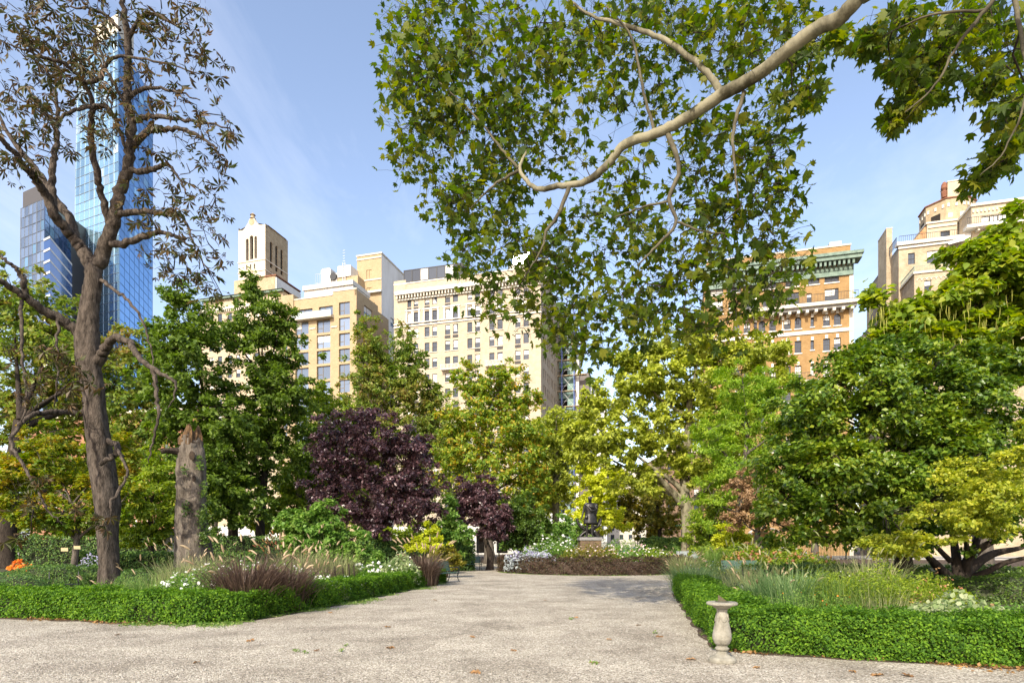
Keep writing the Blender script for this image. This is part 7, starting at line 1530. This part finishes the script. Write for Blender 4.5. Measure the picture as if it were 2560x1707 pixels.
for i, (px, Y, h, b_) in enumerate(((742.5, 16, 1.25, 0), (746, 16.4, 1.05, 1), (738, 16.2, .8, 2), (757, 17, 1.15, 3), (761, 17.2, 1.0, 4), (856, 14.2, .95, 5))):
    root = thing('canna_plant', (*XY(px, Y), 0), ('tallest dark canna left of the green bench', 'dark canna just right of the tallest one', 'shortest dark canna at the left of its clump', 'dark canna right of the green bench', 'last dark canna on the right of the bench', 'lone dark canna among the tall grasses')[i], 'plant', 'dark canna plants'); V, L, tips, C = blades(5, h * .98, .16, 400 + i, .075, .06, .05, 5); mesh_obj('leaves', quad_mesh('leaves', V, L), LM['canna'], root)
hedge('yew_hedge', 'dark low yew hedge in the shade behind the crab apple', [np.array((9.5, 24.5)), np.array((30.0, 17.5))], 1.2, .85, LM['deep'], 11000, .12, seed=95)
hedge('trimmed_hedge', 'trimmed green hedge block beside the golden plane trunk', [np.array((GX(640, 52), 52)), np.array((GX(685, 50), 50))], 1.6, 2.3, LM['mound'], 9000, .16, seed=96)

mound('yew_mound', 'dark shaded yew mound right of the crab apple stems', 'shrub', XY(1006, 17.5), (1.6, 1.2, .85), LM['deep'], 7000, .07, None, 97)
mound('yew_mound', 'dark shaded yew mound behind the pale hosta leaves', 'shrub', XY(925, 19.5), (1.7, 1.1, .8), LM['deep'], 6000, .07, None, 98)
# ------------------------------------------------------------------ park fence, street furniture, traffic beyond
d0 = -24.6; pa = np.array(line_pt(205, d0)); pb = np.array(line_pt(905, d0)); L_ = np.linalg.norm(pb - pa); root = thing('iron_fence', (pa[0], pa[1], 0), 'black iron picket fence along the far side of the park', 'fence', None, TH)
for z in (.35, 2.05):
    g = Geo(); g.box(0, L_, -.025, .025, z, z + .06); g.build('rail', M['iron'], root)
n = int(L_ / 3.2); g = Geo(); g.box(-.06, .06, -.06, .06, 0, 2.5); g.lathe([(.08, 2.5), (.1, 2.56), (.05, 2.66), (.01, 2.7)], 8); me = g.mesh('post'); me.materials.append(M['iron'])
for i in range(n + 1): o = link(bpy.data.objects.new('post', me), root); o.location = (L_ * i / n, 0, 0)
g = Geo(); k = int(L_ / .17)
for i in range(k): x = L_ * i / k; g.add([(x - .02, -.02, .1), (x + .02, -.02, .1), (x + .02, .02, .1), (x - .02, .02, .1), (x - .02, -.02, 2.2), (x + .02, -.02, 2.2), (x + .02, .02, 2.2), (x - .02, .02, 2.2), (x, 0, 2.4)], [(0,1,5,4),(1,2,6,5),(2,3,7,6),(3,0,4,7),(4,5,8),(5,6,8),(6,7,8),(7,4,8)])
tag(g.build('pickets', M['iron'], root), kind='stuff')
# street lamp
c = line_pt(637.5, -22.5); root = thing('street_lamp', (*c, 0), 'dark iron street lamp with a tapered lantern behind the rose bed', 'street lamp'); zl = EYE + (HY - 527) / F * c[1]
lathe_obj('lamp_post', [(.28, 0), (.28, .3), (.16, .5), (.09, .9), (.07, zl - 1.4), (.12, zl - 1.3), (.05, zl - 1.2)], M['iron'], root, 10); lathe_obj('lantern', [(.12, zl - 1.2), (.32, zl - .35), (.34, zl - .33)], mat('lantern_glass', (.25, .23, .18), None, rough=.2), root, 6)
lathe_obj('lantern_cap', [(.40, zl - .33), (.30, zl - .15), (.08, zl - .02), (.05, zl + .12), (.01, zl + .2)], M['iron'], root, 6)
# street name sign and signals
c = line_pt(682, -6.8); root = thing('street_sign', (*c, 0), 'green street name blade on a pole beside the golden plane trunk', 'street sign'); zs_ = EYE + (HY - 525.5) / F * c[1]
g = Geo(); g.tube([(0, 0, 0), (0, 0, zs_ + .5)], .06, 8); g.build('pole', M['pole'], root); g = Geo(); g.box(-1.5, .3, -.09, -.065, zs_ - .2, zs_ + .2); g.build('name_blade', mat('sign_green', (.02, .26, .18), None, rough=.4), root)
c = line_pt(624, -6.6); root = thing('traffic_light', (*c, 0), 'yellow cased traffic light hanging over the side street', 'traffic light'); zt_ = EYE + (HY - 519) / F * c[1]
g = Geo(); g.tube([(-3.4, 0, 0), (-3.4, 0, zt_ + .9), (0, 0, zt_ + .95)], .08, 8); g.build('mast', M['pole'], root); g = Geo(); g.box(-.22, .22, -.2, .2, zt_ - .75, zt_ + .75); g.build('signal_case', mat('signal_yellow', (.65, .33, .01), None, rough=.4), root)
for i, col in enumerate(((.03, .2, .06), (.25, .16, .02), (.35, .03, .02))):
    g = Geo(); g.tube([(0, -.24, zt_ - .5 + i * .5), (0, -.2, zt_ - .5 + i * .5)], .16, 12); g.build('signal_lens', mat('signal_lens', col, None, rough=.3), root)
# white sidewalk shed hoarding with a round dark logo and red lettering
c = line_pt(543, -5.4); e = line_pt(584, -5.4); wd = np.linalg.norm(np.array(e) - np.array(c)); root = thing('sidewalk_shed', (*c, 0), 'white boarded sidewalk shed with a round dark logo and red lettering', 'sidewalk shed', None, TH)
z0, z1 = EYE + (HY - 524.5) / F * c[1], EYE + (HY - 513) / F * c[1]; board = mat('white_hoarding', (.62, .62, .64), (.72, .72, .73), .6, .7); nb_ = 6
for i in range(nb_): g = Geo(); g.box(wd * i / nb_ + .02, wd * (i + 1) / nb_ - .02, 0, .06, z0, z1); g.build('board', board, root)
g = Geo(); g.box(0, wd, .06, 3.6, z0 - .1, z0 + .12); g.build('shed_deck', M['plank'], root)
for i in range(5):
    for y in (.2, 3.3): g = Geo(); g.tube([(wd * i / 4 * .96 + .1, y, 0), (wd * i / 4 * .96 + .1, y, z0 - .1)], .06, 6); g.build('shed_post', M['pole'], root)
f_ = lambda px, Y=c[1]: wd * (px - 543) / 41.0; zl_ = (z0 + z1) / 2 + .05; lx = f_(569.3); g = Geo(); g.tube([(lx, -.03, zl_), (lx, -.005, zl_)], .78, 24); g.build('logo_disc', mat('logo_dark', (.04, .045, .06), None, rough=.6), root)
g = Geo(); g.add([(lx + .48 * math.cos(t), -.036, zl_ + .2 * math.sin(t)) for t in np.linspace(0, 6.283, 18, endpoint=False)], [tuple(range(18))]); g.build('logo_eye', board, root); g = Geo(); g.tube([(lx, -.045, zl_), (lx, -.037, zl_)], .15, 12); g.build('logo_pupil', mat('logo_dark', (.04, .045, .06), None, rough=.6), root)
tx = bpy.data.curves.new('lettering_curve', 'FONT'); tx.body = 'MADERA'; tx.size = .62; tx.extrude = .01; to_ = bpy.data.objects.new('lettering_curve', tx); sc.collection.objects.link(to_); bpy.context.view_layer.update(); lm_ = bpy.data.meshes.new_from_object(to_); bpy.data.objects.remove(to_); to = bpy.data.objects.new('lettering', lm_); link(to, root); to.location = (f_(571.6), -.02, zl_ - .22); to.rotation_euler = (R(90), 0, 0); to.data.materials.clear(); to.data.materials.append(mat('lettering_red', (.45, .03, .05), None, rough=.6))
# vehicles seen between the pickets
def car(px, d, label, body, cab=False):
    c = line_pt(px, d); root = thing('parked_car', (*c, 0), label, 'car', 'cars along the far kerb', TH); wlen = 4.6
    pr = [(-2.3, .35), (-2.3, .75), (-2.1, .9), (-1.5, .95), (-.9, 1.42), (.7, 1.45), (1.4, .98), (2.1, .88), (2.3, .7), (2.3, .35)]; n_ = len(pr)
    g = Geo(); g.add([(x, y, z) for y in (0, 1.75) for x, z in pr], [tuple(range(n_)), tuple(range(2*n_-1, n_-1, -1))] + [(i, (i+1) % n_, n_ + (i+1) % n_, n_ + i) for i in range(n_)]); o = g.build('body', body, root); bv = o.modifiers.new('edge', 'BEVEL'); bv.width = .09; bv.segments = 3
    for xa, xb, xc, xd in ((-1.25, -.2, -.2, -.82), (-.1, 1.15, .62, -.1)): g = Geo(); g.add([(xa, -.006, .98), (xb, -.006, .98), (xc, -.006, 1.36), (xd, -.006, 1.36)], [(0,1,2,3)]); g.build('window', M['glass'], root)
    for x in (-1.45, 1.45):
        for y in (-.02, 1.57): g = Geo(); g.tube([(x, y, .33), (x, y + .2, .33)], .33, 18); w_ = g.build('wheel', M['iron'], root); g = Geo(); g.tube([(x, y - .012, .33), (x, y + .212, .33)], .19, 12); g.build('rim', M['steel'], w_)
    for x in (-2.28, 2.28):
        for y in (.2, 1.3): g = Geo(); g.box(x - .04, x + .04, y, y + .28, .66, .8); g.build('light', M['blind'] if x > 0 else mat('tail_red', (.35, .02, .02), None, rough=.3), root)
def paint(n_, c): return mat(n_, c, None, rough=.25, spec=.6)
car(634, -17.5, 'blue car parked behind the fence beside the street lamp', paint('blue_paint', (.10, .22, .42))); car(612, -10.5, 'yellow taxi on the street behind the rose bed', paint('taxi_yellow', (.62, .36, .02))); car(790, -8, 'white car parked behind the fence near the dark tree', paint('white_car_paint', (.7, .7, .7))); car(672, -8.3, 'red car partly hidden by the golden plane trunk', paint('red_paint', (.5, .05, .02)))
# brown portico across the street and a white canopy at its right
c = line_pt(690, -2.2); root = thing('brownstone_portico', (*c, 0), 'brownstone entrance porch with square columns seen right of the plane trunk', 'porch', None, TH); bs = mat('brown_sandstone', (.24, .17, .13), (.31, .23, .18), 1.5, .9)
zp = EYE + (HY - 524) / F * c[1]
for x in (.5, 3.2, 6.0): g = Geo(); g.box(x, x + .55, 0, .55, 0, zp - .6); g.build('column', bs, root)
g = Geo(); g.box(0, 7.0, -.2, 2.2, zp - .6, zp); g.build('lintel', bs, root); g = Geo(); g.box(-.3, 7.3, -.5, 2.2, zp + .003, zp + .4); g.build('cornice', bs, root)
c = line_pt(751, -5.6); root = thing('entrance_canopy', (*c, 0), 'white arched fabric entrance canopy over the far pavement', 'canopy', None, TH); zc = EYE + (HY - 540) / F * c[1] + 1.2; g = Geo(); a = np.linspace(0, math.pi, 13); g.add([(2.2 + 2.2 * -math.cos(t), y, zc + .9 * math.sin(t)) for y in (0, 5) for t in a], [(i, i+1, 14+i, 13+i) for i in range(12)]); o = g.build('fabric', M['white_paint'], root); so = o.modifiers.new('cloth', 'SOLIDIFY'); so.thickness = .04
for x in (.1, 4.3): g = Geo(); g.tube([(x, .05, 0), (x, .05, zc)], .05, 6); g.build('canopy_pole', M['steel'], root)
